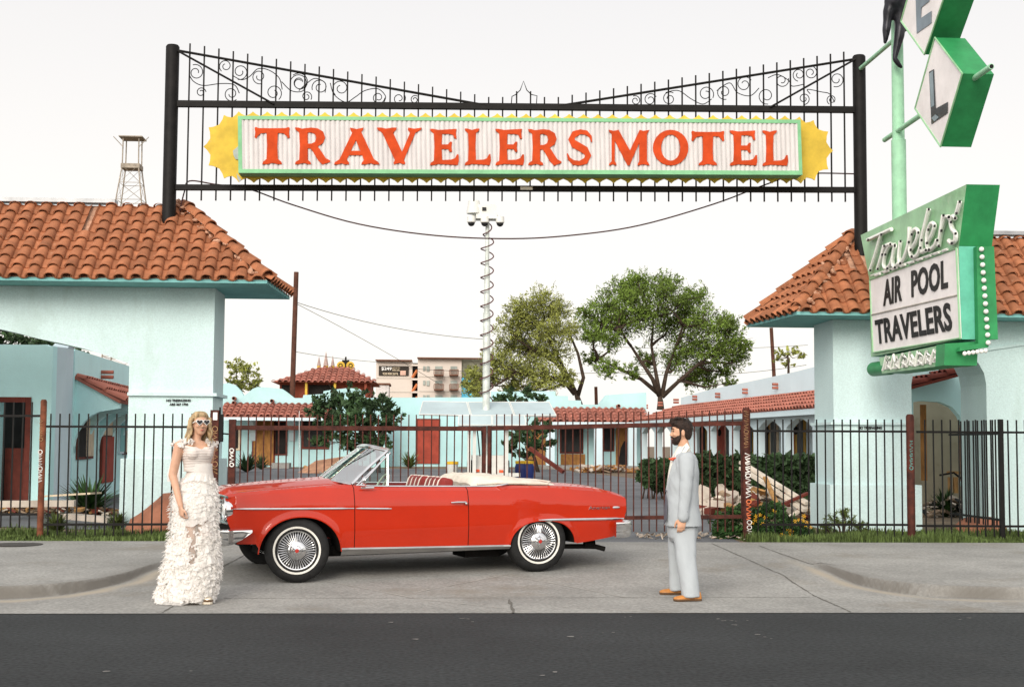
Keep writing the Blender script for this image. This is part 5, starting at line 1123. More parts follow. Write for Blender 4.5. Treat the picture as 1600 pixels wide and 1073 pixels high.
plank((1158,722),(1262,786),24.6,22.8,.09,.05,m_pwood,'upper of the two long pale timbers leaning down beside the graffiti post',group='leaning timbers'); plank((1158,731),(1258,797),24.4,22.7,.09,.05,m_pwood,'lower of the two long pale timbers leaning down beside the graffiti post',group='leaning timbers')
plank((1196,800),(1262,770),22.8,23.0,.08,.04,m_brown,'dark broken board under the leaning timbers'); plank((1195,745),(1215,790),23.6,23.2,.07,.04,m_wood,'short brown lath crossing the leaning timbers'); plank((1225,812),(1262,790),22.7,22.9,.10,.03,m_pwood,'pale broken board at the foot of the right pillar')
random.seed(41)
def slab_o(px,py,wpx,hpx,Y,label,m=None,rz=0):
    a = atY(px,py,Y); w_ = wpx*Y/2222; h_ = hpx*Y/2222; mb = MB(); n = 7; P = []
    for k in range(n): an = 2*math.pi*k/n+random.uniform(-.25,.25); P.append(Vector((w_/2*math.cos(an)*random.uniform(.85,1.15),random.uniform(-.02,.02),h_/2*math.sin(an)*random.uniform(.85,1.15))))
    R = Matrix.Rotation(rz,3,'Y')@Matrix.Rotation(random.uniform(-.5,.1),3,'X'); mb.prism([a+R@p for p in P],R@Vector((0,.09,0))); return mb.build('broken_slab',m or m_slabm,label=label,category='slab',group='broken slabs behind the gate')
for i,(px,py,w_,h_,Y,rz,l_) in enumerate([(1098,771,30,32,25,.2,'upright pale slab behind the groom, leftmost of the heap'),(1128,768,24,26,25.6,-.2,'second pale slab just right of the leftmost one'),(1146,775,22,20,24.6,.4,'small pale slab left of the graffiti post'),(1178,770,26,24,25.8,-.1,'pale slab directly right of the graffiti post'),(1205,775,22,20,25.2,.5,'pale slab under the crossing of the leaning timbers'),(1110,796,44,9,24.2,.02,'flat slab lying lowest in front of the leftmost upright slab'),(1230,780,26,22,25.5,.2,'broken slab near the pillar below the timbers')]): slab_o(px,py,w_,h_,Y,l_,rz=rz)
for i,(px,py,w_,h_,Y,l_) in enumerate([(1062,746,66,8,33,'long low pale kerb stone before the hedge'),(1022,742,40,7,36,'farther low pale kerb stone at the edge of the court')]):
    a = atY(px,py,Y); w2_,h2_ = w_*Y/2222,h_*Y/2222; mb = MB(); mb.box((a.x,Y,a.z),(w2_,.3,h2_+.1),Matrix.Rotation(.08,3,'Y')); mb.build('kerb_stone',m_slabm,label=l_,category='kerb',group='kerb stones by the hedge')
def heap(name,label,x0,x1,yb,Y,hg,n,mats,seed,spread=.9,smin=.06,smax=.3):
    random.seed(seed); mb = MB(); a,b = atY(x0,yb,Y),atY(x1,yb,Y)
    for _ in range(n):
        t = random.random(); X = lerp(a.x,b.x,t); yy_ = Y+random.gauss(0,.35)*spread; hh = hg*math.sin(math.pi*min(max(t,.05),.95))*random.random()
        R = Matrix.Rotation(random.uniform(0,3.14),3,'Z')@Matrix.Rotation(random.uniform(-.6,.6),3,'X')@Matrix.Rotation(random.uniform(-.5,.5),3,'Y'); L_ = random.uniform(smin,smax)
        mb.box((X,yy_,zd(Y)+.02+hh),(L_*random.uniform(1,2.6),L_*random.uniform(.3,.8),L_*random.uniform(.08,.5)),R,random.random(),random.randrange(len(mats)))
    o = mb.build(name,mats); tag(o,kind='stuff'); return o
heap('rubble','',1085,1262,800,24.3,.45,170,[m_slabm,m_deb,m_wood,m_brown,m_pwood],51); heap('rubble','',-20,185,778,24.6,.16,240,[m_deb,m_deb,m_wood,m_pwood,m_brown],52,1.1,.03,.13); heap('rubble','',1440,1525,822,24.8,.3,80,[m_slabm,m_deb,m_deb,m_black],53,.8,.04,.15)
heap('rubble','',480,560,735,52,.25,60,[m_wood,m_deb],54,1,.1,.4); heap('rubble','',900,1000,742,52,.2,110,[m_slabm,m_deb,m_ply],55,1.5,.08,.3); heap('rubble','',1000,1150,838,19.6,.02,120,[m_deb,m_slabm],56,.8,.015,.05)
plank((68,775),(150,770),24.2,23.9,.35,.03,m_cream,'wide pale plank lying on the rubble left of the pillar'); plank((0,787),(118,786),23.2,23.2,.2,.1,m_slabm,'long low white kerb beam in the left yard','kerb_beam','kerb'); plank((104,806),(175,812),21.9,21.5,.22,.08,m_slabm,'short whitish kerb beam near the left pillar foot','kerb_beam','kerb')
plank((476,732),(545,722),50,49,1.5,.05,mat('fallen_sheet',(.42,.22,.13),.8,var=.2),'fallen brown roof sheet lying in the court behind the windscreen','fallen_sheet','sheet',roll=.35)
plank((828,700),(880,737),50,49,.12,.12,m_brown,'dark broken beam leaning at the foot of the shrubby tree','beam','beam')
mb = MB(); p = atZ(52,862,.2); p = atZ(25,857,zs(16)); 
mb.lathe([(0,.004),(.32,.004),(.32,.0)],(p.x,p.y,zp(p.x,p.y)+.008),n=24); mb.build('manhole_cover', mat('cover_iron',(.06,.055,.05),.8), label='dark round access cover set in the pavement at the far left', category='cover')
mb = MB(); random.seed(77)
for px,py in ((1373,827),(1375,826)):
    p = atZ(px,py,.26); mb.ball((p.x,p.y,.30),(.05,.04,.07),8,6)
mb.build('litter', m_white, label='crumpled white scrap of litter in the grass by the right fence', category='litter')
# ------------------------------------------------------------------ red convertible
m_car = mat('red_car_paint',(.43,.021,.0035),.42,var=.03,vs=2,coat=.85,spec=.1); m_car.node_tree.nodes['Principled BSDF'].inputs['Coat IOR'].default_value = 1.5; m_chr = mat('chrome',(.72,.72,.72),.12,1.0,var=.08,vs=6); m_chrd = mat('brushed_chrome',(.40,.39,.38),.35,.9,var=.1,vs=5,stretch=(1,1,8))
m_ww = mat('whitewall',(.70,.68,.62),.6); m_vinyl = mat('red_vinyl',(.22,.022,.018),.45,var=.12,vs=4); m_pipe = mat('white_piping',(.72,.66,.58),.6)
m_boot = mat('cream_canvas',(.66,.60,.51),.85,var=.08,vs=6,bump=.4,bs=40); m_blk = mat('black_underbody',(.010,.009,.008),.8,spec=.1); m_badge = mat('red_badge',(.45,.03,.02),.4)
def glassmat(name, tint, k):
    m = bpy.data.materials.new(name); m.use_nodes = True; n = m.node_tree.nodes; l = m.node_tree.links; n.clear()
    o = n.new('ShaderNodeOutputMaterial'); mx = n.new('ShaderNodeMixShader'); tr = n.new('ShaderNodeBsdfTransparent'); gl = n.new('ShaderNodeBsdfGlossy'); fr = n.new('ShaderNodeFresnel'); fr.inputs[0].default_value = 1.5
    tr.inputs[0].default_value = (*tint,1); gl.inputs['Roughness'].default_value = .02; mm = n.new('ShaderNodeMath'); mm.operation = 'MULTIPLY'; mm.inputs[1].default_value = k; mm.use_clamp = True
    l.new(fr.outputs[0],mm.inputs[0]); l.new(mm.outputs[0],mx.inputs[0]); l.new(tr.outputs[0],mx.inputs[1]); l.new(gl.outputs[0],mx.inputs[2]); l.new(mx.outputs[0],o.inputs[0]); return m
m_wsg = glassmat('windscreen_glass',(.66,.82,.76),.8)
CF = Vector((-1.296,14.743,0)); CRr = Vector((1.2367,15.489,0)); hd_ = (CRr-CF).normalized(); cyaw = math.atan2(hd_.y,hd_.x)
zf_ = zp(CF.x,CF.y)+.006; zr_ = zp(CRr.x,CRr.y)+.006
car = empty('convertible_car','red vintage convertible with cream folded top and whitewall tyres parked across the driveway','car')
car.location = (CF.x,CF.y,zf_+.004); car.rotation_euler = (0,-math.asin((zr_-zf_)/2.64),cyaw)
WB = 2.64; CW = 1.68          # wheelbase, far side plane; centre line y = .84
crest_t = [(-.74,.895),(-.71,.908),(-.56,.928),(-.24,.95),(.09,.968),(.43,.985),(.58,.982),(.72,.960),(.96,.950),(1.78,.930),(2.20,.922),(2.30,.938),(2.82,.922),(3.1,.905),(3.32,.885),(3.55,.845),(3.66,.81),(3.73,.775)]
plan_t = [(-.74,.075),(-.6,.03),(-.3,-.005),(.1,-.03),(.8,-.045),(1.8,-.05),(2.6,-.035),(3.2,.0),(3.5,.035),(3.73,.085)]
def smi(tab,x):
    d_ = .06; return (interp(tab,x-d_)+2*interp(tab,x)+interp(tab,x+d_))/4
def crease(s): return interp([(-.7,.80),(.9,.80),(2.3,.775),(3.7,.70)],s)
AF,AR = .035,2.69
def arch_f(s): t = (s-AF)/.425; return .285+.385*max(0,1-abs(t)**2.15)**(1/2.05) if abs(t) < 1 else None
def arch_r(s): t = (s-AR)/.385; return .285+.265*max(0,1-abs(t)**2.5)**(1/2.0) if abs(t) < 1 else None
def zbot(s):
    a = arch_f(s) or arch_r(s)
    base = interp([(-.74,.415),(-.40,.405),(-.38,.33),(.44,.33),(.5,.335),(2.3,.30),(3.07,.285),(3.3,.31),(3.6,.35),(3.73,.42)],s)
    return max(a,base) if a else base
AFP = [(AF+.425*math.cos(math.pi*k/30),max(arch_f(AF+.4249*math.cos(math.pi*k/30)) or .285,.2851)) for k in range(31)]
ARP = [(AR+.385*math.cos(math.pi*k/30),max(arch_r(AR+.3849*math.cos(math.pi*k/30)) or .285,.2851)) for k in range(31)]
def yside(s,z):
    c = crease(s); y = smi(plan_t,s); cr = interp(crest_t,s)
    if z > c: y += (z-c)*.30+.02*sm((z-c)/.02)*0+.05*max(0,(z-(cr-.03))/.03)**2
    elif z < .52: y += (.52-z)*.16
    if abs(s-AF) < .55 or abs(s-AR) < .5:
        d_ = min((s-p)**2+(z-q)**2 for p,q in (AFP if s < 1.3 else ARP))**.5
        if d_ < .06: y -= .015*sm(1-d_/.06)
    return y
def fr_lim(z): return interp([(.30,-.56),(.41,-.60),(.55,-.66),(.65,-.70),(.87,-.715),(.91,-.70)],z)
def rr_lim(z): return interp([(.30,3.52),(.36,3.58),(.50,3.66),(.54,3.70),(.62,3.72),(.775,3.73),(.83,3.64)],z)
def sidepanel(s0,s1,far,ds=.025,rows=18,z1off=0):
    mb = MB(); n = max(2,int((s1-s0)/ds)); ring = []
    for i in range(n+1):
        s = lerp(s0,s1,i/n); zb_,zt2 = zbot(s),smi(crest_t,s)-z1off; col_ = []
        for k in range(rows+1):
            z = lerp(zb_,zt2,(k/rows)); ss = min(max(s,fr_lim(z)),rr_lim(z)); y = yside(ss,z); col_.append((ss,(CW-y) if far else y,z))
        ring.append(col_)
    mb.loft(ring,False,False); return mb
for far in (0,1):
    for s0,s1,nm in ((-.715,.592,'front_fender'),(.600,1.828,'door'),(1.836,3.73,'rear_fender')):
        ob = sidepanel(s0,s1,far).build(nm, m_car, car, smooth=True)
        if nm == 'door':
            ob['label'] = 'near red front door' if not far else 'far red front door'
            mb = MB(); y0 = yside(1.7,.775); yy = (lambda v: CW-v) if far else (lambda v: v); sg = 1 if far else -1
            mb.tube([(1.63,yy(y0)+sg*.022,.775),(1.70,yy(y0)+sg*.03,.778),(1.795,yy(y0)+sg*.028,.775)],[.007,.010,.011],8); mb.ball((1.80,yy(y0)+sg*.012,.76),(.018,.02,.018),10,6); mb.build('handle', m_chr, ob, smooth=True)
    yy = (lambda v: CW-v) if far else (lambda v: v); sg = 1 if far else -1
    # dark seams behind the door gaps
    mb = MB()
    for s_ in (.596,1.832): mb.loft([[(s_-.01,yy(yside(s_,lerp(zbot(s_),smi(crest_t,s_),k/12))+.006),lerp(zbot(s_),smi(crest_t,s_),k/12)) for k in range(13)],[(s_+.01,yy(yside(s_,lerp(zbot(s_),smi(crest_t,s_),k/12))+.006),lerp(zbot(s_),smi(crest_t,s_),k/12)) for k in range(13)]],False,False)
    mb.build('door_gap', m_blk, car)
    for nm,f_,c_,h_ in (('wheel_arch',arch_f,AF,.425),('wheel_arch',arch_r,AR,.385)):
        P = [];Q = []
        for k in range(41):
            s_ = c_+h_*math.cos(math.pi*(1-k/40))*.999; z_ = max(f_(s_) or .285,.287); P.append((s_,yy(yside(s_,z_)),z_))
        mb = MB(); mb.tube(P,.007,6); mb.build('arch_lip', m_car, car, smooth=True)
        mb = MB(); mb.loft([P,[(a,yy(.42),c) for a,b,c in P]],False,False); mb.build('wheel_well', m_blk, car)
    # chrome strips
    def strip_c(s0,s1,z0,z1,r0,name='side_trim'):
        mb = MB(); P = []; n = 20
        for k in range(n+1):
            t = k/n; s_ = lerp(s0,s1,t); z_ = lerp(z0,z1,t); P.append((s_,yy(yside(s_,z_)-.004),z_))
        mb.tube(P,[r0*min(1,6*(k/n)+.25)*(1 if k < n-1 else .6) for k in range(n+1)],8); mb.build(name, m_chr, car, smooth=True)
    strip_c(-.64,.588,.767,.742,.012); strip_c(.604,.985,.741,.728,.011); strip_c(2.63,3.685,.560,.540,.016)
    mb = MB(); P = [(s_,yy(yside(s_,interp(crest_t,s_))+.018),smi(crest_t,s_)+.006) for s_ in [.66+.04*k for k in range(39)]]+[(2.24,yy(.01),.945),(2.30,yy(.02),.955)]
    mb.tube(P,.011,8); mb.build('belt_trim', m_chr, car, smooth=True)
    mb = MB(); n = 24; A_r,B_r = [],[]
    R0 = [[(s_,yy(yside(s_,z_)-.006+o_),z_+dz) for z_,dz,o_ in ((lerp(.335,.300,(s_-.46)/1.85),.004,0),(lerp(.335,.300,(s_-.46)/1.85),-.012,-.006),(.262,0,.022),(.255,0,.05))] for s_ in [.46+1.85*k/n for k in range(n+1)]]
    mb.loft(R0,False,False); mb.build('rocker_trim', m_chrd, car)
# hood, cowl, deck
def topsheet(s0,s1,ds,zc,name,m,margin=0,ny=28,t0=-1,t1=1,parent=None):
    mb = MB(); n = int((s1-s0)/ds); rings = []
    for i in range(n+1):
        s = lerp(s0,s1,i/n); cr = smi(crest_t,s); ye = yside(s,cr)+.0; r_ = []
        for k in range(ny+1):
            t = lerp(t0,t1,k/ny); y = lerp(ye,CW-ye,(t+1)/2); r_.append((s,y,zc(s,t,cr)))
        rings.append(r_)
    mb.loft(rings,False,False); return mb.build(name,m,parent or car,smooth=True)
def zh(s,t,cr):
    a = abs(t); z = cr+.010*math.sin(min(1,(1-a)/.08)*math.pi)*1 - .022*math.exp(-((a-.80)/.06)**2)+.055*sm((.80-a)/.5)+.012*math.exp(-(t/.08)**2)*sm((s+.6)/.4)
    dr = sm((-.60-s)/.13); return z-dr*.035*(1 if a < .9 else .4)
topsheet(-.715,.50,.02,zh,'hood',m_car)
topsheet(.50,.64,.02,lambda s,t,cr: zh(.5,t,cr)-.01,'cowl',m_car,ny=24)
mb = MB(); mb.box((.555,.84,1.022),(.05,1.0,.01)); mb.build('cowl_vent', m_blk, car)
def zdk(s,t,cr):
    a = abs(t); return cr+.008*math.sin(min(1,(1-a)/.06)*math.pi)-.014*math.exp(-((a-.84)/.04)**2)+.032*sm((.84-a)/.4)
topsheet(2.62,3.70,.02,zdk,'trunk_lid',m_car)
# rear and front faces
mb = MB(); mb.loft([[(rr_lim(z)-.005,yside(3.7,z)+t*(CW-2*yside(3.7,z)),z) for t in [k/16 for k in range(17)]] for z in [.36,.42,.5,.58,.66,.775]],False,False); mb.build('tail_panel', m_car, car)
for y_ in (.17,CW-.17):
    mb = MB(); mb.lathe([(0,.03),(.055,.028),(.062,.0)],(3.715,y_,.64),(1,0,0),20); mb.build('tail_light', m_badge, car, smooth=True)
mb = MB(); mb.loft([[(-.665,.07+t*(CW-.14),z) for t in [k/8 for k in range(9)]] for z in (.50,.62,.86,.885)],False,False); mb.build('grille_recess', m_blk, car)
mb = MB()
for k in range(7): mb.tube([(-.70,.26,.64+.034*k),(-.715,.84,.64+.034*k),(-.70,CW-.26,.64+.034*k)],.006,6)
for k in range(30): mb.tube([(-.695,.28+.0386*k,.63),(-.695,.28+.0386*k,.86)],.003,4)
mb.build('grille', m_chr, car)
mb = MB(); mb.tube([(-.70,.06,.885),(-.73,.84,.895),(-.70,CW-.06,.885)],.014,8); mb.tube([(-.70,.06,.625),(-.73,.84,.62),(-.70,CW-.06,.625)],.014,8); mb.build('grille_surround', m_chr, car, smooth=True)
for y_ in (.155,CW-.155):
    mb = MB(); mb.lathe([(.118,-.06),(.122,.0),(.115,.018),(.098,.012),(.092,-.01)],(-.705,y_,.757),(-1,0,0),28); h_ = mb.build('headlight', m_chr, car, smooth=True)
    mb = MB(); mb.lathe([(.0,.025),(.05,.02),(.092,-.005)],(-.705,y_,.757),(-1,0,0),24); mb.build('lens', mat('headlight_lens',(.75,.76,.74),.1) if y_ < 1 else bpy.data.materials['headlight_lens'], h_, smooth=True)
def bumper(path,prof,name,lift=False):
    rings = []
    for i,(x_,y_) in enumerate(path):
        a = path[max(i-1,0)]; b = path[min(i+1,len(path)-1)]; dx,dy = b[0]-a[0],b[1]-a[1]; l_ = math.hypot(dx,dy); nx,ny = -dy/l_,dx/l_
        e_ = min(i,len(path)-1-i); lo = {0:.52,1:.462,2:.415}.get(e_,0) if lift else 0
        rings.append([(x_+nx*o_,y_+ny*o_,max(z_,lo+(z_-.40)*.12) if lo else z_) for o_,z_ in prof])
    mb = MB(); mb.loft(rings,True,True); return mb.build(name,m_chr,car,smooth=True)
fbp = [(-.47,-.035),(-.56,-.05),(-.66,-.045),(-.735,-.01),(-.79,.08),(-.82,.25),(-.84,.5),(-.85,.84)]; fbp = fbp+[(x_,CW-y_) for x_,y_ in fbp[:-1][::-1]]
bumper(fbp,[(0,.40),(.018,.42),(.028,.47),(.024,.50),(.035,.52),(.03,.555),(.0,.565),(-.03,.55),(-.03,.41)],'bumper',True)
rbp = [(3.77,.84),(3.775,.5),(3.77,.25),(3.755,.09),(3.71,.0),(3.63,-.035),(3.54,-.03)]; rbp = [(x_,CW-y_) for x_,y_ in rbp[::-1]]+rbp[1:]
bumper([(x_,y_) for x_,y_ in rbp][::-1],[(0,.335),(-.02,.35),(-.03,.40),(-.025,.44),(-.036,.46),(-.03,.505),(-.0,.515),(.03,.50),(.03,.345)],'bumper')
mb = MB(); mb.box2((.05,.3,.23),(3.0,CW-.3,.34)); mb.box2((-.5,.3,.43),(.5,CW-.3,.80)); mb.box2((2.35,.3,.36),(3.55,CW-.3,.72)); mb.build('underbody', m_blk, car)
mb = MB(); mb.tube([(2.9,.35,.24),(3.3,.3,.23),(3.42,.24,.225),(3.50,.18,.20)],.028,10); mb.tube([(3.30,.30,.25),(3.42,.28,.25)],.05,10); mb.build('tailpipe', m_blk, car, smooth=True)
mb = MB(); mb.box2((1.9,.3,.16),(2.3,.75,.25)); mb.build('muffler', m_blk, car)
# cockpit
mb = MB()
inn = .10
mb.add([(.62,inn,.33),(2.5,inn,.33),(2.5,CW-inn,.33),(.62,CW-inn,.33),(.62,inn,.94),(2.5,inn,.91),(2.5,CW-inn,.91),(.62,CW-inn,.94)],[(0,1,2,3),(0,1,5,4),(3,2,6,7)])
for yy in (lambda v: v, lambda v: CW-v):
    mb.loft([[(s_,yy(yside(s_,interp(crest_t,s_))+.005),smi(crest_t,s_)),(s_,yy(inn),smi(crest_t,s_)-.02)] for s_ in [.6+.1*k for k in range(20)]],False,False)
mb.build('cabin_lining', m_vinyl, car, recalc=False)
mb = MB(); mb.loft([[(.58,y_,1.01-abs(y_-.84)*.05),(.74,y_,1.00-abs(y_-.84)*.05),(.80,y_,.97),(.80,y_,.86),(.72,y_,.76)] for y_ in [.12+.144*k for k in range(11)]],False,False); mb.build('dashboard', m_vinyl, car, smooth=True)
def rbox(mb,c,d,r,R=None,seg=4):
    """rounded box by superellipse rings"""
    rings = []; a,b,h_ = d[0]/2,d[1]/2,d[2]/2
    for zz,k in ((-1,.86),(-.93,.96),(-.7,1),(.55,1),(.82,.97),(.95,.86),(1,.62)):
        ring = []
        for i in range(20):
            t = i/20*2*math.pi; cx,sy = math.cos(t),math.sin(t); ring.append(Vector((a*k*math.copysign(abs(cx)**.45,cx),b*(k*.12+.88)*math.copysign(abs(sy)**.45,sy),h_*zz)))
        if R is not None: ring = [R@v for v in ring]
        rings.append([v+Vector(c) for v in ring])
    mb.loft(rings)
Rb = Matrix.Rotation(R_(14),3,'Y')
for y_ in (.47,1.20):
    mb = MB(); rbox(mb,(1.62,y_,.78),(.17,.66,.50),.05,Rb); rbox(mb,(1.30,y_,.50),(.55,.66,.20),.05); st_ = mb.build('seat', m_vinyl, car, smooth=True)
    mb = MB()
    for o_ in (-.23,-.08,.08,.23):
        P = [Vector((-.088,o_,-.15)),Vector((-.089,o_,.12)),Vector((-.083,o_,.20)),Vector((-.06,o_,.243)),Vector((0,o_,.257)),Vector((.06,o_,.243)),Vector((.083,o_,.20)),Vector((.089,o_,.0))]
        mb.tube([Rb@p+Vector((1.62,y_,.78)) for p in P],.008,6)
    mb.build('piping', m_pipe, st_, smooth=True)
mb = MB(); rbox(mb,(2.18,.84,.72),(.17,1.25,.44),.05,Rb); rbox(mb,(2.0,.84,.50),(.45,1.25,.18),.05); mb.build('rear_seat', m_vinyl, car, smooth=True)
mb = MB(); ax_ = Vector((-.85,0,.45)).normalized(); mb.lathe([(.195,0),(.205,.012),(.195,.024),(.185,.012),(.195,0)],(1.0,.46,.90),ax_,32); mb.tube([(1.0,.46,.90),(.78,.46,.84)],.02,8)
for k in range(3):
    b_ = ax_.orthogonal().normalized(); q = Matrix.Rotation(2.1*k,3,ax_)@b_; mb.tube([Vector((1.0,.46,.91)),Vector((1.0,.46,.91))+q*.19],.009,6)
mb.build('steering_wheel', m_pipe, car, smooth=True)
# folded canvas top under its cream boot
mb = MB(); rings = []
for i in range(31):
    s = 1.93+.95*i/30; r_ = []
    for k in range(37):
        t = k/36*2-1; y = .84+t*.755*interp([(1.93,.90),(2.1,1.0),(2.6,1.0),(2.88,.96)],s); a = abs(t)
        top_ = interp([(1.93,.965),(1.97,1.045),(2.1,1.06),(2.4,1.035),(2.7,.985),(2.86,.955),(2.90,.945)],s)
        z = lerp(smi(crest_t,s)+.008,top_,(max(0,1-a**4.5))**.6); z += .018*noise.noise(Vector((s*4,y*5,0)))*(1-a**6)+.010*noise.noise(Vector((s*14,y*6,3)))*(1-a**6)
        r_.append((s+.02*noise.noise(Vector((y*4,2,1))),y,z))
    rings.append(r_)
rings.insert(0,[(p[0]+.03,p[1],min(p[2],.86)) for p in rings[0]]); mb.loft(rings,False,False); mb.build('folded_top', m_boot, car, smooth=True)
mb = MB(); P = [(1.98,.10,.955),(2.2,.085,.965),(2.5,.085,.955),(2.8,.12,.945),(2.90,.3,.955),(2.92,.84,.965),(2.90,CW-.3,.955),(2.8,CW-.12,.945),(2.4,CW-.085,.955),(1.98,CW-.10,.955)]; mb.tube(P,.012,8); mb.build('boot_edge', m_boot, car, smooth=True)
# windscreen
def base_p(t): a = abs(t); return Vector((.60-.17*(1-a**2.4), .84+t*.73, .985+.05*(1-a**2)))
def top_p(t): a = abs(t); return Vector((1.02-.13*(1-a**2.2), .84+t*.61, 1.325+.05*(1-a**2)))
T_s = [-1+k/10 for k in range(21)]
mb = MB(); mb.loft([[base_p(t).lerp(top_p(t),q)+Vector((-.015*math.sin(math.pi*q),0,0)) for t in T_s] for q in (0,.2,.4,.6,.8,1)],False,False); ws_ = mb.build('windscreen', m_wsg, car, smooth=True, recalc=False)
mb = MB(); mb.tube([top_p(t) for t in T_s],.019,8); mb.tube([top_p(t)+Vector((.02,0,.012)) for t in T_s],.014,8)
for s_ in (-1,1):
    mb.tube([base_p(s_).lerp(top_p(s_),q)+Vector((-.015*math.sin(math.pi*q),0,0)) for q in (0,.25,.5,.75,1)],.017,8); mb.tube([base_p(s_)+Vector((.05,-.01*s_,-.02)), (top_p(s_)+Vector((.03,0,-.02)))],.012,8)
mb.tube([base_p(t)+Vector((0,0,-.004)) for t in T_s],.010,6); mb.build('windscreen_frame', m_chr, car, smooth=True)
for s_ in (-1,1):
    yb = .84+s_*.745; yt = .84+s_*.64; A_v,B_v,C_v = Vector((.68,yb,.965)),Vector((.985,yb,.955)),Vector((1.015,yt,1.285))
    mb = MB(); mb.add([A_v,B_v,C_v],[(0,1,2)]); vw = mb.build('vent_window', m_wsg, car, recalc=False); mb = MB(); mb.tube([B_v,C_v],.012,8); mb.tube([A_v,B_v],.008,8); mb.tube([A_v,C_v],.009,8); mb.build('frame', m_chr, vw, smooth=True)
mb = MB(); mb.tube([(.72,-.01,.955),(.70,-.05,.985),(.69,-.06,1.0)],.009,6); mb.lathe([(0,-.035),(.035,-.025),(.05,.0),(.052,.008),(.0,.010)],(.70,-.065,1.025),(.95,-.25,.1),16); mb.tube([(.66,-.045,.952),(.80,-.045,.95)],.010,6); mb.build('door_mirror', m_chr, car, smooth=True)
mb = MB(); mb.tube([(.86,.84,1.33),(.90,.84,1.27)],.008,6); mb.box((.91,.84,1.25),(.02,.20,.055)); mb.build('rear_view_mirror', m_chr, car)
mb = MB(); mb.lathe([(.018,0),(.012,.03),(.004,.04)],(.33,1.52,.985),(0,0,1),10); mb.tube([(.33,1.52,1.01),(.335,1.53,1.78)],.0035,5); mb.build('aerial', m_chr, car)
for s_ in (.62,.60):
    pass
mb = MB(); 
for y_ in (.45,1.1): mb.tube([(.50,y_,1.03),(.545,y_+.15,1.075),(.56,y_+.40,1.085)],.005,5)
mb.build('wiper', m_chrd, car)
# badge and script on the rear fender
def onside(mb,body,s0,s1,z0,z1,off):
    vs,fs,bb = text_geo(body,off); mb.add([(lerp(s0,s1,(v.x-bb[0])/(bb[2]-bb[0])),yside(lerp(s0,s1,(v.x-bb[0])/(bb[2]-bb[0])),z0)-.004-(v.z+.5)*.004,lerp(z0,z1,(v.y-bb[1])/(bb[3]-bb[1]))+.06*((v.y-bb[1])/(bb[3]-bb[1])-.5)*0) for v in vs],fs)
mb = MB(); onside(mb,'American',3.24,3.50,.652,.690,.0); mb.build('script', m_chr, car)
mb = MB(); mb.ball((3.58,yside(3.58,.665)-.002,.665),(.055,.008,.014),12,6); mb.build('badge', m_chr, car, smooth=True)
mb = MB(); mb.lathe([(.0,.012),(.025,.01),(.03,0)],(2.27,-.0,.88),(0,-1,0),16) if 0 else mb.ball((-.655,.035,.775),(.012,.012,.016),8,6); mb.build('marker_lamp', m_badge, car)
# wheels, built once at the origin (axle along y, outer face towards -y)
def make_wheel():
    wh = empty('wheel'); wh.parent = car
    mb = MB(); T = [(.205,-.004),(.225,-.012),(.262,-.016),(.295,-.010),(.318,.008),(.328,.028),(.330,.05),(.330,.14),(.326,.165),(.31,.185),(.27,.195),(.20,.185)]
    mb.lathe([(r_,-h_) for r_,h_ in T],(0,0,.33),(0,-1,0),56); 
    mb.build('tyre', m_tyre, wh, smooth=True)
    mb = MB(); mb.lathe([(.222,.0145),(.223,.0175),(.242,.0195),(.243,.016)],(0,0,.33),(0,-1,0),64); mb.build('whitewall', m_ww, wh, smooth=True)
    mb = MB(); mb.lathe([(.208,-.01),(.206,.006),(.198,.014),(.188,.012),(.178,-.012),(.172,-.03)],(0,0,.33),(0,-1,0),64); mb.build('rim', m_chr, wh, smooth=True)
    mb = MB(); mb.lathe([(.0,-.045),(.18,-.045)],(0,0,.33),(0,-1,0),40); mb.build('rim_well', m_slot, wh)
    mb = MB(); n = 42
    for k in range(n):
        a = 2*math.pi*k/n; ca,sa = math.cos(a),math.sin(a); w_ = .0056; tx,tz = -sa,ca
        mb.add([(ca*.088-tx*w_*.6,-.018,.33+sa*.088-tz*w_*.6),(ca*.088+tx*w_*.6,-.018,.33+sa*.088+tz*w_*.6),(ca*.182+tx*w_,.012,.33+sa*.182+tz*w_),(ca*.182-tx*w_,.012,.33+sa*.182-tz*w_),(ca*.088,-.0215,.33+sa*.088),(ca*.182,.0085,.33+sa*.182)],[(0,4,5,3),(1,2,5,4)])
    mb.build('wire_spokes', m_chr, wh, recalc=False)
    mb = MB(); mb.lathe([(.092,.012),(.090,.026),(.075,.036),(.05,.042),(.045,.052),(.030,.058),(.0,.060)],(0,0,.33),(0,-1,0),32); cp = mb.build('hubcap', m_chr, wh, smooth=True)
    mb = MB()
    for k in range(3):
        a = .35+k*2.094; mb.tube([(math.cos(a)*.02,-.058,.33+math.sin(a)*.02),(math.cos(a)*.078,-.050,.33+math.sin(a)*.078)],[.014,.007],6)
    mb.build('spinner', m_chr, cp, smooth=True)
    mb = MB(); mb.lathe([(.0,.066),(.018,.064),(.021,.058)],(0,0,.33),(0,-1,0),16); mb.build('centre_badge', m_badge, cp, smooth=True)
    return wh
wproto = make_wheel()
def place_wheel(x_,y_,rz,far,dz=0,spin=0,first=False):
    w2_ = wproto
    if not first:
        w2_ = wproto.copy(); COL.objects.link(w2_); w2_.parent = car
        for ch in wproto.children:
            c = ch.copy(); COL.objects.link(c); c.parent = w2_
            for g_ in ch.children: d2 = g_.copy(); COL.objects.link(d2); d2.parent = c
    w2_.location = (x_,y_,dz); w2_.rotation_euler = (0,0,rz+(math.pi if far else 0)); return w2_
place_wheel(0,.0,R_(-11),False,first=True); place_wheel(WB,.0,0,False); place_wheel(0,CW,R_(-11),True,dz=.05); place_wheel(WB,CW,0,True,dz=.04)
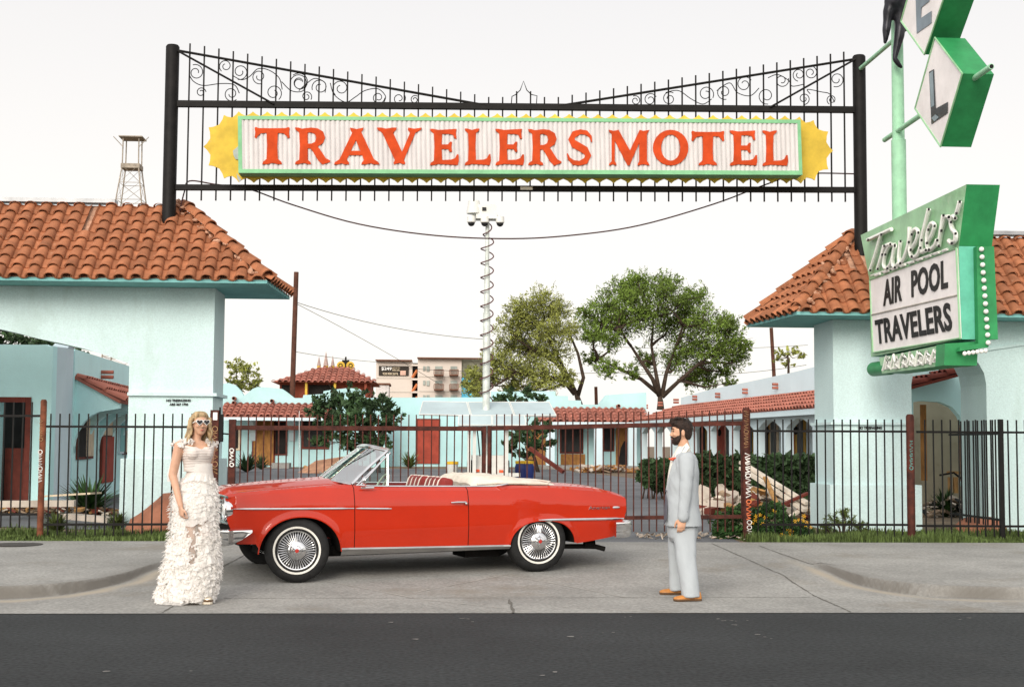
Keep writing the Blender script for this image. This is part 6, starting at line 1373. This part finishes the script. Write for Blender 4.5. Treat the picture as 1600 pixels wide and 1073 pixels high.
# ------------------------------------------------------------------ people
def skinmat(name,c,**k):
    m = mat(name,c,.5,var=.05,vs=12,spec=.3); p = m.node_tree.nodes['Principled BSDF']; p.inputs['Subsurface Weight'].default_value = .12; p.inputs['Subsurface Radius'].default_value = (.02,.008,.004); p.inputs['Subsurface Scale'].default_value = .3; return m
m_skin = skinmat('light_skin',(.60,.34,.22)); m_skin2 = skinmat('tanned_skin',(.58,.34,.23))
m_lip = mat('lips',(.42,.11,.09),.4); m_eye = mat('eye_dark',(.03,.02,.015),.3); m_hair = mat('dark_brown_hair',(.022,.012,.008),.6,var=.35,vs=40,stretch=(1,1,.3),bump=.8,bs=120); m_blond = mat('blond_hair',(.40,.285,.155),.5,var=.28,vs=30,stretch=(1,1,.15),bump=.7,bs=90)
m_suit = mat('light_grey_suit',(.40,.43,.45),.9,var=.015,vs=3,bump=.3,bs=400,fine=.04); m_suitd = mat('suit_lining',(.10,.10,.12),.8); m_shirt = mat('cream_shirt',(.76,.72,.64),.8,var=.03); m_tan = mat('tan_leather',(.40,.165,.04),.4,var=.15,vs=12); m_sole = mat('brown_sole',(.10,.05,.02),.7); m_flr = mat('coral_flower',(.62,.10,.05),.7)
m_dress = mat('white_tulle',(.90,.875,.84),.85,var=.02,vs=14,spec=.15); 
def soft(m, k=.42):
    t = m.node_tree; n = t.nodes; p = n['Principled BSDF']; o = [x for x in n if x.type == 'OUTPUT_MATERIAL'][0]; tr = n.new('ShaderNodeBsdfTranslucent'); tr.inputs[0].default_value = (.93,.89,.85,1); mx = n.new('ShaderNodeMixShader'); mx.inputs[0].default_value = k
    al = p.inputs['Alpha'].default_value
    if al < 1: p.inputs['Alpha'].default_value = 1
    t.links.new(p.outputs[0],mx.inputs[1]); t.links.new(tr.outputs[0],mx.inputs[2]); t.links.new(mx.outputs[0],o.inputs[0])
    if al < 1:
        tp = n.new('ShaderNodeBsdfTransparent'); m2 = n.new('ShaderNodeMixShader'); m2.inputs[0].default_value = al; t.links.new(tp.outputs[0],m2.inputs[1]); t.links.new(mx.outputs[0],m2.inputs[2]); t.links.new(m2.outputs[0],o.inputs[0])
m_dress2 = mat('layered_tulle',(.92,.895,.86),.85,var=.02,vs=14,spec=.1,alpha=.62)
soft(m_dress); soft(m_dress2,.2)
m_gold2 = mat('silver_leather',(.72,.64,.52),.3,.4)
def ring(c,u,v,a,b,n=28,p=2.0):
    c = Vector(c); return [c+u*(a*math.copysign(abs(math.cos(t))**(2/p),math.cos(t)))+v*(b*math.copysign(abs(math.sin(t))**(2/p),math.sin(t))) for t in [2*math.pi*k/n for k in range(n)]]
def limb(mb,pts,rs,n=14): mb.tube(pts,rs,n); mb.ball(pts[0],rs[0],n,8); mb.ball(pts[-1],rs[-1],n,8)
X_,Y_,Z_ = Vector((1,0,0)),Vector((0,1,0)),Vector((0,0,1))
def hand(mb, wrist, down, fwd, out_, curl=.5, s=1.0):
    """palm hanging along 'down'; fwd = thumb side; out_ = back of the hand"""
    down,fwd,out_ = down.normalized(),fwd.normalized(),out_.normalized()
    rings = []
    for t,a,b in ((-.01,.026,.021),(.02,.031,.019),(.05,.040,.017),(.085,.041,.015),(.10,.037,.012)):
        rings.append(ring(wrist+down*t*s,fwd,out_,a*s,b*s,16,2.4))
    mb.loft(rings)
    for i,(o_,L_,r_) in enumerate(((.030,.072,.0088),(.010,.080,.0090),(-.010,.075,.0086),(-.029,.058,.0078))):
        p0 = wrist+down*.092*s+fwd*o_*s; d0 = (down+fwd*o_*1.5).normalized(); inn_ = -out_; c_ = curl*(1+.12*i)
        p1 = p0+(d0*math.cos(c_*.5)+inn_*math.sin(c_*.5))*L_*.42*s; p2 = p1+(d0*math.cos(c_*1.3)+inn_*math.sin(c_*1.3))*L_*.33*s; p3 = p2+(d0*math.cos(c_*2.0)+inn_*math.sin(c_*2.0))*L_*.25*s
        mb.tube([p0-d0*.01,p0,p1,p2,p3],[r_*s,r_*1.05*s,r_*s,r_*.92*s,r_*.7*s],8); mb.ball(p3,r_*.72*s,8,6)
    t0 = wrist+down*.028*s+fwd*.028*s; t1 = t0+(fwd*.75+down*.55-out_*.25)*.034*s; t2 = t1+(down+fwd*.22-out_*.3).normalized()*.032*s; t3 = t2+(down-out_*.35).normalized()*.024*s
    mb.tube([t0-fwd*.01,t0,t1,t2,t3],[.013*s,.013*s,.0115*s,.010*s,.008*s],8); mb.ball(t3,.0082*s,8,6)
def face(mb, C, f, r, s=1.0, female=False):
    """cranium, jaw, nose, brows, lips, ears about head centre C"""
    u = Z_
    mb.loft([ring(C+u*z_*s+f*o_*s,f,r,a*s,b*s,24,2.1) for z_,o_,a,b in ((.108,-.008,.02,.02),(.100,-.008,.055,.045),(.08,-.008,.080,.063),(.05,-.006,.094,.073),(.01,-.004,.097,.076),(-.025,.000,.090,.072),(-.05,.010,.076,.065),(-.075,.022,.058,.053),(-.095,.035,.040,.038),(-.108,.042,.022,.022),(-.112,.044,.008,.01))])
    nb = C+f*.086*s
    mb.tube([nb+u*.018*s,nb+f*.010*s-u*.006*s,nb+f*.022*s-u*.026*s,nb+f*.006*s-u*.034*s],[.007*s,.009*s,.012*s,.010*s],10); mb.ball(nb+f*.016*s-u*.027*s,.0105*s,10,8)
    for sg in (-1,1):
        mb.ball(nb+f*.006*s-u*.029*s+r*sg*.011*s,.008*s,8,6); mb.ball(C+f*.070*s-u*.022*s+r*sg*.036*s,(.022*s,.022*s,.018*s),10,8); mb.ball(C+f*.080*s+u*.030*s+r*sg*.028*s,(.018*s,.018*s,.008*s),10,8)
        e_ = C-f*.004*s-u*.004*s+r*sg*.077*s; mb.loft([ring(e_+r*sg*o_*s,f,Z_,a*s,b*s,14) for o_,a,b in ((-.006,.012,.022),(.004,.017,.031),(.012,.018,.033),(.014,.012,.026))])
    mb.ball(C+f*.078*s-u*.058*s,(.014*s,.014*s,.006*s),10,6); mb.ball(C+f*.077*s-u*.066*s,(.013*s,.013*s,.007*s),10,6)
# ---------------- the groom, in profile, looking left
MY = 13.8
def mp(px,py,dy=0): return atY(px,py,MY+dy)
f = Vector((-1,-.05,0)).normalized(); r = Vector((0,-1,0))                 # r: his left, towards the camera
man = empty('person','man with dark hair and beard in light grey suit and tan shoes standing in profile','person')
HC = mp(1064.5,675.5); HC.y = MY
mb = MB(); face(mb,HC,f,r,1.0)
limb(mb,[mp(1066.5,688),mp(1069,700),mp(1071,714)],[.056,.057,.066])
b0,b1,b2,b3 = mp(1070,722),mp(1068,750),mp(1066,785),mp(1066,806)
mb.loft([ring(c_,X_,Y_,a,b,24,2.3) for c_,a,b in ((mp(1070,709),.05,.08),(mp(1069,716),.085,.17),(mp(1068,730),.105,.185),(mp(1067,755),.11,.165),(mp(1066,780),.105,.15),(mp(1065,805),.11,.165),(mp(1065,828),.09,.15))])
nl = [mp(1068,815,-.09),mp(1070,872,-.15),mp(1080,922,-.21)]; fl_ = [mp(1062,815,.09),mp(1060,868,.15),mp(1059,913,.20)]
limb(mb,nl,[.085,.055,.045]); limb(mb,fl_,[.085,.055,.045])
an = [mp(1073,718,-.175),mp(1071,760,-.225),mp(1066.5,806,-.235)]; af_ = [mp(1071,718,.175),mp(1068,760,.225),mp(1060,800,.22)]
limb(mb,an,[.048,.040,.027]); limb(mb,af_,[.048,.040,.027])
hand(mb,an[2]+Vector((-.002,0,-.008)),Vector((-.10,0,-1)),Vector((-1,.1,0)),Vector((-.1,-1,0)),.55,1.0); hand(mb,af_[2]+Vector((0,0,-.01)),Vector((-.1,0,-1)),Vector((-1,-.1,0)),Vector((0,1,0)),.55,1.0)
bo = remesh(mb,'body',m_skin,.0065,2,man)
# eyes, brows, hair, beard
for sg in (-1,1):
    mb = MB(); e_ = HC+f*.083+Z_*.012+r*sg*.031; mb.ball(e_,(.011,.011,.006),10,6); mb.build('eye', m_eye, man, smooth=True)
mb = MB()
for sg in (-1,1): mb.tube([HC+f*.096+Z_*.032+r*sg*.014,HC+f*.093+Z_*.037+r*sg*.032,HC+f*.080+Z_*.033+r*sg*.050],[.004,.006,.003],6)
mb.build('eyebrows', m_hair, man)
mb = MB()
random.seed(5)
mb.loft([ring(HC+Z_*z_+f*o_,f,r,a,b,26,2.2) for z_,o_,a,b in ((-.070,-.060,.022,.055),(-.045,-.052,.045,.070),(-.01,-.038,.068,.081),(.02,-.028,.082,.084),(.05,-.016,.098,.086),(.08,-.004,.106,.084),(.105,.0,.100,.076),(.125,.004,.080,.060),(.138,.006,.045,.035),(.142,.006,.01,.01))])
for k in range(26):
    a = random.uniform(0,6.28); o_ = Vector((math.cos(a)*.065,math.sin(a)*.055,0)); b_ = HC+Z_*random.uniform(.08,.125)+o_; mb.tube([b_,b_+o_*.25+f*.02+Z_*.018,b_+o_*.35+f*.035+Z_*.006],[.018,.014,.006],8)
mb.tube([HC+f*.07+Z_*.085,HC+f*.10+Z_*.105,HC+f*.115+Z_*.090],[.028,.022,.010],10)
for sg in (-1,1): mb.tube([HC-f*.0+Z_*.03+r*sg*.073+f*.022,HC+f*.020-Z_*.01+r*sg*.073,HC+f*.020-Z_*.04+r*sg*.068],[.014,.010,.009],8)
remesh(mb,'hair',m_hair,.006,1,man,disp=lambda c: .0035*noise.noise(c*70)+.004*noise.noise(c*28))
mb = MB()
mb.loft([ring(HC+Z_*z_+f*o_,f,r,a,b,22,2.2) for z_,o_,a,b in ((-.030,.030,.035,.069),(-.05,.030,.054,.068),(-.070,.038,.050,.059),(-.09,.046,.046,.049),(-.108,.052,.036,.036),(-.120,.055,.022,.024),(-.126,.056,.010,.012))])
mb.tube([HC+f*.088-Z_*.049+r*.026,HC+f*.100-Z_*.046,HC+f*.088-Z_*.049-r*.026],[.007,.009,.007],8)
for sg in (-1,1): mb.tube([HC+f*.018-Z_*.03+r*sg*.069,HC+f*.03-Z_*.06+r*sg*.064,HC+f*.05-Z_*.09+r*sg*.045],[.010,.014,.014],8)
remesh(mb,'beard',m_hair,.005,1,man,disp=lambda c: .002*noise.noise(c*90))
mb = MB(); mb.ball(HC+f*.097-Z_*.061,(.006,.02,.005),8,6); mb.build('lips', m_lip, man, smooth=True)
# jacket
folds = lambda c: .008*noise.noise(Vector((c.x*8+c.z*5,c.y*6,c.z*5)))+.004*noise.noise(Vector((c.x*22+c.z*14,c.y*16,c.z*10)))
mb = MB(); rows = [(705,1058,1079,.115),(711,1052,1086,.185),(719,1049,1089.5,.215),(735,1046,1091,.225),(753,1043.5,1091,.218),(768,1041.5,1090.5,.212),(790,1040,1092,.22),(808,1039,1094,.232),(821,1038.5,1095,.24)]
mb.loft([ring(mp((a+b)/2,y),X_,Y_,(b-a)/2/161,w_,32,2.25) for y,a,b,w_ in rows])
def sleeve(mb,P,R): limb(mb,P,R,16)
sleeve(mb,[mp(1073,717,-.170),mp(1073,735,-.205),mp(1071.5,762,-.238),mp(1067.5,808,-.245)],[.075,.071,.062,.050]); sleeve(mb,[mp(1071,717,.170),mp(1071,735,.205),mp(1068,762,.238),mp(1061,800,.235)],[.075,.071,.062,.050])
jk = remesh(mb,'jacket',m_suit,.008,4,man,disp=folds)
mb = MB()
for sg,px0 in ((1,0),(-1,0)):
    P = [mp(1067,697,-.065*sg),mp(1058,712,-.10*sg),mp(1051,728,-.105*sg),mp(1045,750,-.06*sg),mp(1042,765,-.02*sg)]
    wd_ = [.030,.050,.062,.042,.01]; prev = []
    for p,w_ in zip(P,wd_): prev.append([p+Vector((-.012,-.0*sg,0)),p+Vector((w_*.5,-w_*.75*sg,.004)),p+Vector((w_*.5+.006,-w_*.7*sg,-.004))])
    mb.loft(prev,True,True)
mb.build('lapels', m_suit, jk, smooth=True)
mb = MB(); mb.prism([mp(1041.2,771,-.03),mp(1043,790,-.10),mp(1041.5,812,-.12),mp(1038.6,818,-.08),mp(1038.8,795,-.02)],(-.008,0,0)); mb.build('front_opening', m_suitd, jk)
mb = MB(); mb.ball(mp(1040.6,767,-.02),(.008,.009,.009),8,6); mb.build('button', m_suitd, jk)
for k in range(3):
    mb = MB(); mb.ball(mp(1073.5-.4*k,799+3.4*k,-.285),(.006,.006,.006),8,6); mb.build('sleeve_button', m_suitd, jk)
mb = MB(); mb.tube([mp(1067.3,806,-.245),mp(1066.8,811.5,-.242)],[.040,.038],16); mb.tube([mp(1061,799,.235),mp(1060.3,803,.233)],[.040,.038],16); mb.build('shirt_cuffs', m_shirt, man, smooth=True)
# shirt front and spread collar
mb = MB(); mb.loft([ring(mp(px,py),X_,Y_,a,b,20) for px,py,a,b in ((1068.5,697,.062,.060),(1067,705,.075,.085),(1062,716,.085,.115),(1056,735,.070,.10),(1050,755,.05,.06))]); mb.build('shirt', m_shirt, man, smooth=True)
mb = MB()
for sg in (1,-1): mb.prism([mp(1073,692,-.063*sg),mp(1062,703,-.085*sg),mp(1054,712,-.078*sg),mp(1056,722,-.115*sg),mp(1062,727,-.135*sg),mp(1070,709,-.125*sg),mp(1077,699,-.085*sg)],(.0,-.010*sg,.004))
mb.build('shirt_collar', m_shirt, man)
mb = MB(); random.seed(2)
for _ in range(9): mb.ball(mp(1051.5,716,-.10)+Vector([random.gauss(0,.009) for _ in range(3)]),(.012,.010,.010),8,5)
mb.build('lapel_flower', m_flr, man)
# trousers and shoes
tf = lambda c: .010*noise.noise(Vector((c.x*14,c.y*12,c.z*2.2)))+.004*noise.noise(Vector((c.x*20+c.z*9,c.y*16,c.z*9)))
mb = MB(); mb.loft([ring(mp(1066,y),X_,Y_,a,b,26,2.3) for y,a,b in ((800,.135,.17),(822,.148,.20),(838,.14,.20),(846,.11,.17))])
def leg(P,R): 
    mb.loft([ring(p,X_,Y_,a,b,22,2.2) for p,(a,b) in zip(P,R)])
zb1 = zp(mp(1078,930,-.22).x,MY-.22); zb2_ = zp(mp(1058,920,.2).x,MY+.2)
def zfix(p,z): return Vector((p.x,p.y,z))
leg([mp(1069,822,-.09),mp(1070,848,-.12),mp(1072,872,-.155),mp(1076,900,-.19),zfix(mp(1079,920,-.215),zb1+.045)],[(.118,.105),(.105,.095),(.092,.088),(.086,.085),(.086,.088)])
leg([mp(1062,822,.09),mp(1060,848,.12),mp(1058,872,.15),mp(1058,895,.18),zfix(mp(1058.5,914,.20),zb2_+.045)],[(.118,.105),(.10,.095),(.088,.088),(.080,.085),(.080,.088)])
remesh(mb,'trousers',m_suit,.008,4,man,disp=tf)
def shoe(c,z0,m,heading,L_=.285,parent=None,sole=True,name='shoe'):
    hx = heading.normalized(); hy = Vector((-hx.y,hx.x,0)); mb = MB(); prof = [(-.30,.030,.055,.030),(-.27,.038,.075,.036),(-.15,.040,.085,.042),(.0,.040,.078,.040),(.15,.042,.055,.034),(.35,.048,.042,.024),(.5,.046,.038,.020),(.62,.034,.030,.014),(.68,.016,.02,.008)]
    rings = []
    for t,w_,h_,_ in prof: 
        q = c+hx*t*L_; rings.append([Vector((q.x,q.y,z0))+hy*(w_*math.cos(a))+Z_*(.012+max(0,math.sin(a))*h_) for a in [2*math.pi*k/18 for k in range(18)]])
    mb.loft(rings); ob = mb.build(name,m,parent,smooth=True); mb = MB()
    mb.prism([Vector((c.x,c.y,z0+.001))+hx*t*L_+hy*w_*1.06 for t,w_,*_ in prof]+[Vector((c.x,c.y,z0+.001))+hx*t*L_-hy*w_*1.06 for t,w_,*_ in prof[::-1]],(0,0,.018)); mb.build('sole',m_sole,ob); return ob
shoe(zfix(mp(1082,930,-.22),0),zb1+.008,m_tan,Vector((-1,-.15,0)),.275,man); shoe(zfix(mp(1060,920,.20),0),zb2_+.008,m_tan,Vector((-1,-.05,0)),.275,man)
# ---------------- the bride
WY = 13.5
def wp(px,py,dy=0): return atY(px,py,WY+dy)
wf = Vector((.62,-.78,0)).normalized(); wr = Vector((-.78,-.62,0)).normalized()      # forward, her right (image left, nearer)
hf = Vector((.42,-.90,.02)).normalized(); hr_ = Vector((-.90,-.42,0)).normalized()
wo = empty('person','blond woman in heart shaped sunglasses and long ruffled white dress','person')
WC = wp(312.3,662.5); mb = MB(); face(mb,WC,hf,hr_,.93)
limb(mb,[wp(309,676),wp(307,684),wp(305.5,694)],[.045,.043,.060])
BC = wp(305,700)
def bz(py): return wp(305,py).z
mb.loft([ring(Vector((wp(px,py).x,WY+dy,wp(px,py).z)),wf,wr,a,b,26,2.2) for px,py,dy,a,b in ((306,688,0,.045,.07),(305.5,692,0,.065,.14),(305.5,699,0,.085,.165),(307,709,0,.105,.155),(308,718,0,.095,.135),(310,734,0,.075,.100),(308,750,0,.082,.112),(305,768,0,.10,.14),(304,785,0,.10,.15),(304,800,0,.085,.13))])
for sg in (-1,1): mb.ball(BC+wf*.075+wr*sg*.070-Z_*.045,(.060,.060,.060),12,10)
sh = [wp(305.5,697)+wr*.172, wp(304,742)+wr*.215+wf*-.02, wp(301,788)+wr*.175+wf*.09]
limb(mb,sh,[.048,.040,.026],16); hand(mb,sh[2]-Z_*.008+wf*.002,Vector((.15,-.05,-1)),wf,wr,1.15,.92)
sh2 = [wp(305.5,697)-wr*.165, wp(305.5,697)-wr*.185-wf*.10-Z_*.27, wp(306,785)-wr*.12-wf*.17]
limb(mb,sh2,[.046,.038,.025],14); hand(mb,sh2[2],Vector((.1,0,-1)),wf,-wr,.8,.92)
for sg,foot in ((1,(312,928)),(-1,(306,924))):
    hp_ = wp(304,795)+wr*sg*.085; kn = wp(306,858)+wr*sg*.08+wf*.03; an_ = wp(308,920)+wr*sg*.06+wf*.0; limb(mb,[hp_,kn,an_],[.088,.055,.036],14)
remesh(mb,'body',m_skin2,.0065,2,wo)
mb = MB(); mb.ball(WC+hf*.077-Z_*.058,(.017,.014,.006),10,6); mb.build('lips', m_lip, wo, smooth=True)
# hair
mb = MB(); random.seed(8)
mb.loft([ring(WC+Z_*z_+hf*o_,hf,hr_,a,b,26,2.1) for z_,o_,a,b in ((-.075,-.062,.045,.075),(-.04,-.052,.058,.086),(-.01,-.04,.066,.088),(.02,-.03,.074,.087),(.05,-.018,.084,.084),(.08,-.006,.086,.078),(.100,.0,.074,.066),(.116,.0,.045,.045),(.122,0,.01,.01))])
for k in range(34):
    a = lerp(-.30,math.pi+.30,k/33); side_ = math.cos(a); bk_ = -math.sin(a); st_ = WC+hr_*.070*side_+hf*.055*bk_+Z_*(.06); P = []
    ln_ = .215+.03*math.sin(k*2.1)+(.03 if side_ > .3 else 0)
    for i in range(9):
        t = i/8; wv_ = .012*math.sin(t*9+k*1.3); P.append(st_+hr_*(side_*(.010+.050*t*(1 if side_ > 0 else .35))+wv_)+hf*(bk_*(.02+.045*t)+.010*math.cos(t*8+k)+ (.03*t if bk_ > -.1 else 0))-Z_*(ln_*t))
    mb.tube(P,[.014,.015,.015,.015,.014,.013,.012,.010,.005],8)
hr1 = remesh(mb,'hair',m_blond,.006,1,wo,disp=lambda c: .003*noise.noise(Vector((c.x*80,c.y*80,c.z*12))))
# heart sunglasses
m_lens = mat('dark_lens',(.012,.010,.014),.12,spec=.5)
def heart(s): 
    P = []
    for k in range(28):
        t = 2*math.pi*k/28; x_ = 16*math.sin(t)**3; y_ = 13*math.cos(t)-5*math.cos(2*t)-2*math.cos(3*t)-math.cos(4*t); P.append((x_*s/17,y_*s/17*.92))
    return P
gl = empty('sunglasses'); gl.parent = wo; 
for sg in (-1,1):
    c = WC+hf*.100+Z_*.016+hr_*sg*.033; fm = lambda a,b,w_: c-hr_*a+Z_*b+hf*(w_-abs(a)*0)
    mb = MB(); glyph(mb,[heart(.036)],fm,.008); mb.build('frame', m_white, gl); mb = MB(); glyph(mb,[heart(.0285)],lambda a,b,w_: c-hr_*a+Z_*b+hf*(w_+.008),.002); mb.build('lens', m_lens, gl)
    mb = MB(); mb.tube([c+hr_*sg*.032+Z_*.010,WC+hr_*sg*.078+hf*.04+Z_*.010,WC+hr_*sg*.082-hf*.02+Z_*.008],.0045,6); mb.build('temple', m_white, gl)
mb = MB(); P = [wp(306.5,688)+wf*(.062+.02*math.cos(a))*1+wr*.075*math.sin(a)-Z_*(.030+.045*math.cos(a)) for a in [-1.5+.15*k for k in range(21)]]; mb.tube(P,.0022,5); mb.build('necklace', mat('gold_chain',(.6,.42,.15),.3,.9), wo)
# dress
edge = [(700,286,333),(712,289,333),(722,291,332.5),(734,292.5,332.5),(746,287,335),(757,279,337),(768,274,338),(785,270,340),(801,270,339),(820,269,339),(835,268,339.5),(852,265,341),(868,261,342.5),(885,257,344),(900,254,342),(912,251,340),(924,246,338),(934,242,335),(941,245,331)]
def eg(py): 
    return interp([(a,b) for a,b,_ in edge],py), interp([(a,c) for a,_,c in edge],py)
def dring(py,k=1.0,n=72,wave=None,sy=.86,dz=0):
    l_,r_ = eg(py); a = (r_-l_)/2/164.6*k; c = wp((l_+r_)/2,py); out = []
    for i in range(n):
        t = 2*math.pi*i/n; q = 1+(wave(t) if wave else 0)/max(a,.05); z_ = c.z+dz
        out.append(Vector((c.x+a*q*math.cos(t),c.y+.0+(min(a*sy,.33) if py > 745 else lerp(.12,a*sy,.2))*q*math.sin(t),z_)))
    return out
gz_ = zp(wp(300,935).x,WY)+.006
def clampz(rg,py): return [Vector((p.x,p.y,max(p.z,zp(p.x,p.y)+.012))) for p in rg]
dr = MB(); dr.loft([dring(y,.93) for y in range(724,812,7)],False,True); 
dress = dr.build('dress', m_dress, wo, smooth=True)
m_tulle = mat('sheer_tulle',(.80,.74,.67),.8,var=.03,alpha=.30)
mb = MB(); mb.loft([clampz(dring(y,.88,48),y) for y in range(806,938,11)],False,True); mb.build('underskirt', m_tulle, dress, smooth=True)
# fitted ruched bodice
mb = MB(); rings = []
for py,a,b in ((736,.092,.128),(728,.094,.128),(720,.104,.138),(712,.118,.155),(705,.124,.166),(700,.118,.172)):
    c = wp(307.5,py); rings.append([Vector((c.x,c.y,c.z))+wf*(a*math.cos(t)*(1.10 if math.cos(t) > 0 else 1))+wr*(b*math.sin(t))+Z_*(.0 if py > 705 else (.03*abs(math.sin(t))+ .016*math.cos(2*(abs((t+math.pi)%(2*math.pi)-math.pi))-.0)*0-(.015 if abs((t+math.pi)%(2*math.pi)-math.pi) < .18 else 0))) for t in [2*math.pi*k/40 for k in range(40)]])
mb.loft(rings,True,True)
for sg in (-1,1): mb.ball(BC+wf*.085+wr*sg*.072-Z_*.045,(.062,.062,.060),14,10)
remesh(mb,'bodice',m_dress,.007,2,dress,disp=lambda c: .0025*math.sin(c.z*260+3*noise.noise(c*9)))
random.seed(19)
def ruffle(mb,y0,y1,k0,k1,amp,fr_,ph,skip=None,n=220,rows=5,droop=0):
    rings = []
    for j in range(rows):
        t = j/(rows-1); py = lerp(y0,y1,t); kk = lerp(k0,k1,t)
        rg = dring(py,kk,n,lambda a: amp*(t**1.2)*(math.sin(fr_*a+ph)+.6*math.sin(fr_*2.3*a+ph*2)+1.4*noise.noise(Vector((3*math.cos(a)*fr_/6,3*math.sin(a)*fr_/6,ph))))); rings.append([p+Z_*(.014*t*noise.noise(Vector((p.x*30,p.y*30,ph)))+.07*noise.noise(Vector((p.x*7,p.y*7,ph*3)))) for p in rg])
    rings = [clampz(r_,0) for r_ in rings]
    base = len(mb.v); vs_ = [p for r_ in rings for p in r_]; fs = []
    for j in range(rows-1):
        for i in range(n):
            a = 2*math.pi*i/n
            if skip and skip(a,y0): continue
            i2 = (i+1)%n; fs.append((j*n+i,j*n+i2,(j+1)*n+i2,(j+1)*n+i))
    mb.add(vs_,fs)
# angle 4.71 faces the camera; the sheer front panel lies a little to the right of it
def gap(a,y): 
    if 806 < y < 880: 
        w_ = .27 if y < 828 else .16
        return abs(a-4.80) < w_*(1+.4*math.sin(y*.7))
    return False
mb = MB(); tiers = [744,753,762,770,778,786,794,802,812,823,834,846,858,870,883,896,908,919,928]
for i,y in enumerate(tiers):
    big = y > 840; ruffle(mb,y-2,y+(13 if not big else 17),.93,1.0+(.02 if big else 0),.008 if not big else .013,14+random.uniform(-2,3) if not big else 10+random.uniform(-2,2),random.uniform(0,9),gap)
mb.build('ruffle_tiers', m_dress2, dress, smooth=True, recalc=False)
# petals: curled tulle rosettes, denser and larger low down
def petal(mb,c,nrm,s,t):
    nrm = (nrm+Vector([random.gauss(0,.35) for _ in range(3)])).normalized(); a_ = nrm.orthogonal().normalized(); a_ = Matrix.Rotation(random.uniform(0,6.28),3,nrm)@a_; b_ = nrm.cross(a_); ph = random.uniform(0,6); g = []; n = 9
    cc = [c]; 
    for j in (1,2,3):
        for k in range(n): 
            an_ = 2*math.pi*k/n*.82; rr = s*j/3*(1+.25*math.sin(an_*3+ph)); cc.append(c+(a_*math.cos(an_)+b_*math.sin(an_))*rr+nrm*s*(.18*j/3+.35*(j/3)**2*math.sin(an_*2.5+ph)))
    fs = [(0,1+k,2+k) for k in range(n-1)]
    for j in (0,1): fs += [(1+j*n+k,1+(j+1)*n+k,2+(j+1)*n+k,2+j*n+k) for k in range(n-1)]
    mb.add(cc,fs,t)
mb = MB()
for _ in range(5200):
    py = random.choice((random.uniform(748,935),random.uniform(840,935))); a = random.uniform(0,2*math.pi)
    if gap(a,py) and random.random() < .93: continue
    l_,r_ = eg(py); aa = (r_-l_)/2/164.6; c = wp((l_+r_)/2,py); q = random.uniform(.90,1.02); p = Vector((c.x+aa*q*math.cos(a),c.y+min(aa*.86,.33)*q*math.sin(a),c.z)); s = random.choice((random.uniform(.008,.016),random.uniform(.014,.022)))*(1 if py < 840 else 1.35)
    p.z = max(p.z,zp(p.x,p.y)+.03); petal(mb,p,Vector((math.cos(a),math.sin(a),-.1)),s,random.random())
mb.build('tulle_rosettes', m_dress2, dress, smooth=True, recalc=False)
# feathery fringe down the trailing side
mb = MB()
for _ in range(520):
    py = random.uniform(752,905); a = random.choice((math.pi+random.gauss(0,.35),random.gauss(0,.3))); l_,r_ = eg(py); aa = (r_-l_)/2/164.6; c = wp((l_+r_)/2,py); p = Vector((c.x+aa*math.cos(a),c.y+.2*math.sin(a),c.z)); o_ = Vector((math.cos(a),math.sin(a)*.5,random.uniform(-.9,.3))).normalized()*random.uniform(.02,.06 if a > 1 else .035)
    w_ = Z_.cross(o_).normalized()*.0022; mb.add([p-w_,p+w_,p+o_*.6+w_-Z_*.004,p+o_-Z_*.018],[(0,1,2,3)])
mb.build('feather_fringe', m_dress, dress, recalc=False)
# shoulder ruffles and the bow tails behind
mb = MB()
for sgn,shp in ((1,sh[0]),(-1,sh2[0])):
    for _ in range(46):
        t = random.uniform(-.2,1.0); c = shp.lerp(BC+wf*.09+wr*sgn*.085+Z_*.03, max(0,t)*.8)+Vector([random.gauss(0,.010) for _ in range(3)])+Z_*(.040-.01*t)-wr*sgn*.02; petal(mb,c,(wr*sgn*.6+Z_*.7+wf*.2),random.uniform(.018,.030),random.random())
    for _ in range(26):
        a = random.uniform(0,6.28); c = shp+Vector((math.cos(a)*.055,math.sin(a)*.055,.01*math.sin(a*2)+.02)); petal(mb,c,Vector((math.cos(a),math.sin(a),.4)),random.uniform(.018,.028),random.random())
mb.build('shoulder_ruffles', m_dress, dress, recalc=False)
mb = MB()
for P,w_ in (([wp(281,690,.10),wp(275,705,.14),wp(271,722,.15),wp(268,738,.14),wp(269,752,.12)],.075),([wp(283,694,.08),wp(280,712,.12),wp(276,730,.13),wp(275,748,.12),wp(276,766,.10)],.07)):
    rings = [[p+Vector((w_*(u_-.5)*(.5+.16*i),.018*math.sin(u_*9+i),0)) for u_ in [k/8 for k in range(9)]] for i,p in enumerate(P)]; mb.loft(rings,False,False)
mb.build('bow_tails', m_dress, dress, smooth=True, recalc=False)
for px,py,dy in ((316,928,-.06),(308,925,.06)):
    c = wp(px,py,dy); shoe(Vector((c.x-.03,c.y,0)),zp(c.x,c.y)+.03,m_gold2,Vector((.75,-.55,0)),.235,wo,name='shoe')
    mb = MB(); mb.prism([Vector((c.x-.03,c.y,zp(c.x,c.y)+.008))+Vector((.75,-.55,0)).normalized()*t*.235+Vector((.55,.75,0)).normalized()*w_ for t,w_ in ((-.3,.03),(0,.042),(.5,.046),(.68,.015),(.68,-.015),(.5,-.046),(0,-.042),(-.3,-.03))],(0,0,.024)); mb.build('platform', m_gold2, wo)
